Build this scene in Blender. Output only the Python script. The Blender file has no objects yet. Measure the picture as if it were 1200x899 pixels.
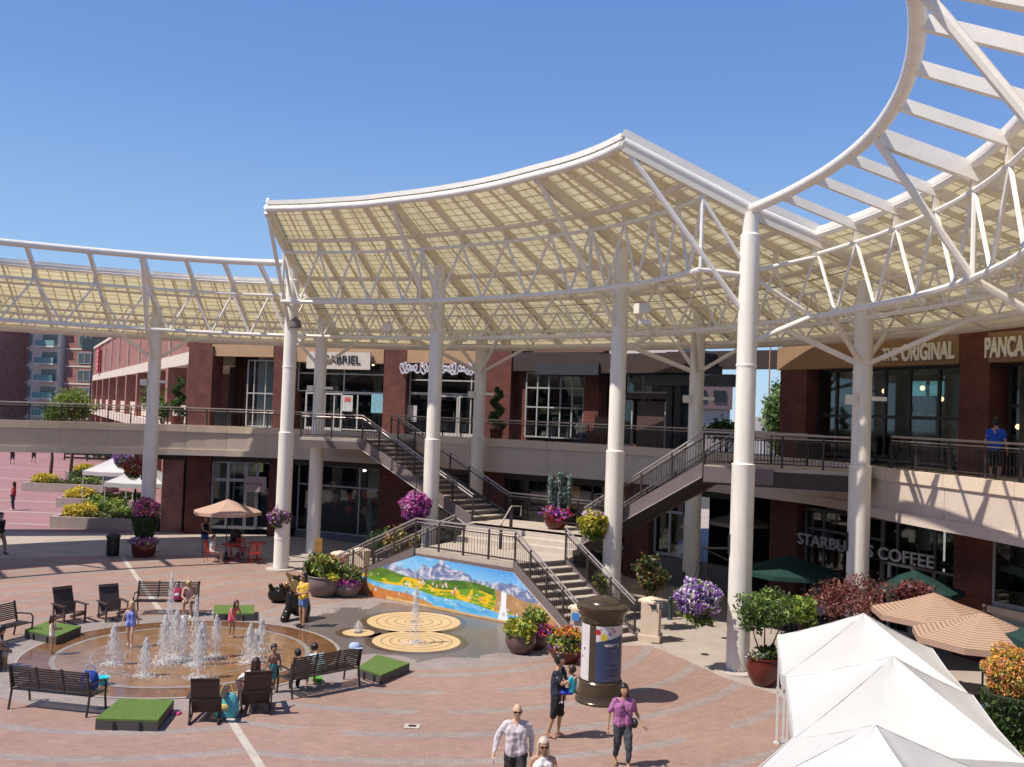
import bpy, bmesh, math, random
from mathutils import Vector, Matrix
rnd = random.Random(7)
R = math.radians
SC = bpy.context.scene
COL = SC.collection

# ---------------------------------------------------------------- camera
F_PX, HOR, CAM_H, ROLL = 1150.0, 482.0, 6.9, R(2.1)
PITCH = math.atan((HOR - 449.5) / F_PX)
FWD = Vector((0, math.cos(PITCH), math.sin(PITCH)))
_r0 = Vector((1, 0, 0)); _u0 = _r0.cross(FWD)
RIGHT = math.cos(ROLL) * _r0 + math.sin(ROLL) * _u0
UP = -math.sin(ROLL) * _r0 + math.cos(ROLL) * _u0
cam_d = bpy.data.cameras.new('camera'); cam = bpy.data.objects.new('camera', cam_d); COL.objects.link(cam)
cam_d.sensor_width = 36.0; cam_d.lens = 36.0 * F_PX / 1200.0; cam_d.clip_end = 3000
M = Matrix((RIGHT, UP, -FWD)).transposed().to_4x4(); M.translation = Vector((0, 0, CAM_H))
cam.matrix_world = M
SC.camera = cam

# ---------------------------------------------------------------- sun and sky
SHD = Vector((0.91, 0.41, 0)).normalized()          # direction shadows fall
SUN_EL = R(57)
sun_vec = (-SHD * math.cos(SUN_EL)) + Vector((0, 0, math.sin(SUN_EL)))
w = bpy.data.worlds.new("World"); SC.world = w; w.use_nodes = True
nt = w.node_tree; bg = nt.nodes['Background']
sky = nt.nodes.new('ShaderNodeTexSky'); sky.sky_type = 'NISHITA'; sky.sun_disc = False
sky.sun_elevation = SUN_EL; sky.sun_rotation = math.atan2(sun_vec.x, sun_vec.y)
sky.altitude = 100; sky.air_density = 1.0; sky.dust_density = 0.3; sky.ozone_density = 4.0
# clear summer sky: the Nishita sky with its horizon kept blue
wtc = nt.nodes.new('ShaderNodeTexCoord'); wsp = nt.nodes.new('ShaderNodeSeparateXYZ'); nt.links.new(wtc.outputs['Generated'], wsp.inputs[0])
wr = nt.nodes.new('ShaderNodeValToRGB'); nt.links.new(wsp.outputs[2], wr.inputs[0]); ce = wr.color_ramp.elements
ce[0].position = 0.0; ce[0].color = (.36, .56, .80, 1); ce[1].position = .62; ce[1].color = (.065, .16, .50, 1)
for ps, cc in ((.12, (.27, .46, .76, 1)), (.3, (.145, .29, .66, 1))): q_ = ce.new(ps); q_.color = cc
wm = nt.nodes.new('ShaderNodeVectorMath'); wm.operation = 'SCALE'; wm.inputs['Scale'].default_value = 1 / .11; nt.links.new(wr.outputs[0], wm.inputs[0])
wx = nt.nodes.new('ShaderNodeMix'); wx.data_type = 'RGBA'; wx.inputs[0].default_value = .7; nt.links.new(sky.outputs[0], wx.inputs[6]); nt.links.new(wm.outputs[0], wx.inputs[7])
nt.links.new(wx.outputs[2], bg.inputs[0]); bg.inputs[1].default_value = 0.11
sl = bpy.data.lights.new('sun', 'SUN'); sl.energy = 4.9; sl.angle = R(0.55); sl.color = (1.0, 0.915, 0.80)
so = bpy.data.objects.new('sun', sl); COL.objects.link(so); so.location = (-30, -20, 60)
so.rotation_euler = sun_vec.to_track_quat('Z', 'Y').to_euler()
SC.view_settings.view_transform = 'Standard'; SC.view_settings.look = 'None'
SC.view_settings.exposure = 0.25; SC.view_settings.gamma = 1.0

def ray(x, y):
    d = FWD * F_PX + RIGHT * (x - 600) + UP * (449.5 - y)
    return d / d.y
def atz(x, y, z=0.0):                                # pixel of the photo -> point at height z
    d = ray(x, y); return Vector((0, 0, CAM_H)) + d * ((z - CAM_H) / d.z)
def aty(x, y, Y):                                    # pixel of the photo -> point at distance Y
    return Vector((0, 0, CAM_H)) + ray(x, y) * Y

# ---------------------------------------------------------------- materials
MATS = {}
def mat(name, col, rough=0.6, metal=0.0, noise=0.12, scale=3.0, bump=0.0, spec=0.5, trans=0.0, alpha=1.0, emit=None, transl=0.0, zst=1.0):
    if name in MATS: return MATS[name]
    m = bpy.data.materials.new(name); m.use_nodes = True; t = m.node_tree; n = t.nodes; b = n['Principled BSDF']
    b.inputs['Roughness'].default_value = rough; b.inputs['Metallic'].default_value = metal
    b.inputs['Specular IOR Level'].default_value = spec; b.inputs['Transmission Weight'].default_value = trans
    b.inputs['Alpha'].default_value = alpha
    tc = n.new('ShaderNodeTexCoord'); nz = n.new('ShaderNodeTexNoise'); nz.inputs['Scale'].default_value = scale
    nz.inputs['Detail'].default_value = 6; nz.inputs['Roughness'].default_value = 0.65
    mp = n.new('ShaderNodeMapping'); mp.inputs['Scale'].default_value = (1, 1, zst); t.links.new(tc.outputs['Object'], mp.inputs[0]); t.links.new(mp.outputs[0], nz.inputs['Vector'])
    mr = n.new('ShaderNodeMapRange'); mr.inputs[1].default_value = 0.25; mr.inputs[2].default_value = 0.75
    mr.inputs[3].default_value = 1 - noise; mr.inputs[4].default_value = 1 + noise
    t.links.new(nz.outputs['Fac'], mr.inputs[0])
    mx = n.new('ShaderNodeVectorMath'); mx.operation = 'SCALE'; mx.inputs[0].default_value = col[:3]
    t.links.new(mr.outputs[0], mx.inputs['Scale']); t.links.new(mx.outputs[0], b.inputs['Base Color'])
    if bump:
        bp = n.new('ShaderNodeBump'); bp.inputs['Strength'].default_value = bump; bp.inputs['Distance'].default_value = 0.02
        n2 = n.new('ShaderNodeTexNoise'); n2.inputs['Scale'].default_value = scale * 8
        t.links.new(tc.outputs['Object'], n2.inputs['Vector']); t.links.new(n2.outputs['Fac'], bp.inputs['Height'])
        t.links.new(bp.outputs[0], b.inputs['Normal'])
    if emit: b.inputs['Emission Color'].default_value = (*col[:3], 1); b.inputs['Emission Strength'].default_value = emit
    if transl:
        tr = n.new('ShaderNodeBsdfTranslucent'); t.links.new(mx.outputs[0], tr.inputs[0])
        ms = n.new('ShaderNodeMixShader'); ms.inputs[0].default_value = transl
        t.links.new(b.outputs[0], ms.inputs[1]); t.links.new(tr.outputs[0], ms.inputs[2])
        t.links.new(ms.outputs[0], n['Material Output'].inputs[0])
    MATS[name] = m; return m

def brick_mat(name, c1, c2, mortar, bw=0.24, bh=0.08, ms=0.012):
    if name in MATS: return MATS[name]
    m = bpy.data.materials.new(name); m.use_nodes = True; t = m.node_tree; n = t.nodes; b = n['Principled BSDF']; L = t.links.new
    g = n.new('ShaderNodeNewGeometry')
    cr = n.new('ShaderNodeVectorMath'); cr.operation = 'CROSS_PRODUCT'; cr.inputs[1].default_value = (0, 0, 1)
    L(g.outputs['True Normal'], cr.inputs[0])
    nm = n.new('ShaderNodeVectorMath'); nm.operation = 'NORMALIZE'; L(cr.outputs[0], nm.inputs[0])
    dt = n.new('ShaderNodeVectorMath'); dt.operation = 'DOT_PRODUCT'; L(nm.outputs[0], dt.inputs[0]); L(g.outputs['Position'], dt.inputs[1])
    sp = n.new('ShaderNodeSeparateXYZ'); L(g.outputs['Position'], sp.inputs[0])
    cb = n.new('ShaderNodeCombineXYZ'); L(dt.outputs['Value'], cb.inputs[0]); L(sp.outputs[2], cb.inputs[1])
    bt = n.new('ShaderNodeTexBrick'); L(cb.outputs[0], bt.inputs['Vector'])
    bt.inputs['Scale'].default_value = 1; bt.inputs['Brick Width'].default_value = bw; bt.inputs['Row Height'].default_value = bh
    bt.inputs['Mortar Size'].default_value = ms; bt.inputs['Bias'].default_value = -0.2
    bt.inputs['Color1'].default_value = (*c1, 1); bt.inputs['Color2'].default_value = (*c2, 1); bt.inputs['Mortar'].default_value = (*mortar, 1)
    nz = n.new('ShaderNodeTexNoise'); nz.inputs['Scale'].default_value = 1.3; nz.inputs['Detail'].default_value = 5; L(g.outputs['Position'], nz.inputs['Vector'])
    mr = n.new('ShaderNodeMapRange'); mr.inputs[1].default_value = .3; mr.inputs[2].default_value = .7; mr.inputs[3].default_value = .75; mr.inputs[4].default_value = 1.2; L(nz.outputs['Fac'], mr.inputs[0])
    sc = n.new('ShaderNodeVectorMath'); sc.operation = 'SCALE'; L(bt.outputs['Color'], sc.inputs[0]); L(mr.outputs[0], sc.inputs['Scale'])
    L(sc.outputs[0], b.inputs['Base Color']); b.inputs['Roughness'].default_value = 0.85
    bp = n.new('ShaderNodeBump'); bp.inputs['Strength'].default_value = .4; bp.inputs['Distance'].default_value = .01; bp.invert = True
    L(bt.outputs['Fac'], bp.inputs['Height']); L(bp.outputs[0], b.inputs['Normal'])
    MATS[name] = m; return m

def glass_mat(name='shop_glass', tint=(0.8, 0.86, 0.85), refl=0.22):
    if name in MATS: return MATS[name]
    m = bpy.data.materials.new(name); m.use_nodes = True; t = m.node_tree; n = t.nodes; n.remove(n['Principled BSDF'])
    tr = n.new('ShaderNodeBsdfTransparent'); tr.inputs[0].default_value = (*tint, 1)
    gl = n.new('ShaderNodeBsdfGlossy'); gl.inputs['Roughness'].default_value = 0.03; gl.inputs[0].default_value = (.85, .92, .95, 1)
    lw = n.new('ShaderNodeLayerWeight'); lw.inputs[0].default_value = refl
    mr = n.new('ShaderNodeMapRange'); mr.inputs[3].default_value = 0.04; mr.inputs[4].default_value = 0.55
    ms = n.new('ShaderNodeMixShader'); L = t.links.new
    L(lw.outputs['Fresnel'], mr.inputs[0]); L(mr.outputs[0], ms.inputs[0]); L(tr.outputs[0], ms.inputs[1]); L(gl.outputs[0], ms.inputs[2])
    L(ms.outputs[0], n['Material Output'].inputs[0]); MATS[name] = m; return m

WHITE = mat('white_paint', (.80, .76, .69), .42, noise=.09, scale=2.2)
WHITE2 = mat('white_column_paint', (.81, .77, .69), .45, noise=.14, scale=3.5, zst=.12)
RAFT = mat('cream_steel_paint', (.74, .67, .56), .5, noise=.08)
BROWN = mat('dark_bronze_metal', (.055, .042, .042), .42, .3, noise=.15)
BROWNL = mat('brown_painted_steel', (.16, .125, .125), .5, noise=.12)
RAILM = mat('brushed_rail_metal', (.42, .37, .35), .3, .55, noise=.1, scale=8)
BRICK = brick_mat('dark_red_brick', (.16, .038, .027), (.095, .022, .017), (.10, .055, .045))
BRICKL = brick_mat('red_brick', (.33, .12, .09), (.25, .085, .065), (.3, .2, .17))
TAN = mat('tan_stucco', (.42, .27, .155), .85, noise=.08, bump=.2)
BEIGE = mat('beige_precast', (.58, .49, .42), .8, noise=.08, bump=.15, scale=1.5)
BEIGE2 = mat('beige_precast_cap', (.66, .54, .43), .8, noise=.08, bump=.15, scale=1.5)
STONE = mat('cream_cast_stone', (.62, .50, .38), .8, noise=.1, bump=.2)
CONC = mat('concrete', (.44, .385, .34), .85, noise=.14, bump=.2, scale=.7)
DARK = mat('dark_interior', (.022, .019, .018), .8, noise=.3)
BLACK = mat('black_metal', (.018, .017, .018), .45, noise=.2)
GREYM = mat('grey_metal', (.3, .3, .31), .4, .6)
GLASS = glass_mat()
ROOFM = mat('roof_membrane', (.3, .28, .26), .9)

# ---------------------------------------------------------------- mesh builder
WO = {}
class MB:
    def __init__(s): s.v = []; s.f = []; s.m = []
    def add(s, vs, fs, m=0):
        o = len(s.v); s.v += [Vector(p) for p in vs]
        for f in fs: s.f.append([i + o for i in f]); s.m.append(m)
        return s
    def box(s, c, d, rz=0, m=0, bev=0):
        cx, cy, cz = c; a, b, h = d[0] / 2, d[1] / 2, d[2] / 2; co, si = math.cos(rz), math.sin(rz)
        P = []
        for z in (-h, h):
            for x, y in ((-a, -b), (a, -b), (a, b), (-a, b)): P.append((cx + x * co - y * si, cy + x * si + y * co, cz + z))
        return s.add(P, [(3, 2, 1, 0), (4, 5, 6, 7), (0, 1, 5, 4), (1, 2, 6, 5), (2, 3, 7, 6), (3, 0, 4, 7)], m)
    def beam(s, p, q, w, h, m=0, up=(0, 0, 1)):
        p, q = Vector(p), Vector(q); d = (q - p).normalized(); u = Vector(up)
        r = d.cross(u)
        if r.length < 1e-4: r = d.cross(Vector((1, 0, 0)))
        r.normalize(); u = r.cross(d); P = []
        for e in (p, q):
            for x, y in ((-1, -1), (1, -1), (1, 1), (-1, 1)): P.append(e + r * x * w / 2 + u * y * h / 2)
        return s.add(P, [(3, 2, 1, 0), (4, 5, 6, 7), (0, 1, 5, 4), (1, 2, 6, 5), (2, 3, 7, 6), (3, 0, 4, 7)], m)
    def tube(s, p, q, r0, r1=None, n=8, m=0):
        return s.path([p, q], [r0, r0 if r1 is None else r1], n, m)
    def path(s, pts, r, n=8, m=0, cap=True):
        pts = [Vector(p) for p in pts]; k = len(pts); rs = r if isinstance(r, (list, tuple)) else [r] * k
        o = len(s.v); ref = None
        for i, p in enumerate(pts):
            d = (pts[min(i + 1, k - 1)] - pts[max(i - 1, 0)]).normalized()
            if ref is None: ref = Vector((0, 0, 1)) if abs(d.z) < .9 else Vector((1, 0, 0))
            a = d.cross(ref)
            if a.length < 1e-3: a = d.cross(Vector((0, 1, 0)))
            a.normalize(); b = a.cross(d).normalized(); ref = b if abs(d.z) > .9 else ref
            for j in range(n):
                t = 2 * math.pi * j / n; s.v.append(p + (a * math.cos(t) + b * math.sin(t)) * rs[i])
        for i in range(k - 1):
            for j in range(n):
                j2 = (j + 1) % n; s.f.append([o + i * n + j, o + i * n + j2, o + (i + 1) * n + j2, o + (i + 1) * n + j]); s.m.append(m)
        if cap:
            s.f.append([o + j for j in range(n)][::-1]); s.m.append(m)
            s.f.append([o + (k - 1) * n + j for j in range(n)]); s.m.append(m)
        return s
    def lathe(s, prof, c=(0, 0, 0), n=24, m=0, sx=1, sy=1, a0=0, a1=2 * math.pi):
        full = abs(a1 - a0 - 2 * math.pi) < 1e-6; o = len(s.v); k = n if full else n + 1
        for r, z in prof:
            for j in range(k):
                t = a0 + (a1 - a0) * j / n; s.v.append(Vector((c[0] + r * sx * math.cos(t), c[1] + r * sy * math.sin(t), c[2] + z)))
        for i in range(len(prof) - 1):
            for j in range(n):
                j2 = (j + 1) % k; s.f.append([o + i * k + j, o + i * k + j2, o + (i + 1) * k + j2, o + (i + 1) * k + j]); s.m.append(m)
        return s
    def prism(s, poly, z0, z1, m=0):
        n = len(poly); P = [(p[0], p[1], z0) for p in poly] + [(p[0], p[1], z1) for p in poly]
        F = [tuple(range(n))[::-1], tuple(range(n, 2 * n))] + [(i, (i + 1) % n, n + (i + 1) % n, n + i) for i in range(n)]
        return s.add(P, F, m)
    def ell(s, c, r, n=10, k=7, m=0, rot=None):
        if not isinstance(r, (tuple, list)): r = (r, r, r)
        o = len(s.v); P = []
        for i in range(k + 1):
            ph = math.pi * i / k
            for j in range(n):
                t = 2 * math.pi * j / n; p = Vector((r[0] * math.sin(ph) * math.cos(t), r[1] * math.sin(ph) * math.sin(t), r[2] * math.cos(ph)))
                if rot: p = rot @ p
                P.append(p + Vector(c))
        F = [(i * n + j, (i + 1) * n + j, (i + 1) * n + (j + 1) % n, i * n + (j + 1) % n) for i in range(k) for j in range(n)]
        return s.add(P, F, m)
    def caps(s, a, b, ra, rb, n=10, m=0):           # tapered capsule
        a, b = Vector(a), Vector(b); d = (b - a)
        if d.length < 1e-5: d = Vector((0, 0, 1e-3)); b = a + d
        d.normalize(); pts = []; rs = []
        for t in (90, 60, 30, 0): pts.append(a - d * ra * math.sin(R(t))); rs.append(max(ra * math.cos(R(t)), ra * .02))
        for t in (0, 30, 60, 90): pts.append(b + d * rb * math.sin(R(t))); rs.append(max(rb * math.cos(R(t)), rb * .02))
        return s.path(pts, rs, n, m)
    def sweep(s, line, prof, m=0, closed=True):      # profile (outward offset, z) along plan polyline
        L = [Vector((p[0], p[1], 0)) for p in line]; k = len(L); o = len(s.v); n = len(prof)
        for i in range(k):
            d = (L[min(i + 1, k - 1)] - L[max(i - 1, 0)]).normalized(); nn = Vector((d.y, -d.x, 0))
            for off, z in prof: s.v.append(L[i] + nn * off + Vector((0, 0, z)))
        for i in range(k - 1):
            for j in range(n if closed else n - 1):
                j2 = (j + 1) % n; s.f.append([o + i * n + j, o + i * n + j2, o + (i + 1) * n + j2, o + (i + 1) * n + j]); s.m.append(m)
        if closed:
            s.f.append([o + j for j in range(n)]); s.m.append(m); s.f.append([o + (k - 1) * n + j for j in range(n)][::-1]); s.m.append(m)
        return s
    def leaves(s, c, r, n, size, ms=(0,), seed=0, shell=.35, clump=0, up=.0, flat=1.0):
        g = random.Random(seed); cl = []
        for _ in range(clump):
            d = Vector((g.gauss(0, 1), g.gauss(0, 1), g.gauss(0, 1))).normalized() * (g.random() ** .4)
            cl.append(d * .72)
        for _ in range(n):
            if cl:
                q = g.choice(cl); p = q + Vector((g.gauss(0, 1), g.gauss(0, 1), g.gauss(0, 1))) * .17
            else:
                d = Vector((g.gauss(0, 1), g.gauss(0, 1), g.gauss(0, 1))).normalized(); p = d * (shell + (1 - shell) * g.random() ** .5) * (1 + .14 * math.sin(4.3 * d.x + seed) * math.sin(5.1 * d.y + seed * 2) + .10 * math.sin(7.3 * d.z + 3 * d.x + seed))
            P = Vector((c[0] + p.x * r[0], c[1] + p.y * r[1], c[2] + p.z * r[2]))
            a = Vector((g.gauss(0, 1), g.gauss(0, 1), g.gauss(0, 1) * flat + up)).normalized()
            b = a.cross(Vector((g.gauss(0, 1), g.gauss(0, 1), g.gauss(0, 1)))).normalized()
            z = size * (.6 + .8 * g.random())
            s.add([P - a * z, P + b * z * .45, P + a * z, P - b * z * .45 + a * z * .1], [(0, 1, 2, 3)], g.choice(ms))
        return s
    def build(s, name, mats, parent=None, smooth=False, origin=None, ang=40):
        if not isinstance(mats, (list, tuple)): mats = [mats]
        if parent is not None: o0 = WO[parent.name]
        else: o0 = Vector(origin) if origin is not None else Vector((0, 0, 0))
        me = bpy.data.meshes.new(name); me.from_pydata([tuple(p - o0) for p in s.v], [], s.f)
        for mm in mats: me.materials.append(mm)
        me.polygons.foreach_set('material_index', s.m)
        bm = bmesh.new(); bm.from_mesh(me); bmesh.ops.recalc_face_normals(bm, faces=bm.faces); bm.to_mesh(me); bm.free()
        if smooth:
            me.polygons.foreach_set('use_smooth', [True] * len(me.polygons)); me.set_sharp_from_angle(angle=R(ang))
        me.update(); ob = bpy.data.objects.new(name, me); COL.objects.link(ob)
        if parent is not None: ob.parent = parent; WO[ob.name] = o0
        else: ob.location = o0; WO[ob.name] = o0
        return ob
def tag(o, label=None, cat=None, group=None, kind=None):
    if label: o['label'] = label
    if cat: o['category'] = cat
    if group: o['group'] = group
    if kind: o['kind'] = kind
    return o
def thing(name, label, cat, loc=(0, 0, 0), group=None):
    o = bpy.data.objects.new(name, None); o.empty_display_size = .2; COL.objects.link(o); o.location = loc; WO[o.name] = Vector(loc)
    return tag(o, label, cat, group)
def struct(o): o['kind'] = 'structure'; return o
def copy_tree(o, parent=None):
    c = o.copy(); COL.objects.link(c); c.parent = parent
    if o.name in WO: WO[c.name] = WO[o.name]
    for ch in list(o.children): copy_tree(ch, c)
    return c
def place(proto, first, loc, rz=0, label=None, group=None, scale=None):
    o = proto if first else copy_tree(proto)
    o.location = loc; o.rotation_euler = (0, 0, rz)
    if scale: o.scale = (scale,) * 3
    if label: o['label'] = label
    if group: o['group'] = group
    return o
def text(s, size, m, parent, P, along, name='lettering', ext=.03, bold=0, align='LEFT', sx=1.0, shear=0, W=None):
    cu = bpy.data.curves.new('t', 'FONT'); cu.body = s; cu.size = size; cu.extrude = ext; cu.offset = bold; cu.align_x = align; cu.shear = shear
    to = bpy.data.objects.new('t', cu); COL.objects.link(to); bpy.context.view_layer.update()
    me = bpy.data.meshes.new_from_object(to.evaluated_get(bpy.context.evaluated_depsgraph_get()))
    bpy.data.objects.remove(to); al = Vector(along).normalized(); up = Vector((0, 0, 1)); no = al.cross(up)
    if W: xs = [v.co.x for v in me.vertices]; sx = W / (max(xs) - min(xs))
    mt = Matrix((al * sx, up, no)).transposed().to_4x4(); mt.translation = Vector(P) - WO[parent.name]
    me.transform(mt); me.materials.clear(); me.materials.append(m)
    ob = bpy.data.objects.new(name, me); COL.objects.link(ob); ob.parent = parent; WO[ob.name] = WO[parent.name]
    return ob
def cat_rom(pts, t):
    n = len(pts) - 1; t = max(0, min(n - 1e-6, t)); i = int(t); u = t - i
    p = [Vector(pts[max(0, min(n, i + k))]) for k in (-1, 0, 1, 2)]
    if i == 0: p[0] = 2 * p[1] - p[2]
    if i + 2 > n: p[3] = 2 * p[2] - p[1]
    return .5 * ((2 * p[1]) + (p[2] - p[0]) * u + (2 * p[0] - 5 * p[1] + 4 * p[2] - p[3]) * u * u + (3 * p[1] - p[0] - 3 * p[2] + p[3]) * u ** 3)

# ---------------------------------------------------------------- ground
PF = Vector((-8.6, 26.8, 0)); PP = Vector((-2.5, 31.0, 0))     # centre of the fountain, centre of the splash pads
def paving_mat():
    m = bpy.data.materials.new('brick_paving'); m.use_nodes = True; t = m.node_tree; n = t.nodes; b = n['Principled BSDF']; L = t.links.new
    g = n.new('ShaderNodeNewGeometry')
    def mth(op, a, b_=None, c_=None):
        q = n.new('ShaderNodeMath'); q.operation = op
        for i, x in enumerate((a, b_, c_)):
            if x is None: continue
            if isinstance(x, (int, float)): q.inputs[i].default_value = x
            else: L(x, q.inputs[i])
        return q.outputs[0]
    def polar(c):
        sb = n.new('ShaderNodeVectorMath'); sb.operation = 'SUBTRACT'; L(g.outputs['Position'], sb.inputs[0]); sb.inputs[1].default_value = c
        sp = n.new('ShaderNodeSeparateXYZ'); L(sb.outputs[0], sp.inputs[0])
        r = mth('SQRT', mth('ADD', mth('MULTIPLY', sp.outputs[0], sp.outputs[0]), mth('MULTIPLY', sp.outputs[1], sp.outputs[1])))
        a = mth('ARCTAN2', sp.outputs[1], sp.outputs[0]); return r, a
    rf, af = polar(PF); rp, ap = polar(PP)
    sp = n.new('ShaderNodeSeparateXYZ'); L(g.outputs['Position'], sp.inputs[0])
    # which side of the white strip (from (-16.5,42.8) to (-4.5,18.8))
    side = mth('GREATER_THAN', mth('ADD', mth('MULTIPLY', sp.outputs[0], 24.0), mth('MULTIPLY', mth('SUBTRACT', sp.outputs[1], 42.8), 12.0)), -16.5 * 24.0)
    def mixv(f, a, b_): return mth('ADD', mth('MULTIPLY', f, b_), mth('MULTIPLY', mth('SUBTRACT', 1.0, f), a))
    r = mixv(side, rf, rp); a = mixv(side, af, ap)
    ph = mth('FRACT', mth('DIVIDE', mth('SUBTRACT', r, mixv(side, 4.85, 5.3)), mixv(side, 1.5, 1.56)))
    band = mth('LESS_THAN', ph, 0.2)
    near = mth('LESS_THAN', rf, 5.15)
    nearp = mth('LESS_THAN', rp, 4.9)
    low = n.new('ShaderNodeTexNoise'); low.inputs['Scale'].default_value = .35; low.inputs['Detail'].default_value = 3; L(g.outputs['Position'], low.inputs['Vector'])
    gate = mth('GREATER_THAN', low.outputs['Fac'], .38)
    band = mth('MULTIPLY', band, gate)
    grey = mth('MINIMUM', mth('ADD', mth('ADD', band, near), nearp), 1.0)
    cb = n.new('ShaderNodeCombineXYZ'); L(mth('MULTIPLY', a, mth('ADD', mth('FLOOR', mth('MULTIPLY', r, .5)), 1.5)), cb.inputs[0])
    cb2 = n.new('ShaderNodeCombineXYZ'); L(mth('MULTIPLY', mth('MULTIPLY', a, 2.0), mth('ADD', mth('FLOOR', mth('MULTIPLY', r, .5)), 0.5)), cb2.inputs[0]); L(r, cb2.inputs[1])
    bt = n.new('ShaderNodeTexBrick'); L(cb2.outputs[0], bt.inputs['Vector']); bt.inputs['Scale'].default_value = 1
    bt.inputs['Brick Width'].default_value = .21; bt.inputs['Row Height'].default_value = .105; bt.inputs['Mortar Size'].default_value = .009; bt.inputs['Bias'].default_value = 0
    bt.inputs['Color1'].default_value = (.325, .208, .165, 1); bt.inputs['Color2'].default_value = (.275, .172, .138, 1); bt.inputs['Mortar'].default_value = (.235, .17, .142, 1)
    bg_ = n.new('ShaderNodeTexBrick'); L(cb2.outputs[0], bg_.inputs['Vector']); bg_.inputs['Scale'].default_value = 1
    bg_.inputs['Brick Width'].default_value = .21; bg_.inputs['Row Height'].default_value = .105; bg_.inputs['Mortar Size'].default_value = .009
    bg_.inputs['Color1'].default_value = (.30, .265, .25, 1); bg_.inputs['Color2'].default_value = (.24, .21, .20, 1); bg_.inputs['Mortar'].default_value = (.2, .17, .16, 1)
    mx = n.new('ShaderNodeMix'); mx.data_type = 'RGBA'; L(mth('MULTIPLY', grey, .8), mx.inputs[0]); L(bt.outputs[0], mx.inputs[6]); L(bg_.outputs[0], mx.inputs[7])
    nz = n.new('ShaderNodeTexNoise'); nz.inputs['Scale'].default_value = 1.7; nz.inputs['Detail'].default_value = 10; nz.inputs['Roughness'].default_value = .8; L(g.outputs['Position'], nz.inputs['Vector'])
    mr = n.new('ShaderNodeMapRange'); mr.inputs[1].default_value = .3; mr.inputs[2].default_value = .7; mr.inputs[3].default_value = .88; mr.inputs[4].default_value = 1.12; L(nz.outputs['Fac'], mr.inputs[0])
    sc = n.new('ShaderNodeVectorMath'); sc.operation = 'SCALE'; L(mx.outputs[2], sc.inputs[0]); L(mr.outputs[0], sc.inputs['Scale'])
    # dark wet stains round the pads
    wet = n.new('ShaderNodeTexNoise'); wet.inputs['Scale'].default_value = .8; wet.inputs['Detail'].default_value = 3; L(g.outputs['Position'], wet.inputs['Vector'])
    wv = mth('GREATER_THAN', mth('SUBTRACT', mth('MULTIPLY', wet.outputs['Fac'], 3.0), mth('ABSOLUTE', mth('SUBTRACT', rp, 1.2))), -1.05)
    wv = mth('MULTIPLY', wv, mth('LESS_THAN', rp, 4.3))
    vo = n.new('ShaderNodeTexVoronoi'); vo.inputs['Scale'].default_value = 1.6; L(g.outputs['Position'], vo.inputs['Vector'])
    gum = mth('LESS_THAN', vo.outputs['Distance'], .05)
    st = n.new('ShaderNodeTexNoise'); st.inputs['Scale'].default_value = .22; st.inputs['Detail'].default_value = 5; L(g.outputs['Position'], st.inputs['Vector'])
    stn = mth('MULTIPLY', mth('SUBTRACT', st.outputs['Fac'], .5), .5)
    fac = mth('SUBTRACT', mth('SUBTRACT', mth('SUBTRACT', 1.0, mth('MULTIPLY', wv, .45)), mth('MULTIPLY', gum, .22)), stn)
    sc2 = n.new('ShaderNodeVectorMath'); sc2.operation = 'SCALE'; L(sc.outputs[0], sc2.inputs[0]); L(fac, sc2.inputs['Scale'])
    L(sc2.outputs[0], b.inputs['Base Color']); L(mth('SUBTRACT', .8, mth('MULTIPLY', wv, .5)), b.inputs['Roughness'])
    return m
def concrete_mat():
    m = bpy.data.materials.new('concrete_slabs'); m.use_nodes = True; t = m.node_tree; n = t.nodes; b = n['Principled BSDF']; L = t.links.new
    g = n.new('ShaderNodeNewGeometry'); bt = n.new('ShaderNodeTexBrick'); L(g.outputs['Position'], bt.inputs['Vector'])
    bt.offset = 0; bt.inputs['Scale'].default_value = 1; bt.inputs['Brick Width'].default_value = 2.4; bt.inputs['Row Height'].default_value = 2.4; bt.inputs['Mortar Size'].default_value = .012
    bt.inputs['Color1'].default_value = (.38, .325, .28, 1); bt.inputs['Color2'].default_value = (.35, .30, .26, 1); bt.inputs['Mortar'].default_value = (.25, .21, .19, 1)
    nz = n.new('ShaderNodeTexNoise'); nz.inputs['Scale'].default_value = .8; nz.inputs['Detail'].default_value = 8; nz.inputs['Roughness'].default_value = .7; L(g.outputs['Position'], nz.inputs['Vector'])
    mr = n.new('ShaderNodeMapRange'); mr.inputs[1].default_value = .3; mr.inputs[2].default_value = .7; mr.inputs[3].default_value = .85; mr.inputs[4].default_value = 1.12; L(nz.outputs['Fac'], mr.inputs[0])
    sc = n.new('ShaderNodeVectorMath'); sc.operation = 'SCALE'; L(bt.outputs[0], sc.inputs[0]); L(mr.outputs[0], sc.inputs['Scale'])
    L(sc.outputs[0], b.inputs['Base Color']); b.inputs['Roughness'].default_value = .85
    return m
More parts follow.
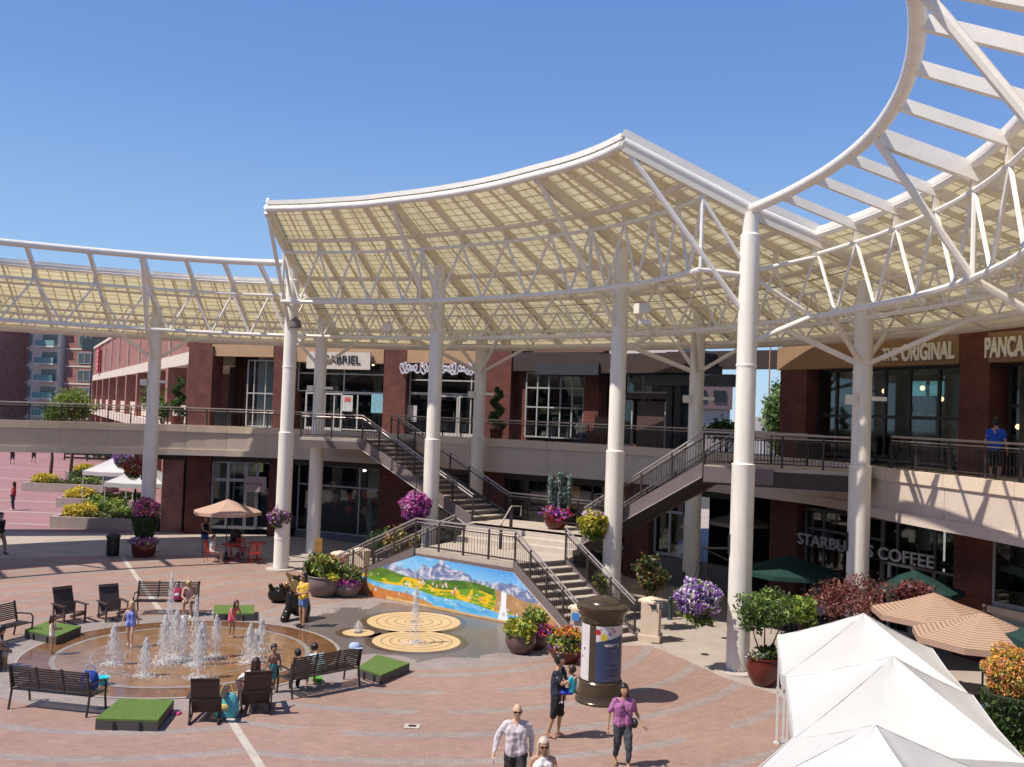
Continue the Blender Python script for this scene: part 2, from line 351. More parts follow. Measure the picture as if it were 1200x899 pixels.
def redpave_mat():
    m = bpy.data.materials.new('red_paving'); m.use_nodes = True; t = m.node_tree; n = t.nodes; b = n['Principled BSDF']; L = t.links.new
    g = n.new('ShaderNodeNewGeometry'); bt = n.new('ShaderNodeTexBrick'); L(g.outputs['Position'], bt.inputs['Vector'])
    bt.inputs['Scale'].default_value = 1; bt.inputs['Brick Width'].default_value = .5; bt.inputs['Row Height'].default_value = .25; bt.inputs['Mortar Size'].default_value = .01
    bt.inputs['Color1'].default_value = (.32, .16, .165, 1); bt.inputs['Color2'].default_value = (.27, .135, .142, 1); bt.inputs['Mortar'].default_value = (.3, .2, .2, 1)
    nz = n.new('ShaderNodeTexNoise'); nz.inputs['Scale'].default_value = .3; nz.inputs['Detail'].default_value = 6; L(g.outputs['Position'], nz.inputs['Vector'])
    mr = n.new('ShaderNodeMapRange'); mr.inputs[3].default_value = .8; mr.inputs[4].default_value = 1.2; L(nz.outputs['Fac'], mr.inputs[0])
    sc = n.new('ShaderNodeVectorMath'); sc.operation = 'SCALE'; L(bt.outputs[0], sc.inputs[0]); L(mr.outputs[0], sc.inputs['Scale'])
    L(sc.outputs[0], b.inputs['Base Color']); b.inputs['Roughness'].default_value = .8
    return m
def sheet(name, poly, z, m):
    b = MB(); b.add([(p[0], p[1], z) for p in poly], [tuple(range(len(poly)))]); return struct(b.build(name, m))
sheet('ground', [(-900, -300), (900, -300), (900, 1500), (-900, 1500)], -.01, mat('asphalt', (.06, .058, .056), .9))
sheet('concrete_paving', [(-60, -30), (60, -30), (60, 75), (-14, 75), (-19.4, 49.8), (-60, 46.2)], 0, concrete_mat())
sheet('red_plaza', [(-60, 46.2), (-19.4, 49.8), (-14, 75), (-30, 150), (-110, 150), (-110, 46)], .004, redpave_mat())
brickpoly = [(-45, 30), (-30, 37.5), (-21.1, 41.1), (-19.4, 41.8), (-16.6, 43), (-14.1, 43.8), (-11, 43.2), (-9.6, 41.5), (-6.4, 38.6), (-4.9, 36), (0.2, 32.4),
             (2.1, 29.4), (4.45, 29.73), (5.25, 28.1), (5.97, 26.35), (6.9, 25.1), (8.2, 21), (8.6, 17), (8, 10), (2, 3), (-20, 3), (-45, 15)]
sheet('plaza_paving', brickpoly, .006, paving_mat())
STRIPE = mat('pale_stone_strip', (.44, .40, .35), .8, noise=.2)
def strip(name, p, q, w_, z, m):
    p, q = Vector((*p[:2], 0)), Vector((*q[:2], 0)); d = (q - p).normalized(); nn = Vector((-d.y, d.x, 0)) * w_ / 2
    return sheet(name, [p - nn, q - nn, q + nn, p + nn], z, m)
strip('paving_strip', (-16.9, 43.3), (-10.95, 31.7), .17, .011, STRIPE); strip('paving_strip', (-6.05, 21.9), (-3.2, 16.2), .17, .011, STRIPE)
strip('paving_strip', (-20.0, 49.7), (-17.6, 45.2), .2, .008, STRIPE)
for yy in (52.0, 57.2, 63, 70, 79, 90): strip('paving_strip', (-100, yy + 1.5), (-20 - (yy - 50) * .42, yy), .28, .011, STRIPE)
# fountain basin: concentric wet rings flush with the paving
WET1 = mat('wet_amber_stone', (.245, .14, .068), .12, noise=.35, scale=1.6); WET2 = mat('wet_rust_stone', (.17, .082, .038), .12, noise=.35, scale=2)
GROOVE = mat('grey_stone_ring', (.26, .235, .22), .35, noise=.2); PALE = mat('pale_wet_ring', (.36, .31, .27), .3)
def ring(name, c, r0, r1, z, m, n=96):
    b = MB(); o = [(c[0] + r1 * math.cos(2 * math.pi * i / n), c[1] + r1 * math.sin(2 * math.pi * i / n), z) for i in range(n)]
    if r0 <= 0: b.add(o, [tuple(range(n))])
    else:
        i_ = [(c[0] + r0 * math.cos(2 * math.pi * i / n), c[1] + r0 * math.sin(2 * math.pi * i / n), z) for i in range(n)]
        b.add(o + i_, [(i, (i + 1) % n, n + (i + 1) % n, n + i) for i in range(n)])
    return struct(b.build(name, m))
ring('fountain_floor', PF, 0, 4.1, .012, WET2); ring('fountain_floor', PF, 0, 3.25, .016, WET1)
ring('fountain_rim', PF, 4.08, 4.18, .02, PALE)
for r0, r1 in ((3.2, 3.34), (2.33, 2.38), (1.5, 1.54)): ring('fountain_groove', PF, r0, r1, .02, GROOVE)
PADM = mat('tan_pad_stone', (.60, .42, .215), .45, noise=.12); PADG = mat('dark_wet_stone', (.10, .065, .045), .2, noise=.3)
for c, r_ in ((atz(485, 729), 1.5), (atz(488, 752), 1.3), (atz(420, 742), .48)):
    ring('splash_pad_border', c, 0, r_ + .22, .012, PADG); ring('splash_pad', c, 0, r_, .016, PADM)
    for k in (.8, .6, .4, .2):
        if r_ > 1: ring('splash_pad_groove', c, r_ * k - .018, r_ * k + .018, .02, mat('pad_groove', (.3, .2, .1), .5))
    ring('splash_pad_drain', c, 0, .13, .024, PADG, 16)
# ---------------------------------------------------------------- canopy geometry
# t = 0..3 are the four inner columns of the raised middle canopy; t < 0 left wing, t > 3 right wing
Kpts = {-4: (-31, 21.0), -3: (-28.5, 30.0), -2: (-23.1, 36.0), -1: (-15.37, 40.15), 0: (-9.3, 40.9), 1: (-3.05, 38.9), 2: (3.6, 33.4), 3: (6.46, 27.1), 4: (7.08, 19.5), 5: (4.9, 12.4), 6: (0.5, 7.5)}
DIRS = {-4: (-.5, .87), -3: (-.42, .91), -2: (-.33, .94), -1: (-.2, .98), 0: (.1, 1), 1: (.41, .91), 2: (.74, .67), 3: (1, .08), 4: (1, -.1), 5: (.9, -.44), 6: (.7, -.7)}
def K(t): return cat_rom([Kpts[i] + (0,) for i in range(-4, 7)], t + 4)
def D(t): return cat_rom([DIRS[i] + (0,) for i in range(-4, 7)], t + 4).normalized()
FR = [(-9.67, 37.59), (-8.27, 37.19), (-7.0, 36.66), (-5.77, 36.1), (-4.63, 35.36), (-3.25, 34.43), (-1.84, 33.27), (-.6, 32.0), (.51, 30.63), (1.3, 29.65), (1.92, 28.7), (2.42, 27.75), (2.81, 26.8)]
def FRN(t): return cat_rom([p + (0,) for p in FR], t * 4)
PROF = [(0, 12.75), (1.9, 12.05), (4.2, 11.15), (7.0, 9.95), (10.6, 10.05)]  # the last span, past the eave, is added to shade the facade bands
def ZS(d):
    if d <= 0: return 12.75 + (-d) * 1.65 / 3.6
    for (a, za), (b, zb) in zip(PROF, PROF[1:]):
        if d <= b: return za + (zb - za) * (d - a) / (b - a)
    return 10.05
def SP(t, d, dz=0):
    if 0 <= t <= 3 and d < 0:
        f = FRN(t); k = K(t); u = min(1, -d / 3.6); p = k.lerp(f, u); p.z = ZS(d) + dz; return p
    dd = D(t)
    if 0 <= t <= 3: dd = (K(t) - FRN(t)).normalized()
    p = K(t) + dd * d; p.z = ZS(d) + dz; return p

def panel_mat():
    m = bpy.data.materials.new('canopy_panels'); m.use_nodes = True; t = m.node_tree; n = t.nodes; b = n['Principled BSDF']; L = t.links.new
    uv = n.new('ShaderNodeUVMap'); bt = n.new('ShaderNodeTexBrick'); L(uv.outputs[0], bt.inputs['Vector']); bt.offset = 0
    bt.inputs['Scale'].default_value = 1; bt.inputs['Brick Width'].default_value = .5; bt.inputs['Row Height'].default_value = .36; bt.inputs['Mortar Size'].default_value = .018; bt.inputs['Mortar Smooth'].default_value = .3
    bt.inputs['Color1'].default_value = (.93, .88, .70, 1); bt.inputs['Color2'].default_value = (.89, .83, .64, 1); bt.inputs['Mortar'].default_value = (.42, .33, .18, 1)
    nz = n.new('ShaderNodeTexNoise'); nz.inputs['Scale'].default_value = .5; nz.inputs['Detail'].default_value = 4; tc = n.new('ShaderNodeTexCoord'); L(tc.outputs['Object'], nz.inputs['Vector'])
    mr = n.new('ShaderNodeMapRange'); mr.inputs[3].default_value = .85; mr.inputs[4].default_value = 1.08; L(nz.outputs['Fac'], mr.inputs[0])
    sc = n.new('ShaderNodeVectorMath'); sc.operation = 'SCALE'; L(bt.outputs[0], sc.inputs[0]); L(mr.outputs[0], sc.inputs['Scale'])
    L(sc.outputs[0], b.inputs['Base Color']); b.inputs['Roughness'].default_value = .5
    tr = n.new('ShaderNodeBsdfTranslucent'); L(sc.outputs[0], tr.inputs[0]); ms = n.new('ShaderNodeMixShader'); ms.inputs[0].default_value = .62
    L(b.outputs[0], ms.inputs[1]); L(tr.outputs[0], ms.inputs[2]); L(ms.outputs[0], n['Material Output'].inputs[0])
    return m
PANEL = panel_mat()
def frange(a, b, s):
    n = int(round((b - a) / s)); return [a + (b - a) * i / n for i in range(n + 1)]
def surf(cn, t0, t1, d0, d1):
    ts = frange(t0, t1, .0625); ds = [d for d in (-3.6, -2.4, -1.2, 0, .95, 1.9, 3, 4.2, 5.6, 7.0, 8.8, 10.4) if d0 - 1e-6 <= d <= d1 + 1e-6]
    me = bpy.data.meshes.new('roof_panels'); vs = []; uvs = []; u = 0
    for i, t in enumerate(ts):
        if i: u += (SP(t, 2) - SP(ts[i - 1], 2)).length
        for d in ds:
            if d > 8: d = d + max(0, min(1, (t - 2.3) * 3)) * 2.0  # roof stretched further at the right, only to keep sun off the facade
            vs.append(SP(t, d, .12) - WO[cn.name]); uvs.append((u, d * 1.1))
    k = len(ds); fs = [(i * k + j, (i + 1) * k + j, (i + 1) * k + j + 1, i * k + j + 1) for i in range(len(ts) - 1) for j in range(k - 1)]
    me.from_pydata(vs, [], fs); ul = me.uv_layers.new(name='UVMap')
    for p in me.polygons:
        for li in p.loop_indices: ul.data[li].uv = uvs[me.loops[li].vertex_index]
    me.materials.append(PANEL); o = bpy.data.objects.new('roof_panels', me); COL.objects.link(o); o.parent = cn; WO[o.name] = WO[cn.name]
    md = o.modifiers.new('s', 'SOLIDIFY'); md.thickness = .03; md.offset = 1
    return o
def edge_line(t0, t1, d, dz=0, s=.125): return [SP(t, d, dz) for t in frange(t0, t1, s)]
def truss(cn, t0, t1, d, zb, zt, rc=.09, rd=.055, step=.125, up=True):
    tr = MB(); ts = frange(t0, t1, step)
    def P(t, z): p = SP(t, d); p.z = z; return p
    bc = MB(); bc.path([P(t, zb) for t in ts], rc, 8); o = bc.build('truss_bottom_chord', WHITE, cn, True)
    tc = MB(); tc.path([P(t, zt) for t in ts], rc * .75, 8); tc.build('truss_top_chord', WHITE, o, True)
    for i in range(0, len(ts) - 1):
        z0, z1 = (zt, zb) if i % 2 == 0 else (zb, zt)
        b = MB(); b.tube(P(ts[i], z0), P(ts[i + 1], z1), rd, n=6); b.build('truss_diagonal', WHITE, o, True)
    if up:
        for i in range(0, len(ts), 2):
            q = P(ts[i], zt); q2 = SP(ts[i], d)
            if q2.z - zt > .12: MB().beam(q, (q.x, q.y, q2.z), .1, .16).build('truss_hanger', RAFT, o)
    return o
def rafter(cn, t, d0, d1, w_=.16, h=.34, m=None, name='rafter'):
    ds = [d0] + [d for d in (0, 1.9, 4.2) if d0 < d < d1] + [d1]; b = MB()
    for a, c in zip(ds, ds[1:]): b.beam(SP(t, a, -h / 2 + .1), SP(t, c, -h / 2 + .1), w_, h)
    return b.build(name, m or RAFT, cn)

# middle, raised canopy
cm = thing('plaza_canopy', 'raised white steel canopy with yellow roof panels sweeping to a high peak over the stairs', 'canopy', (-2, 37, 0))
surf(cm, 0, 3, -3.6, 8.8)
for i in range(25):
    t = i * .125; hv = i % 2 == 0
    if i % 8 == 0: rafter(cm, t, -3.55, 7, .2, .36)
    elif hv: rafter(cm, t, -3.55, 7, .13, .22)
    else: rafter(cm, t, -3.55, 7, .035, .09, name='roof_rib')
for d in (-1.75, 1.0, 3.0, 5.5): MB().path(edge_line(0, 3, d, -.14), .09, 6).build('purlin', RAFT, cm, True)
MB().path(edge_line(0, 3, -3.62, -.08, .0625), .13, 10).build('front_pipe', WHITE, cm, True)
b = MB(); b.sweep([SP(t, -3.66) for t in frange(0, 3, .0625)], [(.0, 14.5), (.07, 14.5), (.07, 14.66), (.0, 14.66)]); b.build('front_gutter', WHITE, cm)
for t in (0, 3):
    sg = -1 if t == 0 else 1
    e = MB(); pts = [SP(t, d) for d in (-3.6, 0, 1.9, 4.2, 7.0)]
    e.path([p + Vector((0, 0, .02)) for p in pts], .14, 10)
    for a, c in zip(pts, pts[1:]): e.beam(a + Vector((0, 0, .28)), c + Vector((0, 0, .28)), .1, .2)
    e.build('side_edge_beam', WHITE, cm, True)
truss(cm, 0, 3, -1.35, 11.0, 13.0, .085, .048)
truss(cm, 0, 3, 1.85, 9.85, 11.5, .075, .045)
truss(cm, 0, 3, 4.0, 10.0, 11.0, .06, .035, .0625, False)
truss(cm, 0, 3, 5.3, 9.75, 10.4, .08, .035, .0625, False)
MB().path(edge_line(0, 3, 7.0, -.12), .16, 8).build('eave_beam', RAFT, cm, True)
for t in (0, 1, 2, 3):
    k = K(t); MB().path([SP(t, -3.5, -.15), (k.x, k.y, 9.7)], .085, 8).build('strut', WHITE, cm, True)
    p = SP(t, -1.35); MB().path([(p.x, p.y, 11.0), (p.x, p.y, ZS(-1.35))], .06, 8).build('strut_post', WHITE, cm, True)
    MB().path([(p.x, p.y, 11.0), (k.x, k.y, 10.9)], .07, 8).build('tie_tube', WHITE, cm, True)
    MB().path([(p.x, p.y, 12.95), (k.x, k.y, 11.0)], .06, 8).build('tie_tube', WHITE, cm, True)
    q = SP(t, 1.85); MB().path([(q.x, q.y, 9.85), (k.x, k.y, 10.9)], .06, 8).build('tie_tube', WHITE, cm, True)
    MB().path([(q.x, q.y, 11.5), (k.x, k.y, 11.0)], .06, 8).build('tie_tube', WHITE, cm, True)
    MB().path([(q.x, q.y, 9.85), (k.x, k.y, 9.0)], .08, 8).build('tie_tube', WHITE, cm, True)

def wing(cn, t0, t1, rs, cols, tr_step=.125):
    if t0 >= 3: MB().path(edge_line(t0, t1, 9.2, -.15), .12, 8).build('purlin', RAFT, cn, True)
    surf(cn, t0, t1, 1.9, 10.4 if t0 >= 3 else 8.8)
    fine = frange(t0, t1, .0625)
    MB().path([K(t) + Vector((0, 0, 12.75)) for t in fine], .14, 10).build('ring_pipe', WHITE, cn, True)
    for t in rs:
        main = any(abs(t - c) < 1e-3 for c in cols)
        rafter(cn, t, .08, 6.95, .2 if main else .13, .34 if main else .22, WHITE)
    for t in [(a + c) / 2 for a, c in zip(rs, rs[1:])]: rafter(cn, t, 1.95, 6.95, .05, .12, name='roof_rib')
    for a, dz, r_ in ((1.9, .06, .09), (3.0, -.14, .06), (5.0, -.14, .06)): MB().path(edge_line(t0, t1, a, dz), r_, 6).build('purlin', WHITE if a < 2 else RAFT, cn, True)
    e = MB(); L = edge_line(t0, t1, 1.9, .24, .0625)
    for a, c in zip(L, L[1:]): e.beam(a + Vector((0, 0, -.1)), c + Vector((0, 0, -.1)), .16, .07); e.beam(a + Vector((0, 0, .0)), c + Vector((0, 0, .0)), .04, .12)
    e.build('panel_edge_fascia', WHITE, cn)
    truss(cn, t0, t1, 1.95, 9.85, 11.6, .085, .048, tr_step)
    truss(cn, t0, t1, 4.0, 10.0, 11.0, .055, .035, tr_step / 2, False)
    truss(cn, t0, t1, 5.3, 9.75, 10.4, .08, .035, tr_step / 2, False)
    MB().path(edge_line(t0, t1, 7.0, -.12), .16, 8).build('eave_beam', RAFT, cn, True)
    for t in cols:
        k = K(t); q = SP(t, 1.95); c = SP(t, 4.3)
        MB().path([k + Vector((0, 0, 12.65)), (q.x, q.y, 9.85)] + ([(c.x, c.y, 8.5)] if t < 5 else []), .085, 8).build('strut', WHITE, cn, True)
        MB().path([(q.x, q.y, 9.85), (q.x, q.y, 12.0)], .06, 8).build('strut_post', WHITE, cn, True)
cl = thing('plaza_canopy', 'lower white canopy with open ring pipe and yellow panels over the left walkway', 'canopy', (-18, 42, 0))
wing(cl, -3.5, 0, frange(-3.5, 0, .25), (-2, -1))
cr = thing('plaza_canopy', 'lower white canopy with ladder-like open beams and curved ring pipe at the right', 'canopy', (9, 22, 0))
wing(cr, 3, 5.25, frange(3.25, 5.25, .25), (4, 5))
MB().path([K(t) + Vector((0, 0, 12.75)) for t in frange(5.25, 6, .0625)], .14, 10).build('ring_pipe', WHITE, cr, True)

# ---------------------------------------------------------------- columns
OC = {-1: (-16.2, 44.4), 0: (-8.85, 45.2), 1: (-1.45, 44.9), 2: (7.0, 37.2), 3: (10.25, 28.7), 4: (11.4, 19.0), -2: (-22.6, 42.4)}
def column(x, y, ztop, label, lower=5.65, r0=.315, r1=.272, braces=None):
    c = thing('steel_column', label, 'column', (x, y, 0), 'round white columns carrying the canopies')
    MB().lathe([(0.01, 0), (.62, 0), (.62, .05), (.5, .07), (.34, .07)], (x, y, 0), 20).build('base_plinth', CONC, c, True)
    MB().lathe([(r0, .05), (r0, lower - .03), (r0 + .006, lower), (r0 + .006, lower + .03), (r1, lower + .06)], (x, y, 0), 32).build('lower_shaft', WHITE2, c, True)
    MB().lathe([(r0 + .012, 1.25), (r0 + .015, 1.3), (r0 + .012, 1.35)], (x, y, 0), 32).build('weld_band', WHITE2, c, True)
    MB().lathe([(r1, lower + .05), (r1, ztop - .6), (r1 - .05, ztop - .55), (r1 - .05, ztop), (.01, ztop)], (x, y, 0), 32).build('upper_shaft', WHITE2, c, True)
    MB().lathe([(r1 + .004, 8.35), (r1 + .02, 8.4), (r1 + .004, 8.45)], (x, y, 0), 32).build('weld_band', WHITE2, c, True)
    MB().tube((x - r0 - .03, y - .05, 3.2), (x - r0 - .03, y - .05, 3.75), .03, n=6).build('hook_bracket', BLACK, c)
    return c
nm = ['inner column at the left end of the raised canopy, left of the big display window', 'inner column rising beside the magenta flower basket and left staircase', 'inner column beside the yellow and lilac flower basket', 'tall inner column nearest the camera, with a purple and white basket']
for t in range(4):
    k = K(t); column(k.x, k.y, 12.62, nm[t])
nm = {-2: 'outer column far left at the frame edge', -1: 'outer column standing in the open in front of the left walkway', 0: 'outer column passing through the upper stair platform at left', 1: 'outer column in front of the script shop sign', 2: 'outer column in shade behind the right staircase', 3: 'outer column in front of the coffee shop, red maple at its foot', 4: 'outer column at the right beyond the tan umbrellas'}
for t in sorted(OC):
    x, y = OC[t]; c = column(x, y, 10.95 if t in (0, 1, 2) else 11.1, nm[t])
    if t in (-2, 4): continue
    q = SP(min(max(t, -1), 3), 5.3)
    for sgn in (-1, 1):
        tt = t + sgn * .18; e = SP(tt, 5.3); MB().tube((x, y, 8.6), (e.x, e.y, 9.75), .075).build('brace', WHITE, c, True)
    if t in (3, 1, 2):
        for sgn in (-.28, .22 if t < 3 else .1):
            e = SP(t + sgn, 1.9); MB().tube((x, y, 8.6), (e.x, e.y, 9.85), .085).build('brace', WHITE, c, True)
    MB().box((x - .38, y - .18, 7.6), (.3, .16, .28)).box((x + .42, y - .15, 7.65), (.45, .14, .12)).build('floodlight', WHITE, c)
for (px, py, Y, s) in ((752, 362, 27, .36), (1140, 322, 22.5, .36)):
    p = aty(px, py, Y); f = thing('speaker_horn', 'white floodlight housing on the truss ' + ('beside the tall inner column' if px < 800 else 'at the right canopy'), 'floodlight', p)
    MB().box(p, (s, s * .7, s * .75), .5).build('housing', RAFT, f); MB().box(p + Vector((.1, .1, -.35)), (.3, .25, .12)).build('bracket', WHITE, f)
for (px, py, Y) in ((454, 385, 42), (596, 391, 42), (541, 396, 43), (346, 380, 40)):
    p = aty(px, py, Y); f = thing('flood_lamp', {454: 'small flood lamp hung from the truss above the jeweller sign', 596: 'small flood lamp hung from the truss right of the script sign', 541: 'small flood lamp on the truss between two columns', 346: 'dark lamp can at the top of the left inner column'}[px], 'lamp', p)
    MB().lathe([(.05, .3), (.06, .25), (.22, .15), (.26, -.12), (.2, -.16), (.01, -.16)], p, 14).build('lamp_can', WHITE if px != 346 else BROWNL, f, True); MB().tube(p + Vector((0, 0, -.1)), p + Vector((0, 0, -.4)), .05).build('lamp_stem', WHITE, f)

# ---------------------------------------------------------------- upper walkway
EDGE = [(-60, 36), (-40, 42.5), (-25.3, 46.8), (-20, 48.8), (-16.5, 50), (-12.5, 50.4), (-8.7, 49.4), (-5, 47.9), (-1.3, 45.9), (4.8, 42), (8.9, 36.8), (10.9, 33), (11.35, 29.5), (12.5, 24.2), (12.9, 20), (12.6, 15), (11.5, 10)]
def smooth_line(pts, k=4): return [cat_rom([(*p, 0) for p in pts], i / k) for i in range((len(pts) - 1) * k + 1)]
EL = smooth_line(EDGE)
def offs(L, o):
    out = []
    for i, p in enumerate(L):
        d = (L[min(i + 1, len(L) - 1)] - L[max(i - 1, 0)]).normalized(); out.append(p + Vector((d.y, -d.x, 0)) * o)
    return out
ib = max(i for i, p in enumerate(EL) if p.x < -13.2); ELS = ((EL[:ib + 1], 2.3), (EL[ib:], 5.5))
wk = MB()
for L_, dp in ELS: wk.sweep(L_, [(0, 4.36), (0, 5.28), (-dp, 5.28), (-dp, 4.36)])
wk = struct(wk.build('walkway', BEIGE))
for nme, pr, mm in (('walkway_cap', [(.06, 5.25), (.06, 5.6), (-.22, 5.6), (-.22, 5.25)], BEIGE2), ('walkway_lip', [(.06, 4.06), (.06, 4.37), (-.4, 4.37), (-.4, 4.06)], BEIGE)):
    MB().sweep(EL, pr).build(nme, mm, wk)
for L_, dp in ELS:
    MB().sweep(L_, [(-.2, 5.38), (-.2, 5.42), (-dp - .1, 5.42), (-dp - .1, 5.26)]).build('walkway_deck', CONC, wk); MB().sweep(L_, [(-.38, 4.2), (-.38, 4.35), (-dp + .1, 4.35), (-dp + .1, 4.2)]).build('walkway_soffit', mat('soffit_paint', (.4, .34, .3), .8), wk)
jb = MB()
for i in range(2, len(EL) - 1, 2):
    p = EL[i]; d = (EL[i + 1] - EL[i - 1]).normalized(); nn = Vector((d.y, -d.x, 0))
    jb.box(p + nn * .058 + Vector((0, 0, 5.43)), (.012, .012, .36), math.atan2(d.y, d.x)).box(p + Vector((0, 0, 4.8)), (.012, .012, .9), math.atan2(d.y, d.x))
jb.build('panel_joint', mat('joint_sealant', (.3, .25, .22), .8), wk)
def railing(name, pts, label, parent=None, h=1.05, sp=1.5, top2=True, mid=True, post=.07, rail=RAILM, bal=.11):
    pts = [Vector(p) for p in pts]
    r = thing(name, label, 'railing', pts[0]) if parent is None else None
    upz = Vector((0, 0, 1))
    hr = MB().path([p + upz * h for p in pts], .032, 8)
    if parent is None: hr.build('handrail', rail, r, True)
    else: r = hr.build('railing', rail, parent, True); r['label'] = label
    if top2: MB().path([p + upz * (h - .12) for p in pts], .02, 6).build('lower_rail', rail, r, True)
    for a, c in zip(pts, pts[1:]):
        L = (c - a).length; k = max(1, int(round(L / sp)))
        for i in range(k):
            p = a.lerp(c, i / k); q = a.lerp(c, (i + 1) / k)
            MB().box(p + upz * (h - .05) / 2, (post, post * .55, h - .05), math.atan2(c.y - a.y, c.x - a.x)).build('post', BROWN, r)
            f = MB(); f.beam(p + upz * .12, q + upz * .12, .03, .035); f.beam(p + upz * (h - .2), q + upz * (h - .2), .03, .035)
            nb = max(2, int((q - p).length / bal))
            for j in range(1, nb):
                w_ = p.lerp(q, j / nb); f.beam(w_ + upz * .12, w_ + upz * (h - .2), .014, .014)
            f.build('infill', BROWN, r)
    MB().box(pts[-1] + upz * (h - .05) / 2, (post, post * .55, h - .05)).build('post', BROWN, r)
    return r
inner = [p for p in offs(EL, -.12)]
def sub(L, x0, x1): return [Vector((p.x, p.y, 5.42)) for p in L if x0 <= p.x <= x1]
railing('walkway_railing', sub(inner[:30], -45, -9.3), 'dark picket railing along the left upper walkway up to the stair platform', bal=.13)
railing('walkway_railing', [p for p in sub(inner[:44], -6.2, 10.2) if p.y > 34.2], 'dark picket railing along the middle upper walkway in front of the shops', bal=.13)
railing('walkway_railing', [Vector((p.x, p.y, 5.6)) for p in inner if p.y < 29.6 and p.x > 10], 'dark picket railing on the right upper walkway in front of the pancake restaurant', h=.95, bal=.12, sp=1.3)

# thin service conduits and cables under the middle canopy
b = MB()
for d, dz in ((2.9, -.5), (5.6, -.35), (6.4, -.3)): b.path([SP(t, d, dz + .03 * math.sin(t * 9)) for t in frange(0, 3, .125)], .018, 5)
b.build('conduits', GREYM, cm)
b = MB()
for d, dz in ((6.4, -.3), (9.0, -.4), (8.0, -.55)): b.path([SP(t, d, dz) for t in frange(3.1, 5.25, .125)], .025, 5)
b.build('conduits', WHITE, cr)
# ---------------------------------------------------------------- buildings
class Seg:
    def __init__(s, a, b):
        s.a = Vector((*a, 0)); s.b = Vector((*b, 0)); s.L = (s.b - s.a).length; s.d = (s.b - s.a).normalized(); s.n = Vector((s.d.y, -s.d.x, 0))
    def P(s, u, z, o=0): return s.a + s.d * u + s.n * o + Vector((0, 0, z))
    def on(s, x, y):
        r_ = ray(x, y); k = s.n.dot(s.a) / s.n.dot(Vector((r_.x, r_.y, 0))); p = Vector((0, 0, CAM_H)) + r_ * k
        return (p - s.a).dot(s.d), p.z
    def rect(s, x0, yt, x1, yb):
        ym = (yt + yb) / 2; u0 = s.on(x0, ym)[0]; u1 = s.on(x1, ym)[0]; xm = (x0 + x1) / 2
        return u0, u1, s.on(xm, yb)[1], s.on(xm, yt)[1]
    def blk(s, mb, u0, u1, z0, z1, o0, o1, m=0):
        P = [s.P(u, z, o) for z in (z0, z1) for u, o in ((u0, o0), (u1, o0), (u1, o1), (u0, o1))]
        return mb.add(P, [(3, 2, 1, 0), (4, 5, 6, 7), (0, 1, 5, 4), (1, 2, 6, 5), (2, 3, 7, 6), (3, 0, 4, 7)], m)
FRW = mat('white_window_frame', (.42, .41, .40), .45); FRD = mat('dark_window_frame', (.02, .02, .022), .4)
def window(bld, sg, u0, u1, z0, z1, us=2, zs=(.7,), o=-.25, fr=None, fw=.07, name='window', glass=None):
    fr = fr or FRW; f = MB(); ul = [u0 + (u1 - u0) * i / us for i in range(us + 1)] if isinstance(us, int) else [u0 + (u1 - u0) * q for q in (0, *us, 1)]
    zl = [z0] + [z0 + (z1 - z0) * q for q in zs] + [z1]
    for z in zl: sg.blk(f, u0, u1, z - fw / 2, z + fw / 2, o - .04, o + .04)
    for u in ul: sg.blk(f, u - fw / 2, u + fw / 2, z0 + fw / 2, z1 - fw / 2, o - .038, o + .038)
    w_ = f.build(name, fr, bld)
    sg.blk(MB(), 0, 0, 0, 0, 0, 0); g = MB(); sg.blk(g, u0, u1, z0, z1, o - .012, o + .004); g.build('pane', glass or GLASS, w_)
    return w_
def wall(bld, sg, u0, u1, z0, z1, o0=-.5, o1=0, m=None, name='wall'):
    b_ = MB(); sg.blk(b_, u0, u1, z0, z1, o0, o1); return b_.build(name, m or BRICK, bld)
def door(bld, sg, u0, u1, z0, z1, o=-.2, fr=None, m=None):
    f = MB(); fw = .09
    for a, c in ((u0, u0 + fw), (u1 - fw, u1)): sg.blk(f, a, c, z0, z1, o - .05, o + .06)
    for a, c in ((z0, z0 + .2), (z1 - fw, z1)): sg.blk(f, u0 + fw, u1 - fw, a, c, o - .05, o + .06)
    d_ = f.build('door', fr or FRW, bld); g = MB(); sg.blk(g, u0 + fw, u1 - fw, z0 + .2, z1 - fw, o - .01, o + .01); g.build('pane', m or GLASS, d_)
    h = MB(); h.tube(sg.P(u1 - .2, z0 + .9, o + .12), sg.P(u1 - .2, z0 + 1.3, o + .12), .02, n=6); h.build('handle', GREYM, d_)
    return d_
UA, UB = Seg((-18.9, 57), (-6.9, 53)), Seg((-6.9, 53), (0.2, 50)); UC = Seg((0.9, 50.0), (4.3, 47.6)); UD = Seg((4.3, 47.6), (8.2, 43.4)); UR = Seg((11.0, 39.9), (19.2, 20.4))
DK = 5.42
# -------- left and middle shops
lb = thing('shop_building', 'two-storey red brick shop building with tan bands behind the left staircase', 'building', (-8, 53, 0))
def pier(sg, x0, x1, y=470, z0=DK, z1=10.0, b=lb, m=None, o0=-.8, o1=.25, name='pier'):
    u0, u1 = sg.on(x0, y)[0], sg.on(x1, y)[0]; return wall(b, sg, u0, u1, z0, z1, o0, o1, m, name)
def band(sg, x0, x1, yt, yb, b=lb, o=.12, m=None, name='tan_band'):
    u0, u1, z0, z1 = sg.rect(x0, yt, x1, yb); return wall(b, sg, u0, u1, z0, z1, -.3, o, m or TAN, name)
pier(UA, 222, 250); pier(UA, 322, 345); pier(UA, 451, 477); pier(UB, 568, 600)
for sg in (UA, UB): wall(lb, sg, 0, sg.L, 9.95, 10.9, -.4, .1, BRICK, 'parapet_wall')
band(UA, 250, 322, 404, 418); band(UA, 345, 451, 406, 425); band(UB, 477, 568, 407, 426)
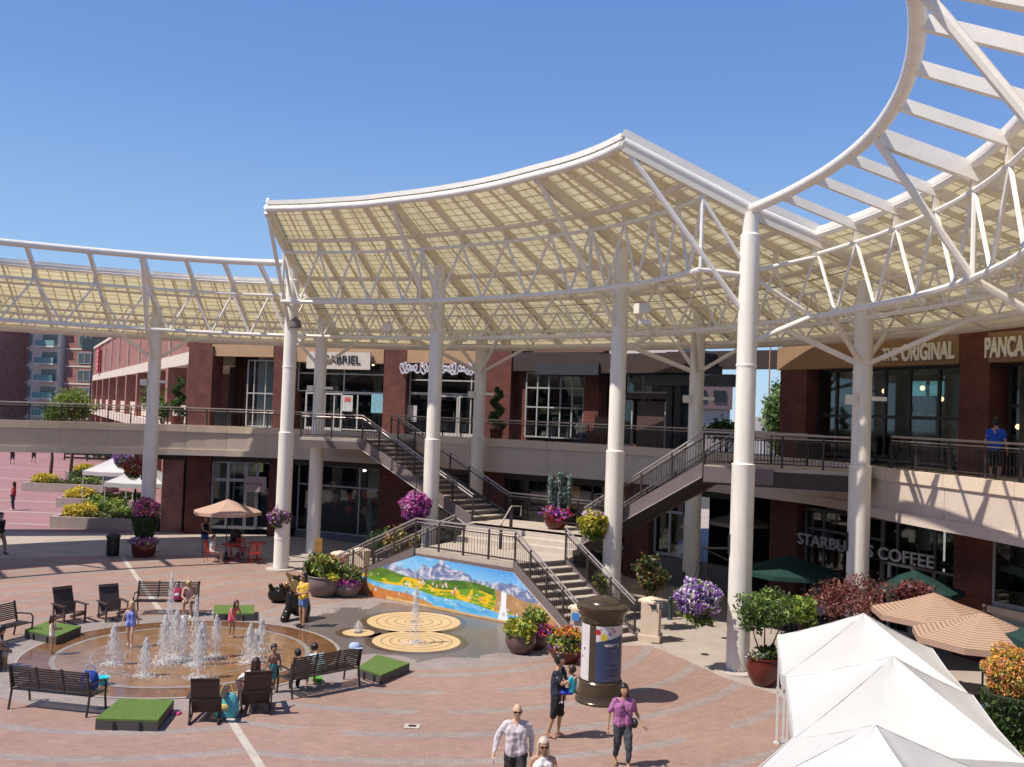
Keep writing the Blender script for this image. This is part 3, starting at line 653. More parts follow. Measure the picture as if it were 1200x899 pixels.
for sg in (UA, UB):
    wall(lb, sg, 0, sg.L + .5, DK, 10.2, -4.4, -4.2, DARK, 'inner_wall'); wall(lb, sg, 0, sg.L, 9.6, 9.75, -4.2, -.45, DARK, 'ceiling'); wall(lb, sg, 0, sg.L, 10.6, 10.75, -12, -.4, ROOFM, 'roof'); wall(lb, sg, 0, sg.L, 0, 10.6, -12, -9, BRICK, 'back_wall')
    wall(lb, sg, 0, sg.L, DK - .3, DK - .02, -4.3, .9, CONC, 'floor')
r = UA.rect(283, 422, 322, 494); wall(lb, UA, r[0], r[1], DK, r[3] + .4, -1.7, -1.6, FRW, 'lobby_partition')
window(lb, UA, r[0], r[1], DK + .1, r[3], (.2, .55, .8), (.5,), o=-.6, fr=FRW)
wall(lb, UA, *[UA.rect(252, 420, 281, 496)[i] for i in (0, 1)], DK, 9.6, -2.0, -1.9, mat('dark_wood', (.05, .02, .012), .4), 'entrance_door')
r = UA.rect(253, 425, 279, 496); fr_ = MB()
for i in range(5): UA.blk(fr_, r[0] + (r[1] - r[0]) * i / 4 - .06, r[0] + (r[1] - r[0]) * i / 4 + .06, DK, 8.9, -1.88, -1.8)
fr_.build('entrance_frame', mat('dark_wood2', (.09, .035, .02), .35), lb)
r = UA.rect(346, 425, 451, 500); window(lb, UA, r[0], r[1], 7.62, r[3], (.52,), (.62,), o=-.3)
window(lb, UA, r[0] + (r[1] - r[0]) * .42, r[1], DK + .15, 7.55, (.45,), (), o=-.3)
u = UA.on(355, 480)[0]; door(lb, UA, u, u + 1.15, DK + .02, 7.55, -.28); door(lb, UA, u + 1.17, u + 2.3, DK + .02, 7.55, -.28)
r = UB.rect(477, 427, 568, 510); window(lb, UB, r[0], r[1], 7.7, r[3], (.3, .8), (.45,), o=-.3); window(lb, UB, r[0], r[0] + (r[1] - r[0]) * .36, DK + .15, 7.63, (.7,), (), o=-.3)
window(lb, UB, r[0] + (r[1] - r[0]) * .8, r[1], DK + .15, 7.63, 1, (), o=-.3)
u = r[0] + (r[1] - r[0]) * .38; door(lb, UB, u, u + 1.2, DK + .02, 7.62, -.28); door(lb, UB, u + 1.23, u + 2.4, DK + .02, 7.62, -.28)
# middle: dark metal canopies and glass bay
mb_ = thing('restaurant_building', 'dark metal and brick restaurant with a tall gridded glass bay on the upper level', 'building', (4, 48, 0))
DMET = mat('dark_brown_metal_fascia', (.045, .03, .028), .5); DBLU = mat('dark_slate_metal', (.035, .04, .055), .45)
wall(mb_, UC, -.9, UC.L + .2, 8.95, 9.9, -1, .6, DMET, 'canopy_fascia'); wall(mb_, UC, 1.2, UC.L + .6, 8.75, 9.3, -.2, 1.3, DBLU, 'canopy_roof')
wall(mb_, UD, -1.2, UD.L + .6, 8.85, 9.75, -1, 1.0, DMET, 'canopy_fascia'); wall(mb_, UD, 3.2, UD.L + 2.2, 8.3, 8.8, -.6, .6, DBLU, 'canopy_roof')
r = UC.rect(606, 430, 690, 500); window(mb_, UC, 0.0, UC.L - .75, DK + .25, 8.9, 5, (.46, .76), o=.25, fr=mat('silver_frame', (.35, .36, .36), .4), fw=.07)
wall(mb_, UC, UC.L - .72, UC.L + .1, DK, 8.95, -.5, .35, BRICK, 'pier'); wall(mb_, UC, -.9, -.02, DK, 8.95, -.5, .1, BRICK, 'pier')
wall(mb_, UC, -.9, UC.L, DK, 10, -4.5, -4.3, DARK, 'inner_wall'); wall(mb_, UC, 0, UC.L, 9.95, 10.8, -5, -.2, mat('clay_roof_tiles', (.2, .08, .07), .7, noise=.4, scale=6), 'clay_roof')
r = UD.rect(735, 428, 789, 460); window(mb_, UD, r[0], r[1], r[2], r[3], 2, (), o=-.1, fr=mat('silver_frame', (.35, .36, .36), .4))
wall(mb_, UD, r[0] - .1, r[1] + .1, r[2] - .3, r[2] - .04, -.3, .05, DMET, 'lintel')
r2 = UD.rect(743, 466, 775, 522); wall(mb_, UD, r2[0], r2[1], DK, r[2] - .4, -.3, -.2, mat('brown_door_panel', (.075, .045, .04), .5), 'door_panel')
window(mb_, UD, r2[1] + .15, r2[1] + .7, DK + .1, r[2] - .4, 1, (), o=-.1, fr=mat('silver_frame', (.35, .36, .36), .4)); window(mb_, UD, r2[0] - .75, r2[0] - .2, DK + .1, r[2] - .4, 1, (), o=-.1, fr=mat('silver_frame', (.35, .36, .36), .4))
u = UD.on(794, 470)[0]
for k in (0, .42): wall(mb_, UD, u - .3 + k, u + k, DK, 8.85, -.3, .4, BLACK, 'black_column')
wall(mb_, UD, 0, UD.L - 2.6, DK, 9.6, -3.5, -3.3, DARK, 'inner_wall'); window(mb_, UD, UD.L - 1.1, UD.L, DK + .1, 8.3, 2, (.4, .7), o=0, fr=FRD)
wall(mb_, UD, 0, UD.L - 1.5, 9.7, 10.1, -3.5, -.5, mat('white_coping', (.5, .47, .45), .6), 'roof'); wall(mb_, UC, -.5, UC.L, 0, 9.9, -11, -9, BRICK, 'back_wall')
for sg in (UC, UD): wall(mb_, sg, 0, sg.L - .5, DK - .3, DK - .02, -4.3 if sg is UC else -1.5, 2.5, CONC, 'floor')
# right: pancake restaurant above, coffee shop below
DTAN = mat('shaded_tan_stucco', (.27, .17, .10), .85, noise=.1, bump=.2)  # tan stucco with the canopy shade put into its colour
rb = thing('restaurant_building', 'red brick restaurant building with dark-framed windows at the right', 'building', (15, 32, 0))
def P_(x0, x1, **k): return pier(UR, x0, x1, 460, b=rb, **k)
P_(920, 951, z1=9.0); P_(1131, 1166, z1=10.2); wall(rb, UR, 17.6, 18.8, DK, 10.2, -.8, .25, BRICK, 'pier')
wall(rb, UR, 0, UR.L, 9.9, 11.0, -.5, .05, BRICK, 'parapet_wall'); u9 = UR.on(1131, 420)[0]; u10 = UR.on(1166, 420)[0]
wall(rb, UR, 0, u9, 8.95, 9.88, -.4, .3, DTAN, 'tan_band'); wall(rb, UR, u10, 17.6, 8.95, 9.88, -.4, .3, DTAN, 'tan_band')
u1 = UR.on(953, 470)[0]; u2 = UR.on(1008, 470)[0]; window(rb, UR, u1, u9 - .05, DK + .3, 8.9, (.13, .3, .48, .64, .82), (.46,), o=-.35, fr=FRD, fw=.12)
window(rb, UR, u10 + .3, 17.5, DK + .3, 8.9, (.3, .6), (.6,), o=-.35, fr=FRD, fw=.12)
wall(rb, UR, u10 + .5, u10 + 1.6, DK, 7.7, -.6, -.5, mat('orange_wood_door', (.22, .07, .03), .4), 'door')
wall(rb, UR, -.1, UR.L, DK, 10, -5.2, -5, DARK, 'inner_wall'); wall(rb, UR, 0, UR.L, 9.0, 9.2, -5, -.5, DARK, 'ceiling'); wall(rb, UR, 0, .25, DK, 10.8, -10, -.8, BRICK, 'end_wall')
wall(rb, UR, 0, UR.L, 10.7, 10.85, -12, -.5, ROOFM, 'roof'); wall(rb, UR, 0, UR.L, DK - .3, DK - .02, -5.2, 3.0, CONC, 'floor'); wall(rb, UR, 0, UR.L, 0, 10.7, -12, -11.5, BRICK, 'back_wall')
warm = mat('warm_pendant_glow', (1.0, .62, .3), emit=3.0)
for i, (uu, zz) in enumerate(((5.2, 8.3), (6.1, 7.9), (8.0, 8.3), (3.3, 8.2), (9.3, 7.0))):
    p = UR.P(uu, zz, -2.2); l_ = MB().ell(p, .09, 8, 6).build('pendant_bulb', warm, rb)
for uu in (2.6, 4.4, 6.3, 8.0, 11.5):
    b_ = MB(); UR.blk(b_, uu, uu + 1.0, DK + .72, DK + .77, -2.6, -1.5); UR.blk(b_, uu + .45, uu + .55, DK, DK + .72, -2.1, -2.0); b_.build('dining_table', mat('dining_wood', (.12, .06, .035), .5), rb)
for i, x in enumerate((965, 985)):
    r = UR.rect(x - 8, 440, x + 6, 458); wall(rb, UR, r[0], r[1], r[2], r[3], -4.9, -4.8, mat('far_window_teal', (.12, .35, .38), .3, emit=.5), 'teal_reflection')  # glowing panels imitate teal reflections in the front glass
# -------- lower storey
LPL = [(-18.5, 50.9), (-12.6, 51.1), (-8.7, 50.2), (-1.2, 46.7), (4.9, 42.8), (9.3, 37.8)]
LS = [Seg(a, b) for a, b in zip(LPL, LPL[1:])]; LR = Seg((11.3, 34.9), (16.9, 24.3))
for sg in LS + [LR]:
    bb = rb if sg is LR else (mb_ if sg in LS[3:] else lb)
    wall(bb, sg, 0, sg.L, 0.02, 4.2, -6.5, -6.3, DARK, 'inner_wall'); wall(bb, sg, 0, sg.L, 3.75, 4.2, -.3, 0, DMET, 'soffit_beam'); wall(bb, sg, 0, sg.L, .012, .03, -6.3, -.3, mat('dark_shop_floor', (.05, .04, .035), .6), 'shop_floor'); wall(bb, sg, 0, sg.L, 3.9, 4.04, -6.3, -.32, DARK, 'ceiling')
def lw(x0, yt, x1, yb, sg, us=2, zs=(.7,), b=lb, fr=None, zb=.35, o=-.15, name='window', fw=.07, zt=None):
    u0, u1, z0, z1 = sg.rect(x0, yt, x1, yb); return window(b, sg, u0, u1, zb, zt or min(z1, 3.75), us, zs, o, fr, fw, name)
def lp(x0, x1, sg, b=lb, m=None, z1=4.2, y=590, o1=.2): u0, u1 = sg.on(x0, y)[0], sg.on(x1, y)[0]; return wall(b, sg, u0, u1, 0, z1, -.6, o1, m, 'pier')
lp(218, 246, LS[0]); lp(316, 333, LS[1]); lp(446, 481, LS[2]); lp(562, 592, LS[2]); lp(188, 213, LS[0], m=BRICKL, o1=-.1)
lw(247, 540, 300, 628, LS[0], (.35, .75), (.72,), fw=.16); lw(272, 540, 316, 628, LS[1], (.3, .6), (.6,), fw=.1)
lw(347, 546, 445, 640, LS[2], (.28, .74), (.7,)); lw(482, 560, 562, 640, LS[2], (.3, .6), (.6,), fr=FRD)
wall(lb, LS[2], LS[2].on(347, 600)[0], LS[2].on(445, 600)[0], 0, .33, -.3, .05, mat('slate_plinth', (.12, .12, .14), .6), 'plinth')
lw(594, 560, 640, 620, LS[3], (.5,), (.6,), b=mb_, fr=FRD); lw(650, 560, 735, 640, LS[3], (.5,), (.6,), b=mb_, fr=FRD); lp(735, 748, LS[3], b=mb_)
lw(765, 600, 800, 660, LS[4], (.5,), (), b=mb_, fr=FRW, zb=1.2, fw=.1); lp(745, 765, LS[4], b=mb_)
wall(mb_, LS[4], LS[4].on(745, 640)[0], LS[4].L, 0, 1.1, -.3, .1, mat('grey_rough_stone', (.14, .13, .125), .8), 'plinth')
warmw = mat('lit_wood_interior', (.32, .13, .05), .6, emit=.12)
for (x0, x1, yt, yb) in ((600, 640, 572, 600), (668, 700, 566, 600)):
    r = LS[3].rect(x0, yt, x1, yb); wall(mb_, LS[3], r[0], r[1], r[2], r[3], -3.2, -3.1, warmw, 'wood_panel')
lp(906, 938, LR, b=rb, y=640); lp(1122, 1166, LR, b=rb, y=690)
FRG = mat('grey_window_frame', (.14, .125, .125), .5); lw(941, 590, 1030, 700, LR, (.25, .8), (.8,), b=rb, zb=.3, fw=.09, fr=FRG); lw(1032, 590, 1120, 700, LR, (.2, .7), (.62,), b=rb, zb=.05, fw=.09, fr=FRG); ud_ = LR.on(1040, 680)[0]; door(rb, LR, ud_, ud_ + 1.0, .05, 2.4, -.05, FRW)
u0, u1 = LR.on(1166, 690)[0], LR.L; wall(rb, LR, u0, u1, 1.55, 1.75, -.2, .35, STONE, 'sill'); window(rb, LR, u0, u1, 1.8, 3.7, 1, (), .1, FRW, .14)
window(rb, LR, u0, u1, .15, 1.5, 1, (), .1, FRW, .14, glass=mat('frosted_teal_glass', (.18, .27, .26), .3)); p = LR.P(u0 + .75, .95, .125)
b_ = MB(); b_.path([p + LR.n * 0, p + LR.n * .01], .33, 24); b_.build('round_decal', mat('pale_decal', (.55, .6, .58), .4), rb)
gl = MB()
for sgn, o_ in ((LS[4], -4),): pass
# -------- signs
WL = mat('white_letters', (.78, .77, .75), .5); BLK = mat('black_letters', (.02, .02, .02), .5)
def sign(label, pos, cat='sign'): return thing('shop_sign', label, cat, pos)
r = UA.rect(363, 413, 437, 433); s_ = sign('cream fascia sign lettered GABRIEL above the upper shop door', UA.P(r[0], r[2], .3)); wall(s_, UA, r[0], r[1], r[2], r[3], .2, .34, mat('cream_sign_board', (.6, .53, .46), .6), 'board')
u = UA.on(381, 426)[0]; text('GABRIEL', .66, BLK, s_, UA.P(u, r[2] + .3, .36), UA.d, W=UA.on(425, 426)[0] - u)
r = UB.rect(473, 424, 560, 440); s_ = sign('row of pale looping script shapes mounted across the upper shop window', UB.P(r[0], r[2], .3)); g = random.Random(5)
for k, (a, c) in enumerate(((.0, .24), (.28, .52), (.55, .76), (.79, 1.0))):
    q = MB(); uu0 = r[0] + (r[1] - r[0]) * a; uu1 = r[0] + (r[1] - r[0]) * c; pts = []
    for i in range(60):
        t = i / 59; pts.append(UB.P(uu0 + (uu1 - uu0) * t + .13 * math.cos(t * 31), r[2] + .33 + .2 * math.sin(t * 31) * (1 + .5 * math.sin(t * 7 + k)), .3 + .01 * k))
    q.path(pts, .055, 6); q.build('script_word', mat('pale_lilac_metal', (.52, .49, .56), .5), s_, True)
s_ = sign('white block letters THE ORIGINAL on the tan band at upper right', UR.P(UR.on(1045, 410)[0], 9.1, .34)); u = UR.on(1044, 410)[0]; text('THE', .6, WL, s_, UR.P(u, 9.15, .35), UR.d, bold=.02, W=UR.on(1062, 410)[0] - u); u = UR.on(1066, 410)[0]; text('ORIGINAL', .76, WL, s_, UR.P(u, 9.13, .35), UR.d, bold=.025, W=UR.on(1128, 405)[0] - u)
s_ = sign('white block letters PANCAKE cut by the right frame edge', UR.P(UR.on(1165, 400)[0], 9.1, .34)); text('PANCAKE', .82, WL, s_, UR.P(UR.on(1164, 400)[0], 9.12, .35), UR.d, bold=.03, W=UR.on(1199, 400)[0] * 1.75 - UR.on(1164, 400)[0] * 1.75)
ub, uc = LR.on(941, 625)[0], LR.on(1101, 655)[0]; s_ = sign('grey block letters STARBUCKS COFFEE hung across the dark lower glass front', LR.P(ub, 2.6, .3))
text('STARBUCKS COFFEE', .56, mat('grey_letters', (.5, .48, .47), .6), s_, LR.P(ub, 2.5, .25), LR.d, bold=.008, W=uc - ub)
b_ = MB(); b_.tube(LR.P(ub, 2.46, .2), LR.P(uc, 2.46, .2), .025, n=6); b_.build('sign_rail', BROWN, s_)
r = LS[1].rect(292, 558, 316, 576); s_ = sign('pinkish hanging shop placard behind the left tan umbrella', LS[1].P(r[0], r[2], .4)); wall(s_, LS[1], r[0], r[1], r[2], r[3], .35, .4, mat('pink_placard', (.42, .3, .3), .6, noise=.5, scale=9), 'board')
for k in range(6): g_ = MB(); g_.ell(LS[1].P(r[0] + .12 + k * .16, r[2] + .42, .41), (.05, .02, .06), 8, 6); g_.build('blurred_mark', mat('placard_marks', (.25, .08, .07), .6), s_)
r = LS[1].rect(297, 541, 308, 553); s_ = sign('small lime green square poster in the lower left shop window', LS[1].P(r[0], r[2], .1)); wall(s_, LS[1], r[0], r[1], r[2], r[3], -.05, -.02, mat('lime_poster', (.55, .62, .18), .6), 'board')
for x0, x1, yt, yb, sg, c, l in ((399, 411, 463, 482, UA, (.5, .5, .5), 'white notice with a red mark in the jeweller window'), (433, 447, 461, 484, UA, (.2, .42, .5), 'tall blue poster in the jeweller window'), (472, 486, 475, 494, UB, (.45, .42, .46), 'pale poster in the script shop window')):
    r = sg.rect(x0, yt, x1, yb); s_ = thing('window_poster', l, 'poster', sg.P(r[0], r[2], 0)); wall(s_, sg, r[0], r[1], r[2], r[3], -.24, -.22, mat('p' + l[:9], c, .6, noise=.3, scale=5), 'sheet')
    if x0 == 399: wall(s_, sg, r[0] + .12, r[1] - .12, r[3] - .35, r[3] - .12, -.215, -.205, mat('poster_red', (.5, .1, .08), .6), 'print')
# -------- left arcade wing receding behind
W0, W1 = Vector((-18.7, 57.6, 0)), Vector((-58, 136, 0)); WS = Seg(W1[:2], W0[:2])
ab = thing('arcade_building', 'long brick arcade with white bands and open brick colonnade receding at left', 'building', W0)
LW = WS.L; wall(ab, WS, 0, LW, 9.75, 13.4, -8, 0, BRICKL, 'upper_wall'); wall(ab, WS, -.1, LW + .1, 9.0, 9.75, -8.1, .12, mat('pale_band', (.62, .55, .46), .7), 'band')
wall(ab, WS, 0, LW, 13.4, 13.7, -8.1, .15, mat('pale_band', (.62, .55, .46), .7), 'cornice'); wall(ab, WS, 0, LW, 0, 9.0, -8, -5.5, BRICK, 'inner_wall'); wall(ab, WS, 0, LW, DK - .9, DK - .1, -8, .3, BEIGE, 'balcony_slab'); wall(ab, WS, 0, LW, 5.4, 6.5, -.35, -.2, BEIGE2, 'parapet_panel')
n = 9
for i in range(n + 1):
    u = LW * (1 - i / n * .98) - .45; wall(ab, WS, u - .55, u + .55, 0, 9.0, -1.3, .22, BRICK if i < 1 else BRICKL, 'pier')
    wall(ab, WS, u - .12, u + .12, 9.8, 13.35, 0, .16, mat('pale_band', (.62, .55, .46), .7), 'pilaster')
    if i < n: window(ab, WS, u - 7.2, u - 2.2, 5.6, 8.6, 3, (.7,), -5.4, FRW)
bp = aty(112, 470, 138); lk = thing('corner_building', 'far block with a dark green flat roof past the brick arcade', 'building', (bp.x, bp.y, 0))
X0, X1, Yb = aty(104, 430, 140).x, aty(160, 430, 140).x, 140
MB().box(((X0 + X1) / 2 + 3, Yb + 6, 6.5), (X1 - X0 - 2, 12, 13)).build('wall', mat('grey_stucco', (.42, .38, .36), .8), lk); MB().box(((X0 + X1) / 2 + 2, Yb + 5, 14.1), (X1 - X0 + 4, 15, 1.7)).build('roof', mat('dark_green_roof', (.03, .06, .06), .6), lk)
MB().box(((X0 + X1) / 2 + 4.6, Yb - 1.2, 8), (3.2, 2, 7)).build('brick_bay', BRICK, lk); MB().box((X0 + 4.5, Yb - .3, 12.3), (2.4, .3, 1.4)).build('window', GLASS, lk)
p = WS.P(LW * .13, 10.6, .35); s_ = sign('small red upright blade sign on the far arcade', p); b_ = MB(); WS.blk(b_, LW * .13, LW * .13 + 2.4, 9.9, 13.1, .2, .4); b_.build('board', mat('red_sign', (.5, .03, .05), .5), s_)
for k in range(5): q = MB(); WS.blk(q, LW * .13 + .7, LW * .13 + 1.7, 12.5 - k * .55, 12.75 - k * .55, .41, .43); q.build('blurred_mark', WL, s_)
# -------- far apartment blocks
def apart(label, x0, x1, Y, h, m, rz, wx, balc=False, mat2=None):
    a = aty(x0, 430, Y); c = aty(x1, 430, Y); wd = (c.x - a.x); o = thing('apartment_block', label, 'building', ((a.x + c.x) / 2, Y, 0)); sg = Seg((a.x, Y), (c.x, Y + rz))
    wall(o, sg, 0, sg.L, 0, h, -14, 0, m, 'wall'); wall(o, sg, -.2, sg.L + .2, h, h + .5, -14.2, .2, mat('pale_band', (.62, .55, .46), .7), 'roof_coping')
    for fl in range(1, 8):
        z = fl * 3.0 + .3
        if z > h - 1: break
        if not balc: wall(o, sg, 0, sg.L, z - .55, z - .3, 0, .08, mat('pale_band', (.62, .55, .46), .7), 'floor_band')
        for u_, w_ in wx:
            window(o, sg, sg.L * u_, sg.L * u_ + w_, z + .1, z + 1.9, 2, (), .06, mat('aqua_frame', (.3, .4, .42), .5), .1)
            if balc and w_ > 2:
                bl = MB(); sg.blk(bl, sg.L * u_ - .5, sg.L * u_ + w_ + .5, z - .3, z - .1, .1, 1.5); k = bl.build('balcony', WHITE, o)
                q = MB(); sg.blk(q, sg.L * u_ - .45, sg.L * u_ + w_ + .45, z - .05, z + .9, 1.35, 1.42); q.build('balcony_screen', mat('green_glass_screen', (.2, .36, .33), .2), k)
    return o
apart('dark brick apartment block at the far left edge', -60, 6, 168, 25, BRICKL, -3, ((.2, 2.4), (.55, 2.4), (.8, 2.4)))
apart('shaded brick apartment corner next to the grey block', 9, 28, 170, 25, BRICKL, 1.5, ((.25, 1.2),))
apart('pale grey apartment block with green glass balconies', 28, 77, 172, 26, mat('pale_grey_stucco', (.80, .70, .60), .8), -2.5, ((.1, .9), (.52, 3.2)), True)
apart('red brick apartment block with square windows beside the arcade', 77, 112, 170, 25, BRICKL, -1.8, ((.5, 2.6),))
# -------- through the gap between the buildings
gp = aty(850, 440, 60); fb = thing('distant_building', 'pale two-storey building seen through the gap behind the tall column', 'building', (gp.x, 90, 0))
MB().box((16.6, 96, 3.9), (7.4, 10, 7.8)).build('wall', mat('pale_wall', (.5, .42, .36), .8), fb); MB().box((16.6, 95.6, 9.0), (7.6, 10, 2.4)).build('upper_wall', mat('mauve_brick', (.2, .13, .13), .8), fb)
for k in range(4): MB().box((13.8 + k * 1.8, 90.55, 9.0), (1.1, .1, 1.0)).build('window', FRD, fb)
fb2 = thing('distant_house', 'grey wall and small gabled white house beyond the conifer', 'house', (25.5, 80, 0)); MB().box((25.5, 84, 3.6), (9, 6, 7.2)).build('wall', mat('lilac_grey_wall', (.38, .36, .38), .8), fb2)
MB().add([(24, 80, 6.0), (27.4, 80, 6.0), (25.7, 80, 7.4), (24, 86, 6.0), (27.4, 86, 6.0), (25.7, 86, 7.4)], [(0, 1, 2), (3, 5, 4), (0, 2, 5, 3), (1, 4, 5, 2)]).build('roof', mat('pale_band', (.62, .55, .46), .7), fb2)
p = UD.P(UD.L + 1, 8.9, 0); br = thing('link_canopy', 'dark flat link canopy with thin hangers spanning the gap between the buildings', 'canopy', p)
q0, q1 = Vector((8.8, 44.5, 9.0)), Vector((11.6, 42.0, 9.0)); MB().beam(q0 + Vector((-1, 1.5, .55)), q1 + Vector((.5, 0, .55)), 2.2, .7).build('roof', DMET, br)
for k in (.45, .7): p = q0.lerp(q1, k) + Vector((0, -1.7, 0)); MB().tube(p + Vector((0, 0, 1.1)), p + Vector((.0, 0, -1)), .03).build('hanger', TAN, br)

# the opposite side of the plaza, behind the camera (seen in the shop windows)
ob_ = thing('shop_building', 'brick shop building on the opposite side of the plaza with upper walkway', 'building', (0, -12, 0))
OS = Seg((40, -12), (-45, -12))
wall(ob_, OS, 0, OS.L, 0, 11, -10, 0, BRICK, 'wall'); wall(ob_, OS, 0, OS.L, 4.1, 5.5, .0, 4, BEIGE, 'walkway_slab'); wall(ob_, OS, 0, OS.L, 9.2, 10, .0, .2, TAN, 'tan_band')
for i in range(14): wall(ob_, OS, 2 + i * 6, 6.2 + i * 6, 5.8, 8.9, .0, .1, FRD, 'window'); wall(ob_, OS, 2 + i * 6, 6.2 + i * 6, .4, 3.6, .0, .1, FRD, 'window')

OS2 = Seg((-42, -12), (-42, 42)); ob2 = thing('shop_building', 'brick shop building along the far left side of the plaza outside the frame', 'building', (-46, 15, 0))
wall(ob2, OS2, 0, OS2.L, 0, 11, -10, 0, BRICK, 'wall'); wall(ob2, OS2, 0, OS2.L, 4.1, 5.5, .0, 4, BEIGE, 'walkway_slab'); wall(ob2, OS2, 0, OS2.L, 9.2, 10, .0, .2, TAN, 'tan_band')
for i in range(8): wall(ob2, OS2, 2 + i * 6, 6.2 + i * 6, 5.8, 8.9, .0, .1, FRD, 'window'); wall(ob2, OS2, 2 + i * 6, 6.2 + i * 6, .4, 3.6, .0, .1, FRD, 'window')

# stock and displays behind the panes
def display(b_, sg, u0, u1, z0, z1, seed, o=-1.6, n=26, cols=None):
    g = random.Random(seed); cols = cols or [(.3, .25, .2), (.12, .1, .1), (.4, .36, .32), (.25, .08, .06), (.1, .14, .2), (.35, .3, .12)]; ms = [mat('stock_%d_%d' % (seed, i), c, .7) for i, c in enumerate(cols)]; k = MB()
    for i in range(n):
        u = g.uniform(u0, u1 - .3); w_ = g.uniform(.12, .5); z = z0 + (z1 - z0) * g.choice((.0, .22, .45, .68)); h = g.uniform(.15, .45); oo = o - g.uniform(0, 1.2); sg.blk(k, u, u + w_, z, z + h, oo, oo + .25, g.randrange(len(ms)))
    k.build('shelf_stock', ms, b_); k = MB()
    for q in (0, .22, .45, .68): sg.blk(k, u0, u1, z0 + (z1 - z0) * q - .04, z0 + (z1 - z0) * q - .005, o - 1.4, o)
    k.build('shelves', mat('shelf_wood', (.16, .12, .09), .7), b_)
wall(rb, LR, LR.L - .2, LR.L - .02, .03, 3.9, -6.2, -.5, DARK, 'inner_side_wall'); wall(rb, LR, -.2, -.02, .03, 4.0, -6.2, -.5, BRICK, 'inner_side_wall')
display(lb, UA, 6.6, 11.5, DK + .3, 8.4, 1); display(lb, UB, .4, 6.6, DK + .3, 8.2, 2); display(mb_, UC, .1, 3.2, DK + .3, 8.2, 3, o=-.6); display(rb, UR, 2.5, 9, DK + .2, 7.6, 4, o=-3.4, n=40)
display(lb, LS[2], .3, 4.0, .4, 3.2, 5, o=-2.2, cols=[(.5, .45, .4), (.45, .3, .25), (.3, .3, .3), (.5, .12, .1)]); display(rb, LR, 1.2, 7.6, .3, 3.0, 6, o=-2.5); display(mb_, LS[3], .5, 6.5, .3, 2.6, 7, o=-2.5)
g = random.Random(12); rr_ = LS[2].rect(378, 575, 442, 622)
for i in range(16): MB().ell(LS[2].P(g.uniform(rr_[0], rr_[1]), g.uniform(1.5, 2.9), -.35 - g.random() * .3), g.uniform(.16, .24), 12, 8).build('window_balloon', mat('balloon_red' if i % 3 else 'balloon_pink', (.5, .05, .05) if i % 3 else (.55, .25, .25), .35), lb, True)
for uu in (1.7, 3.0, 3.6):
    k = MB(); c_ = lambda z, d_=0: LS[2].P(uu + d_, z, -.5); k.path([c_(.35), c_(.9), c_(1.15), c_(1.5), c_(1.62)], [.07, .12, .10, .17, .04], 10); k.ell(c_(1.8), (.08, .08, .11)); k.path([c_(1.5, .15), c_(1.1, .22), c_(.9, .14)], .035, 6); k.path([c_(1.5, -.15), c_(1.15, -.25), c_(.95, -.2)], .035, 6); k.build('shop_mannequin', mat('mannequin_white', (.5, .46, .42), .5), lb, True)
spot = mat('ceiling_spot_or_fill', (1.0, .8, .5), emit=2.5)
for sg, us in ((UA, (7.6, 8.3, 9.0, 9.8, 11.2)), (UB, (1.5, 3.2, 5.0))):
    for u in us: MB().ell(sg.P(u, 9.2, -1.5), (.08, .08, .05), 8, 6).build('ceiling_spot_or_fill', spot, lb)

wall(lb, LS[2], .2, 4.6, .35, 3.7, -2.6, -2.5, mat('pale_reflection_panel', (.45, .42, .37), .8, noise=.3, scale=1.2), 'pale_reflection_panel')  # added pale panel stands in for light reflections in this glass
for u in (.8, 2.2, 3.6): MB().ell(LS[2].P(u, 3.55, -1.2), (.09, .09, .05), 8, 6).build('ceiling_spot_or_fill', mat('added_fill_glow', (1.0, .9, .75), emit=9.0), lb)  # added glow to brighten the display, not real lamps
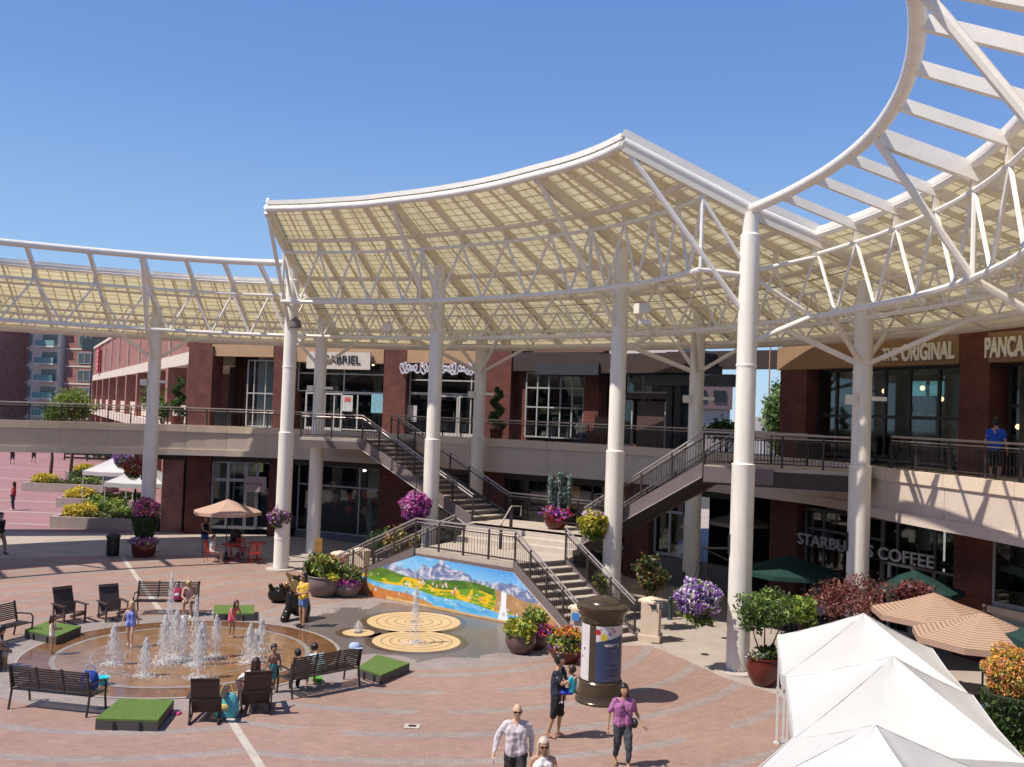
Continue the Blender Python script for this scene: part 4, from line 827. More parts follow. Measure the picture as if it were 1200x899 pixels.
# ---------------------------------------------------------------- staircase
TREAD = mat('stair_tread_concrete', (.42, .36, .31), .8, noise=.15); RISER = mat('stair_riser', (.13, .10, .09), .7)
Z1, Z2, Z3 = 1.95, 2.55, 5.42
def flight(parent, a, d, w_, width, zt, zb, run, n, soffit=True, deep=.42):
    a = Vector((*a, 0)); d = Vector((*d, 0)).normalized(); w_ = Vector((*w_, 0)).normalized(); rz = (zt - zb) / n; tr = run / (n - 1)
    t_ = MB(); r_ = MB(); ang = math.atan2(d.y, d.x)
    for i in range(n - 1):
        z = zt - rz * (i + 1); c = a + d * (tr * (i + .5)) + w_ * width / 2
        t_.box(c + Vector((0, 0, z - .03)), (tr + .04, width, .06), ang); r_.box(a + d * (tr * i + .02) + w_ * width / 2 + Vector((0, 0, z + rz / 2 - .03)), (.03, width - .02, rz - .02), ang)
    r_.box(a + d * (tr * (n - 1) + .02) + w_ * width / 2 + Vector((0, 0, zb + rz / 2 - .03)), (.03, width - .02, rz - .02), ang)
    f = t_.build('treads', TREAD, parent); r_.build('risers', RISER, f)
    for s_ in (0, width):
        o = w_ * s_; p = a + o + Vector((0, 0, zt + .06)); q = a + o + d * run + Vector((0, 0, zb + rz + .06)); e = w_ * (.07 if s_ else -.07)
        P = [p - d * .0, p - Vector((0, 0, deep)), q - Vector((0, 0, min(deep, q.z))), q]
        MB().add([v for v in P] + [v + e for v in P], [(0, 1, 2, 3), (7, 6, 5, 4), (0, 4, 5, 1), (1, 5, 6, 2), (2, 6, 7, 3), (3, 7, 4, 0)]).build('stringer', BROWNL, f)
        if soffit:
            P = [p - Vector((0, 0, deep - .05)), q - Vector((0, 0, deep - .05))]
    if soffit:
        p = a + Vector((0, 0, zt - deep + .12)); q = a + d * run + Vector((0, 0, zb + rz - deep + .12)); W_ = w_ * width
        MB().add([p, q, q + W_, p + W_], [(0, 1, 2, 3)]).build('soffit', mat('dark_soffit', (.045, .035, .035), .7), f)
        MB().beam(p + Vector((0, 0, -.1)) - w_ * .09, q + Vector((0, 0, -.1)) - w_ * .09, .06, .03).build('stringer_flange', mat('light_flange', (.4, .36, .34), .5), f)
    return f
st = thing('outdoor_staircase', 'brown steel staircase with two upper flights and landings above the painted mural', 'staircase', (0, 35, 0))
dL, wL = Vector((.57, -.82)), Vector((.82, .57))
flight(st, (.3, 32.1), dL, wL, 2.1, Z1, 0, 3.6, 11, False, .3)
flight(st, (-3.2, 34.7), (-.81, .585), (.585, .81), 2.2, Z1, 0, 4.0, 11, False, .3)
lo = [(-3.2, 34.7), (.3, 32.1), (2.02, 33.3), (2.35, 34.2), (-1.9, 37.0)]
up_ = [(-1.55, 37.5), (2.7, 34.7), (4.1, 36.3), (3.6, 37.0), (1.7, 38.8), (.05, 39.9), (-1.35, 38.4)]
MB().prism(lo, Z1 - .16, Z1).build('lower_landing', TREAD, st); MB().prism(lo, Z1 - .26, Z1 - .165).build('landing_edge', BROWNL, st)
s0, s1 = Vector((-1.9, 37.0, 0)), Vector((2.35, 34.2, 0)); nn = Vector((.55, .83, 0)); dd = (s1 - s0).normalized(); tt = MB()
for i in range(3): c = (s0 + s1) / 2 + nn * (.3 * i + .3); tt.box(c + Vector((0, 0, Z1 + .2 * i + .1)), ((s1 - s0).length - .1, .6, .2), math.atan2(dd.y, dd.x))
tt.build('landing_steps', mat('pale_stair_stone', (.5, .44, .37), .8, noise=.1), st)
MB().prism(up_, Z2 - .2, Z2).build('upper_landing', TREAD, st); MB().prism(up_, Z2 - .5, Z2 - .205).build('landing_edge', BROWNL, st)
for x, y in ((3.2, 36.6), (1.5, 38.4), (0, 39.3), (-.9, 38.2)): MB().box((x, y, 1.02), (.2, .2, 2.04)).build('support_post', BROWN, st)
flight(st, (-6.5, 43.2), (.735, -.68), (.68, .735), 2.0, Z3, Z2, 7.0, 17)
flight(st, (6.25, 31.6), (-.764, .645), (.645, .764), 2.2, Z3, Z2, 4.65, 17)
pl = [(-9.3, 43.6), (-6.5, 43.2), (-5.1, 44.7), (-4.6, 47.6), (-8.6, 49.3), (-9.6, 49.4)]; pr = [(6.25, 31.6), (10.9, 29.9), (11.35, 31.3), (10.3, 33.7), (7.65, 33.4)]
for p_ in (pl, pr):
    MB().prism(p_, Z3 - .12, Z3 - .01).build('platform_deck', CONC, st)
    MB().prism(p_, Z3 - .45 if p_ is pl else Z3 - .62, Z3 - .125).build('platform_beam', BROWNL if p_ is pl else BROWN, st)
MB().beam((6.25, 31.55, Z3 - .3), (8.3, 30.82, Z3 - .3), .08, .5).build('platform_channel', BROWNL, st)
Z = lambda p, z: Vector((p[0], p[1], z))
railing('', [Z((-6.45, 37.05), .12), Z((-3.2, 34.75), Z1), Z((.3, 32.15), Z1), Z((2.3, 29.25), .15)], 'long picket rail following the top of the mural', st, sp=1.1)
railing('', [Z((2.02, 33.3), Z1), Z((4.05, 30.4), .15)], 'picket rail on the right of the lower flight', st, sp=1.2)
railing('', [Z((-5.15, 38.85), .12), Z((-1.9, 36.5), Z1)], 'picket rail on the far side of the left lower flight', st, sp=1.3)
railing('', [Z((-9.3, 43.7), Z3), Z((-6.5, 43.25), Z3), Z((-1.35, 38.45), Z2)], 'picket rail on the near side of the left upper flight', st, sp=1.25)
railing('', [Z((-5.1, 44.7), Z3), Z((.05, 39.85), Z2), Z((1.7, 38.75), Z2), Z((3.7, 36.9), Z2)], 'picket rail along the far side of the left upper flight and landing', st, sp=1.25)
railing('', [Z((2.7, 34.6), Z2), Z((6.25, 31.65), Z3), Z((10.85, 29.95), Z3)], 'picket rail on the near side of the right upper flight', st, sp=1.25)
railing('', [Z((4.15, 36.2), Z2), Z((7.65, 33.35), Z3), Z((10.2, 33.7), Z3)], 'picket rail on the far side of the right upper flight', st, sp=1.3)
for a, c in (((-.2, 35.3), (.15, 35.85)),):
    h = MB(); h.path([Z(a, Z1), Z(a, Z1 + .9), Z(c, Z2 + .9), Z((c[0] + .35, c[1] + .1), Z2 + .9), Z((c[0] + .35, c[1] + .1), Z2 + .55)], .03, 8); h.build('centre_handrail', RAILM, st, True)
    MB().box(Z(c, Z2 + .45), (.12, .08, .9)).box(Z(a, Z1 + .4), (.12, .08, .9)).build('post', BROWN, st)
for x, y in ((-5.3, 36.15), (-5.05, 35.95)): MB().box((x, y, .5), (.1, .1, 1.0)).build('ramp_post', mat('brown_post', (.16, .09, .06), .6), st)
# pedestals
def pedestal(x, y, h, label, plaque=None, w_=.55, rz=-.3):
    t = thing('stone_pedestal', label, 'pedestal', (x, y, 0), 'cast stone pedestals at the foot of the stairs'); MB().box((x, y, .1), (w_ + .1, w_ + .1, .2), rz).build('base', STONE, t)
    MB().box((x, y, h / 2 + .05), (w_, w_, h - .3), rz).build('shaft', STONE, t); MB().lathe([(.0, h + .06), (w_ * .55, h), (w_ * .76, h - .06), (w_ * .76, h - .12), (.0, h - .12)], (x, y, 0), 4).build('cap', STONE, t)
    if plaque: d = Vector((math.sin(rz), -math.cos(rz), 0)); MB().box(Vector((x, y, h - .3)) + d * (w_ / 2 + .02) - Vector((.12, 0, 0)), (.22, .02, .22), rz).build('plaque', mat('blue_plaque', (.06, .25, .6), .4), t)
    return t
pedestal(2.3, 28.95, 1.3, 'cream pedestal with blue plaque partly behind the round kiosk', True); pedestal(4.55, 30.45, 1.3, 'cream pedestal beside the small dark sign at the right stair foot')
pedestal(-5.6, 38.0, 1.4, 'cream pedestal seen through the left lower stair rail'); pedestal(-6.7, 40.0, .95, 'short cream pedestal with blue square by the left flower bowls', True)

# ---------------------------------------------------------------- mural
def lerp(a, b, t): return tuple(x + (y - x) * t for x, y in zip(a, b))
def vn(x, s=0):
    i = math.floor(x); f = x - i; f = f * f * (3 - 2 * f); h = lambda k: (math.sin((k + s * 57.3) * 12.9898) * 43758.5453) % 1; return h(i) * (1 - f) + h(i + 1) * f
def n2(x, y, s=0): return (vn(x + 7.1 * vn(y * .9, s + 3), s) + vn(y + 5.3 * vn(x * .8, s + 5), s + 9)) / 2
def mural_col(u, z, U):
    q = u / U
    ridge = 1.16 + .40 * max(0, 1 - abs(u - 4.9) / 1.2) ** .8 * (.75 + .4 * vn(u * 9, 1)) + .2 * vn(u * 2.6, 2) + .1 * vn(u * 8, 3) - .12 * q
    hill = 1.08 + .12 * math.sin(u * 1.3) - .1 * q; fld = .84 + .10 * math.sin(u * 2.1 + 1) - .05 * q
    riv = .66 - .072 * u + .04 * math.sin(u * 2.4); rw = .05 + .022 * u
    bank = .24 + .34 * max(0, 1 - u / 2.6) - .01 * u
    if z > ridge:
        k = max(0, min(1, (z - .9) / 1.0)); c = lerp((.30, .62, .85), lerp((.22, .58, .85), (.005, .22, .70), min(1, q * 1.5)), k)
        return lerp(c, (.8, .9, .93), .6 * max(0, n2(u * 3, z * 7, 4) - .55) * 2)
    if z > hill: s = n2(u * 5 + z * 4, z * 7 - u * 3, 6); return lerp((.13, .18, .34), (.62, .62, .72), max(0, min(1, (s - .35) * 2.6)))
    d = 4.0
    if u > 6.9 + .25 * vn(z * 3, 5) and z < 1.12:                                        # cliff with a waterfall
        e = (u - 7.45)
        if abs(e) < .10 + .22 * max(0, .6 - z) and z > .1: return (.82, .86, .9)
        if z > .30 - .0 + .1 * vn(u * 4, 7): return lerp((.26, .13, .06), (.5, .30, .13), n2(u * 6, z * 9, 8))
    if z < bank * .55: return lerp((.62, .33, .10), (.68, .48, .22), vn(u * 3, 9)) if u > 2.2 else lerp((.45, .10, .03), (.58, .22, .05), vn(u * 5 + z * 6, 9))
    if abs(z - riv) < rw: return lerp((.02, .33, .68), (.35, .68, .85), n2(u * 5, z * 22, 10) ** 1.5)
    if z < riv: return lerp((.52, .16, .04), (.60, .36, .08), n2(u * 4, z * 9, 11)) if u < 4.4 else lerp((.1, .45, .68), (.4, .7, .8), n2(u * 5, z * 16, 12))
    if z < fld:
        s = n2(u * 2.8, z * 6, 13); return lerp((.78, .50, .015), (.14, .30, .02), 1 if s > .55 else 0)
    s = n2(u * 2, z * 5, 14); return lerp((.03, .10, .015), (.16, .30, .03), s)
def mural(parent, segs):
    # segs: list of (p, q, ztop_p, ztop_q)
    U = sum((Vector(q) - Vector(p)).length for p, q, _, _ in segs); vs = []; fs = []; cols = []; u = 0
    for p, q, za, zb in segs:
        p, q = Vector((*p, 0)), Vector((*q, 0)); L = (q - p).length; nx = int(L / .03); nz = 62; o = len(vs)
        for i in range(nx + 1):
            zt = za + (zb - za) * i / nx
            for j in range(nz + 1): z = .02 + (zt - .02) * j / nz; vs.append(p.lerp(q, i / nx) + Vector((0, 0, z)) - WO[parent.name]); cols.append((*mural_col(u + L * i / nx, z, U), 1))
        for i in range(nx):
            for j in range(nz): fs.append((o + i * (nz + 1) + j, o + (i + 1) * (nz + 1) + j, o + (i + 1) * (nz + 1) + j + 1, o + i * (nz + 1) + j + 1))
        u += L
    # small painted figures and stones
    g = random.Random(3)
    sp = [(g.uniform(.5, U - .3), g.uniform(.2, .95), g.uniform(.025, .055), g.choice([(.75, .3, .15), (.7, .45, .45), (.8, .75, .7), (.55, .15, .08), (.65, .5, .55)])) for _ in range(60)]
    k = 0; u = 0
    for p, q, za, zb in segs:
        L = (Vector(q) - Vector(p)).length; nx = int(L / .03)
        for i in range(nx + 1):
            for j in range(63):
                z = .02 + (za + (zb - za) * i / nx - .02) * j / 62; uu = u + L * i / nx
                for a, c, r_, cc in sp:
                    if abs(uu - a) < r_ and abs(z - c) < r_ * 1.3 and ((uu - a) / r_) ** 2 + ((z - c) / (r_ * 1.3)) ** 2 < 1: cols[k] = (*cc, 1)
                k += 1
        u += L
    me = bpy.data.meshes.new('painted_scene'); me.from_pydata(vs, [], fs); at = me.color_attributes.new('paint', 'FLOAT_COLOR', 'POINT'); at.data.foreach_set('color', [c for x in cols for c in x])
    m = bpy.data.materials.new('mural_paint'); m.use_nodes = True; n = m.node_tree.nodes; a = n.new('ShaderNodeAttribute'); a.attribute_name = 'paint'; m.node_tree.links.new(a.outputs['Color'], n['Principled BSDF'].inputs['Base Color']); n['Principled BSDF'].inputs['Roughness'].default_value = .5
    me.materials.append(m); o = bpy.data.objects.new('painted_scene', me); COL.objects.link(o); o.parent = parent; WO[o.name] = WO[parent.name]
mu = thing('mural_wall', 'wall under the stairs painted with mountains, a river, yellow fields and a waterfall', 'mural', (-1, 33, 0))
mural(mu, [((-6.0, 36.62), (-3.15, 34.56), .42, 1.72), ((-3.15, 34.56), (.25, 31.98), 1.72, 1.68), ((.25, 31.98), (2.1, 29.3), 1.68, .12)])
def slab(p, q, za, zb, o=.05):
    p, q = Vector((*p, 0)), Vector((*q, 0)); d = (q - p).normalized(); e = Vector((-d.y, d.x, 0)) * .15; f = Vector((-d.y, d.x, 0)) * .01; P = [p, q, q + Vector((0, 0, zb)), p + Vector((0, 0, za))]
    return [v + f for v in P] + [v + e for v in P]
b = MB()
for p, q, za, zb in (((-6.0, 36.62), (-3.15, 34.56), .42, 1.70), ((-3.15, 34.56), (.25, 31.98), 1.70, 1.66), ((.25, 31.98), (2.1, 29.3), 1.66, .12)): b.add(slab(p, q, za, zb), [(0, 1, 2, 3), (7, 6, 5, 4), (0, 4, 5, 1), (1, 5, 6, 2), (2, 6, 7, 3), (3, 7, 4, 0)])
b.build('wall_panel', CONC, mu)
# ---------------------------------------------------------------- plants and planters
def lm(n, c, tl=.25): return mat(n, c, .55, noise=.25, scale=5, transl=tl)
G1, G2, G3 = lm('leaf_mid', (.085, .15, .03)), lm('leaf_dark', (.03, .07, .018)), lm('leaf_light', (.20, .28, .05)); YL = lm('leaf_yellow', (.50, .42, .05)); LIME = lm('leaf_lime', (.34, .42, .06))
PUR, MAG, PNK, RED, ORG, LIL, WHT, YEL = [lm('petal_' + n, c, .2) for n, c in (('purple', (.20, .06, .42)), ('magenta', (.50, .03, .33)), ('pink', (.65, .25, .34)), ('red', (.55, .02, .03)), ('orange', (.65, .22, .05)), ('lilac', (.55, .38, .62)), ('white', (.75, .7, .75)), ('yellow', (.7, .55, .06)))]
BRZ, BRZ2 = lm('leaf_bronze', (.16, .12, .045)), lm('leaf_rust', (.20, .085, .04)); MPL, MPL2 = lm('maple_red', (.23, .07, .07)), lm('maple_dark', (.12, .035, .04)); BLUG = lm('cedar_blue', (.22, .30, .27)); SALM = lm('petal_salmon', (.70, .33, .20))
BARK = mat('bark', (.10, .07, .05), .9, noise=.3); SOIL = mat('soil', (.05, .035, .025), .95)
POTB, POTR, POTG = mat('brown_glazed_pot', (.13, .075, .065), .3, noise=.25, scale=4), mat('oxblood_glazed_pot', (.10, .017, .012), .18, noise=.35, scale=5), mat('grey_brown_pot', (.17, .13, .12), .5, noise=.2)
def pot(t, c, r, h, m, belly=1.08): MB().lathe([(.01, 0), (r * .62, 0), (r * .92, h * .3), (r * belly, h * .62), (r * .98, h * .93), (r * 1.06, h * .97), (r * 1.04, h), (r * .92, h), (r * .88, h * .9), (.01, h * .88)], c, 28).build('bowl', m, t, True); MB().lathe([(.01, h * .9), (r * .9, h * .9)], c, 20).build('soil', SOIL, t)
def planter(label, x, y, r, h, m, plants, z=0, group='round flower bowls'):
    t = thing('flower_planter', label, 'planter', (x, y, z), group); pot(t, (x, y, z), r, h, m)
    for i, (nm_, mats, o, rr, n, sz) in enumerate(plants): MB().leaves((x + o[0], y + o[1], z + h + o[2]), rr, n, sz, range(len(mats)), i * 7 + int(x * 10), .1, 0, .4).build(nm_, mats, t)
    return t
P = atz(610, 765); planter('brown bowl of yellow-green grasses spilling over, right end of the mural', P.x, P.y, .42, .55, POTB, [('grasses', [LIME, YL, G3], (-.05, 0, .15), (.48, .48, .28), 900, .09), ('trailing_leaves', [LIME, YL], (.15, -.35, -.05), (.12, .12, .3), 150, .05), ('flowers', [ORG, SALM], (-.1, .1, .3), (.3, .3, .08), 90, .05)])
planter('low bowl of pink and purple petunias between two larger bowls', .98, 28.9, .36, .42, POTB, [('foliage', [G1, G3, LIME], (-.05, .1, .35), (.42, .42, .42), 700, .08), ('flowers', [MAG, PUR, RED, ORG], (.1, -.05, .12), (.5, .4, .3), 420, .06)])
P = atz(668, 776); planter('oxblood bowl of orange, yellow and purple flowers beside the kiosk', P.x - .12, P.y, .44, .5, POTR, [('foliage', [G1, G2, LIME], (0, 0, .12), (.5, .5, .3), 700, .08), ('flowers', [ORG, YEL, ORG, RED], (.05, 0, .32), (.42, .42, .18), 330, .06), ('trailing_flowers', [PUR, LIME, YL], (0, -.3, -.02), (.5, .25, .22), 300, .05)])
P = atz(377, 700); planter('wide bowl with yellow coleus and red flowers behind the woman in yellow', P.x, P.y + .3, .62, .75, POTG, [('foliage', [G1, BRZ, LIME, G3], (0, 0, .3), (.72, .6, .5), 1100, .09), ('yellow_coleus', [LIME, YEL], (.35, -.45, .02), (.28, .2, .16), 240, .06), ('flowers', [RED, ORG, MAG], (.1, .1, .5), (.6, .5, .25), 220, .06), ('dark_leaves', [MPL2, G2], (-.55, 0, .25), (.25, .3, .28), 250, .08)])
P = atz(406, 700); planter('bowl of magenta petunias against the left end of the mural', P.x, P.y + .15, .45, .5, POTG, [('foliage', [G1, G3, BRZ], (0, 0, .28), (.5, .45, .32), 700, .08), ('flowers', [MAG, MAG, PNK, PUR], (.0, -.2, .0), (.52, .35, .22), 420, .06)])
x, y = 6.85, 25.85; t = planter('oxblood glazed pot with a leafy round shrub at the tall column foot', x, y, .43, .74, POTR, [('pansies', [PUR, LIME, WHT, G1], (-.2, -.2, .05), (.35, .2, .12), 160, .05), ('foliage', [G2, G1], (.1, 0, .1), (.4, .4, .18), 260, .08), ('crown', [G1, G1, G3, G2], (.03, 0, 1.25), (.84, .8, .5), 1300, .07), ('lower_crown', [G2, G1], (-.3, 0, 1.0), (.45, .5, .4), 420, .07)])
b = MB()
for a in (-.3, 0, .35): b.path([(x + a * .2, y, .7), (x + a, y + a * .3, 1.3), (x + a * 1.5, y, 1.9)], [.025, .018, .01], 6)
b.build('stems', BARK, t)
# tower planters
def tower(label, x, y, cols, s=1.0, base=(MAG, PNK, PUR, WHT), z=0, ls=.075, ln=1500):
    t = thing('tower_planter', label, 'planter', (x, y, z), 'tall two-tier flower tower planters'); MB().lathe([(.01, 0), (.42, 0), (.5, .2), (.52, .55), (.01, .55)], (x, y, z), 20).build('lower_bowl', POTR, t, True)
    MB().leaves((x, y - .05, z + .68), (.62, .55, .27), 900, .06, range(4), 3, .2).build('lower_flowers', list(base), t); MB().leaves((x, y, z + .65), (.6, .55, .25), 400, .08, (0, 1), 5, .2).build('lower_foliage', [G1, LIME], t)
    MB().lathe([(.01, .9), (.34, .9), (.46, 1.35), (.55, 1.72), (.01, 1.72)], (x, y, z), 20).build('mossy_basket', mat('moss', (.02, .03, .01), 1, noise=.5, scale=12), t, True)
    g_ = MB(); r_ = random.Random(4)
    for i in range(1400):
        a = r_.uniform(0, 6.28); h = r_.uniform(.9, 1.72); rr = .34 + (h - .9) * .26; g_.leaves((x + rr * math.cos(a), y + rr * math.sin(a), z + h), (.03, .03, .03), 1, .06, (0, 1, 0), i)
    g_.build('basket_foliage', [G2, G1], t); MB().leaves((x, y, z + 2.1), (.56, .54, .46), ln, ls, range(len(cols)), 9, .45).build('upper_flowers', list(cols), t); MB().leaves((x, y, z + 2.05), (.5, .5, .42), 500, .08, (0, 1), 10, .2).build('upper_foliage', [G1, G2], t)
    MB().tube((x, y, z + .5), (x, y, z + 1.0), .05).build('stem_post', BLACK, t); return t
tower('tall flower tower of red and pink geraniums over a mossy basket at left', -15.75, 42.9, (RED, PNK, WHT, MAG, PNK))
tower('tall tower of salmon and orange flowers at the right frame edge beside the tents', 9.15, 17.6, (ORG, SALM, YEL, ORG, G3), base=(LIME, G1, PUR, G3), z=.5, ls=.03, ln=7000)
MB().box((9.15, 17.6, .25), (1.4, 1.4, .5)).build('plinth', CONC, thing('planter_plinth', 'low concrete plinth under the salmon flower tower', 'plinth', (9.15, 17.6, 0)))
# hanging baskets
def basket(label, c, r, fl, arm_to, fol=(G1, G2, LIME), n=1300, sz=.06, drip=.3):
    c = Vector(c); t = thing('hanging_basket', label, 'hanging basket', c, 'hanging flower baskets on the columns'); MB().lathe([(.02, -r * .75), (r * .45, -r * .6), (r * .62, -.1), (r * .6, 0), (.01, 0)], c, 16).build('basket', mat('coir', (.09, .06, .035), .95), t, True)
    MB().leaves(c + Vector((0, 0, -r * .1)), (r, r, r * .85), n // 2, sz * 1.3, range(len(fol)), 2, .55).build('foliage', list(fol), t); MB().leaves(c + Vector((0, 0, 0)), (r * 1.03, r * 1.03, r * .85), n, sz, range(len(fl)), 3, .8).build('flowers', list(fl), t)
    MB().leaves(c + Vector((0, 0, -r * .8)), (r * .7, r * .7, r * drip * 1.6), n // 4, sz, range(len(fol)), 4, .2).build('trailing_leaves', list(fol), t)
    a = Vector(arm_to); top = Vector((c.x, c.y, a.z)); b_ = MB().path([a, top], .03, 6); b_.path([Vector((a.x, a.y, a.z - .35)), top + (a - top) * .1], .015, 6); b_.build('arm', BLACK, t)
    b_ = MB()
    for k in range(3): b_.tube(top, c + Vector((r * .55 * math.cos(k * 2.1), r * .55 * math.sin(k * 2.1), 0)), .01, n=4)
    b_.build('chains', BLACK, t); return t
k = K(3); basket('huge round basket of purple and white petunias beside the tall column', (5.32, 26.95, 1.98), .6, (WHT, LIL, PUR, PUR, WHT), (k.x - .3, k.y, 3.35), n=2100)
k = K(1); basket('round basket of pink and magenta petunias at the left stair column', aty(489, 592, 38.7), .62, (MAG, MAG, PNK, LIL), (k.x - .3, k.y, 4.3), fol=(MAG, G2, PUR), n=2100)
k = K(2); basket('flattish basket of yellow foliage topped with lilac flowers', aty(696, 613, 33.3), .5, (YL, YL, LIME, YEL), (k.x - .3, k.y, 4.2), n=1500)
c_ = aty(696, 602, 33.3); MB().leaves(c_, (.42, .42, .12), 260, .06, (0,), 5).build('lilac_flowers', [LIL], bpy.data.objects['hanging_basket.002'])
k = K(0); basket('small dry-looking basket of mauve flowers on the left end column', aty(328, 606, 40.8), .45, (LIL, BRZ, PUR, PNK), (k.x - .3, k.y, 3.9), fol=(BRZ, G1, G2), n=900, drip=.1)
for (px, py, Y, cols, l) in ((144, 537, 56, (PUR, LIL, PUR), 'purple flower basket seen over the far white tents'), (157, 548, 50, (RED, PNK, ORG), 'red flower basket beside the left outer column')):
    c = aty(px, py, Y); t = basket(l, c, .5, cols, (c.x + .8, c.y, c.z + 1.3), n=900, sz=.06); MB().tube((c.x + .8, c.y, 0), (c.x + .8, c.y, c.z + 1.4), .06).build('lamp_post', BLACK, t)
# shrubs
def shrub(name, label, c, r, mats, n=900, sz=.09, stem=None, group=None, cat='shrub', clump=14):
    c = Vector(c); t = thing(name, label, cat, (c.x, c.y, stem if stem is not None else c.z - r[2]), group); MB().leaves(c, r, n, sz, range(len(mats)), int(abs(c.x * 31 + c.y * 7)), .3, clump).build('crown', mats, t)
    b_ = MB(); z0 = stem if stem is not None else c.z - r[2]
    g = random.Random(int(c.x * 9)); 
    for _ in range(4): b_.path([(c.x + g.uniform(-.05, .05), c.y, z0), (c.x + g.uniform(-.4, .4) * r[0], c.y + g.uniform(-.4, .4) * r[1], c.z - r[2] * .1), (c.x + g.uniform(-.7, .7) * r[0], c.y + g.uniform(-.5, .5) * r[1], c.z + r[2] * .5)], [.03, .02, .008], 5)
    b_.build('stems', BARK, t); return t
shrub('small_tree', 'bronze-green small tree beside the right stair rail', (4.75, 32.1, 1.8), (.72, .6, .62), [BRZ, G1, G2, BRZ2], 1500, .08, 0, cat='tree')
shrub('leafy_shrub', 'green shrub growing through the right side of the lower stairs', (3.15, 33.0, 1.0), (.5, .45, .6), [G1, G3, BRZ], 700, .08, 0)
shrub('leafy_shrub', 'orange and green shrub under the magenta flower basket', (-4.3, 40.3, 1.5), (.75, .5, .85), [BRZ2, G1, LIME, ORG], 1100, .09, 0)
shrub('leafy_shrub', 'dark green shrub by the display window left of the magenta basket', (-5.6, 43.5, 1.05), (.6, .5, .75), [G2, G2, G1], 800, .09, 0)
shrub('leafy_shrub', 'low dark shrub in shade under the left stair landing', (-2.0, 38.9, .8), (1.1, .6, .6), [G1, G2, BRZ], 900, .09, 0)
c = aty(1000, 700, 27.2); shrub('japanese_maple', 'red-leaved spreading maple in front of the coffee shop column', c, (1.4, .95, .78), [MPL, MPL, MPL2, BRZ2], 2700, .05, 0, cat='tree', clump=30)
c = aty(940, 715, 26.6); shrub('leafy_shrub', 'low light green shrub below the red maple', c, (.6, .5, .45), [G3, G1, LIME], 800, .08, .9); c = aty(905, 742, 27.0)
c = aty(905, 705, 30); shrub('leafy_shrub', 'dark shrub in shade behind the potted shrub', c + Vector((.9, 0, -.3)), (.7, .5, .5), [G2, G1], 500, .09, .3)
c = aty(1085, 690, 26); shrub('leafy_shrub', 'red shrub between the maple and tan umbrellas', c + Vector((-.4, 0, -.05)), (.7, .5, .4), [MPL, MPL2], 900, .07, .8)
for (px, py, Y, l) in ((208, 462, 51.5, 'spiral topiary in a red pot on the left upper walkway'), (582, 468, 48.3, 'narrow dark topiary in a red pot beside the upper brick pier')):
    c = aty(px, 490, Y); t = thing('potted_topiary', l, 'topiary', (c.x, c.y, DK), 'potted topiaries on the upper walkway'); MB().lathe([(.01, 0), (.3, 0), (.36, .6), (.01, .6)], (c.x, c.y, DK), 16).build('pot', POTR, t, True); b_ = MB()
    for i in range(14): q = i / 13; b_.leaves((c.x + .16 * math.cos(i * 1.1), c.y + .16 * math.sin(i * 1.1), DK + .75 + q * 1.75), (.36 * (1 - q * .65), .36 * (1 - q * .65), .17), 220, .06, (0, 1), i, .2)
    b_.build('crown', [G2, G1], t); MB().tube((c.x, c.y, DK + .5), (c.x, c.y, DK + 2.4), .03).build('trunk', BARK, t)
# weeping cedar
c = atz(651, 620, 2.55); t = thing('weeping_cedar', 'weeping blue-grey cedar above red and magenta flowers on the upper landing', 'tree', c); pot(t, c, .42, .5, POTR); b_ = MB(); g = random.Random(8); tr_ = MB(); tr_.path([c + Vector((0, 0, .4)), c + Vector((-.05, 0, 1.4)), c + Vector((.1, 0, 2.1))], [.05, .04, .02], 6)
for i in range(44):
    a = g.uniform(0, 6.28); rr = g.uniform(.05, .52); h0 = g.uniform(1.5, 2.15) - rr * .5; L_ = g.uniform(.5, 1.2); cx = c.x + .1 + rr * math.cos(a); cy = c.y + rr * .6 * math.sin(a); tr_.path([(c.x, c.y, c.z + h0), (cx, cy, c.z + h0 + .1), (cx, cy, c.z + h0 - L_)], .01, 4)
    for j in range(34): q = j / 34; b_.leaves((cx, cy, c.z + h0 + .1 - L_ * q), (.05, .05, .04), 3, .055, (0,), i * 50 + j)
b_.build('drooping_foliage', [BLUG], t); tr_.build('trunk', BARK, t); MB().leaves(c + Vector((0, -.1, .6)), (.62, .5, .32), 420, .07, (0, 1, 2, 3), 6, .3).build('flowers', [RED, MAG, PNK, PUR], t); MB().leaves(c + Vector((0, 0, .55)), (.55, .45, .3), 300, .08, (0, 1), 7).build('foliage', [G1, G2], t)
# trees
def tree(name, label, x, y, h, r, mats, n=2500, sz=.35, zb=0, trunk=.16, ell=1.0, group=None):
    t = thing(name, label, 'tree', (x, y, zb), group); g = random.Random(int(x * 13 + y)); tk = MB(); tk.path([(x, y, zb), (x + .1, y, zb + h * .3), (x - .1, y, zb + h * .65), (x, y, zb + h * .9)], [trunk, trunk * .8, trunk * .5, .03], 8)
    for _ in range(7): a = g.uniform(0, 6.28); z = zb + h * g.uniform(.3, .6); tk.path([(x, y, z), (x + r * .5 * math.cos(a), y + r * .5 * math.sin(a), z + h * .15), (x + r * .85 * math.cos(a), y + r * .85 * math.sin(a), z + h * .28)], [trunk * .45, trunk * .3, .02], 5)
    tk.build('trunk', BARK, t); MB().leaves((x, y, zb + h - r * ell), (r, r, r * ell), n, sz, range(len(mats)), int(x * 7 + y), .3, 30).build('crown', mats, t); return t
p = aty(86, 478, 80); tree('round_tree', 'bright green round tree beyond the left upper walkway rail', p.x, p.y, 7.5, 2.0, [G1, G3, LIME], 3200, .14, ell=.7); p = aty(62, 490, 78); tree('round_tree', 'smaller green tree left of the bright round tree', p.x, p.y, 6.2, 1.1, [G1, G3], 1200, .14)
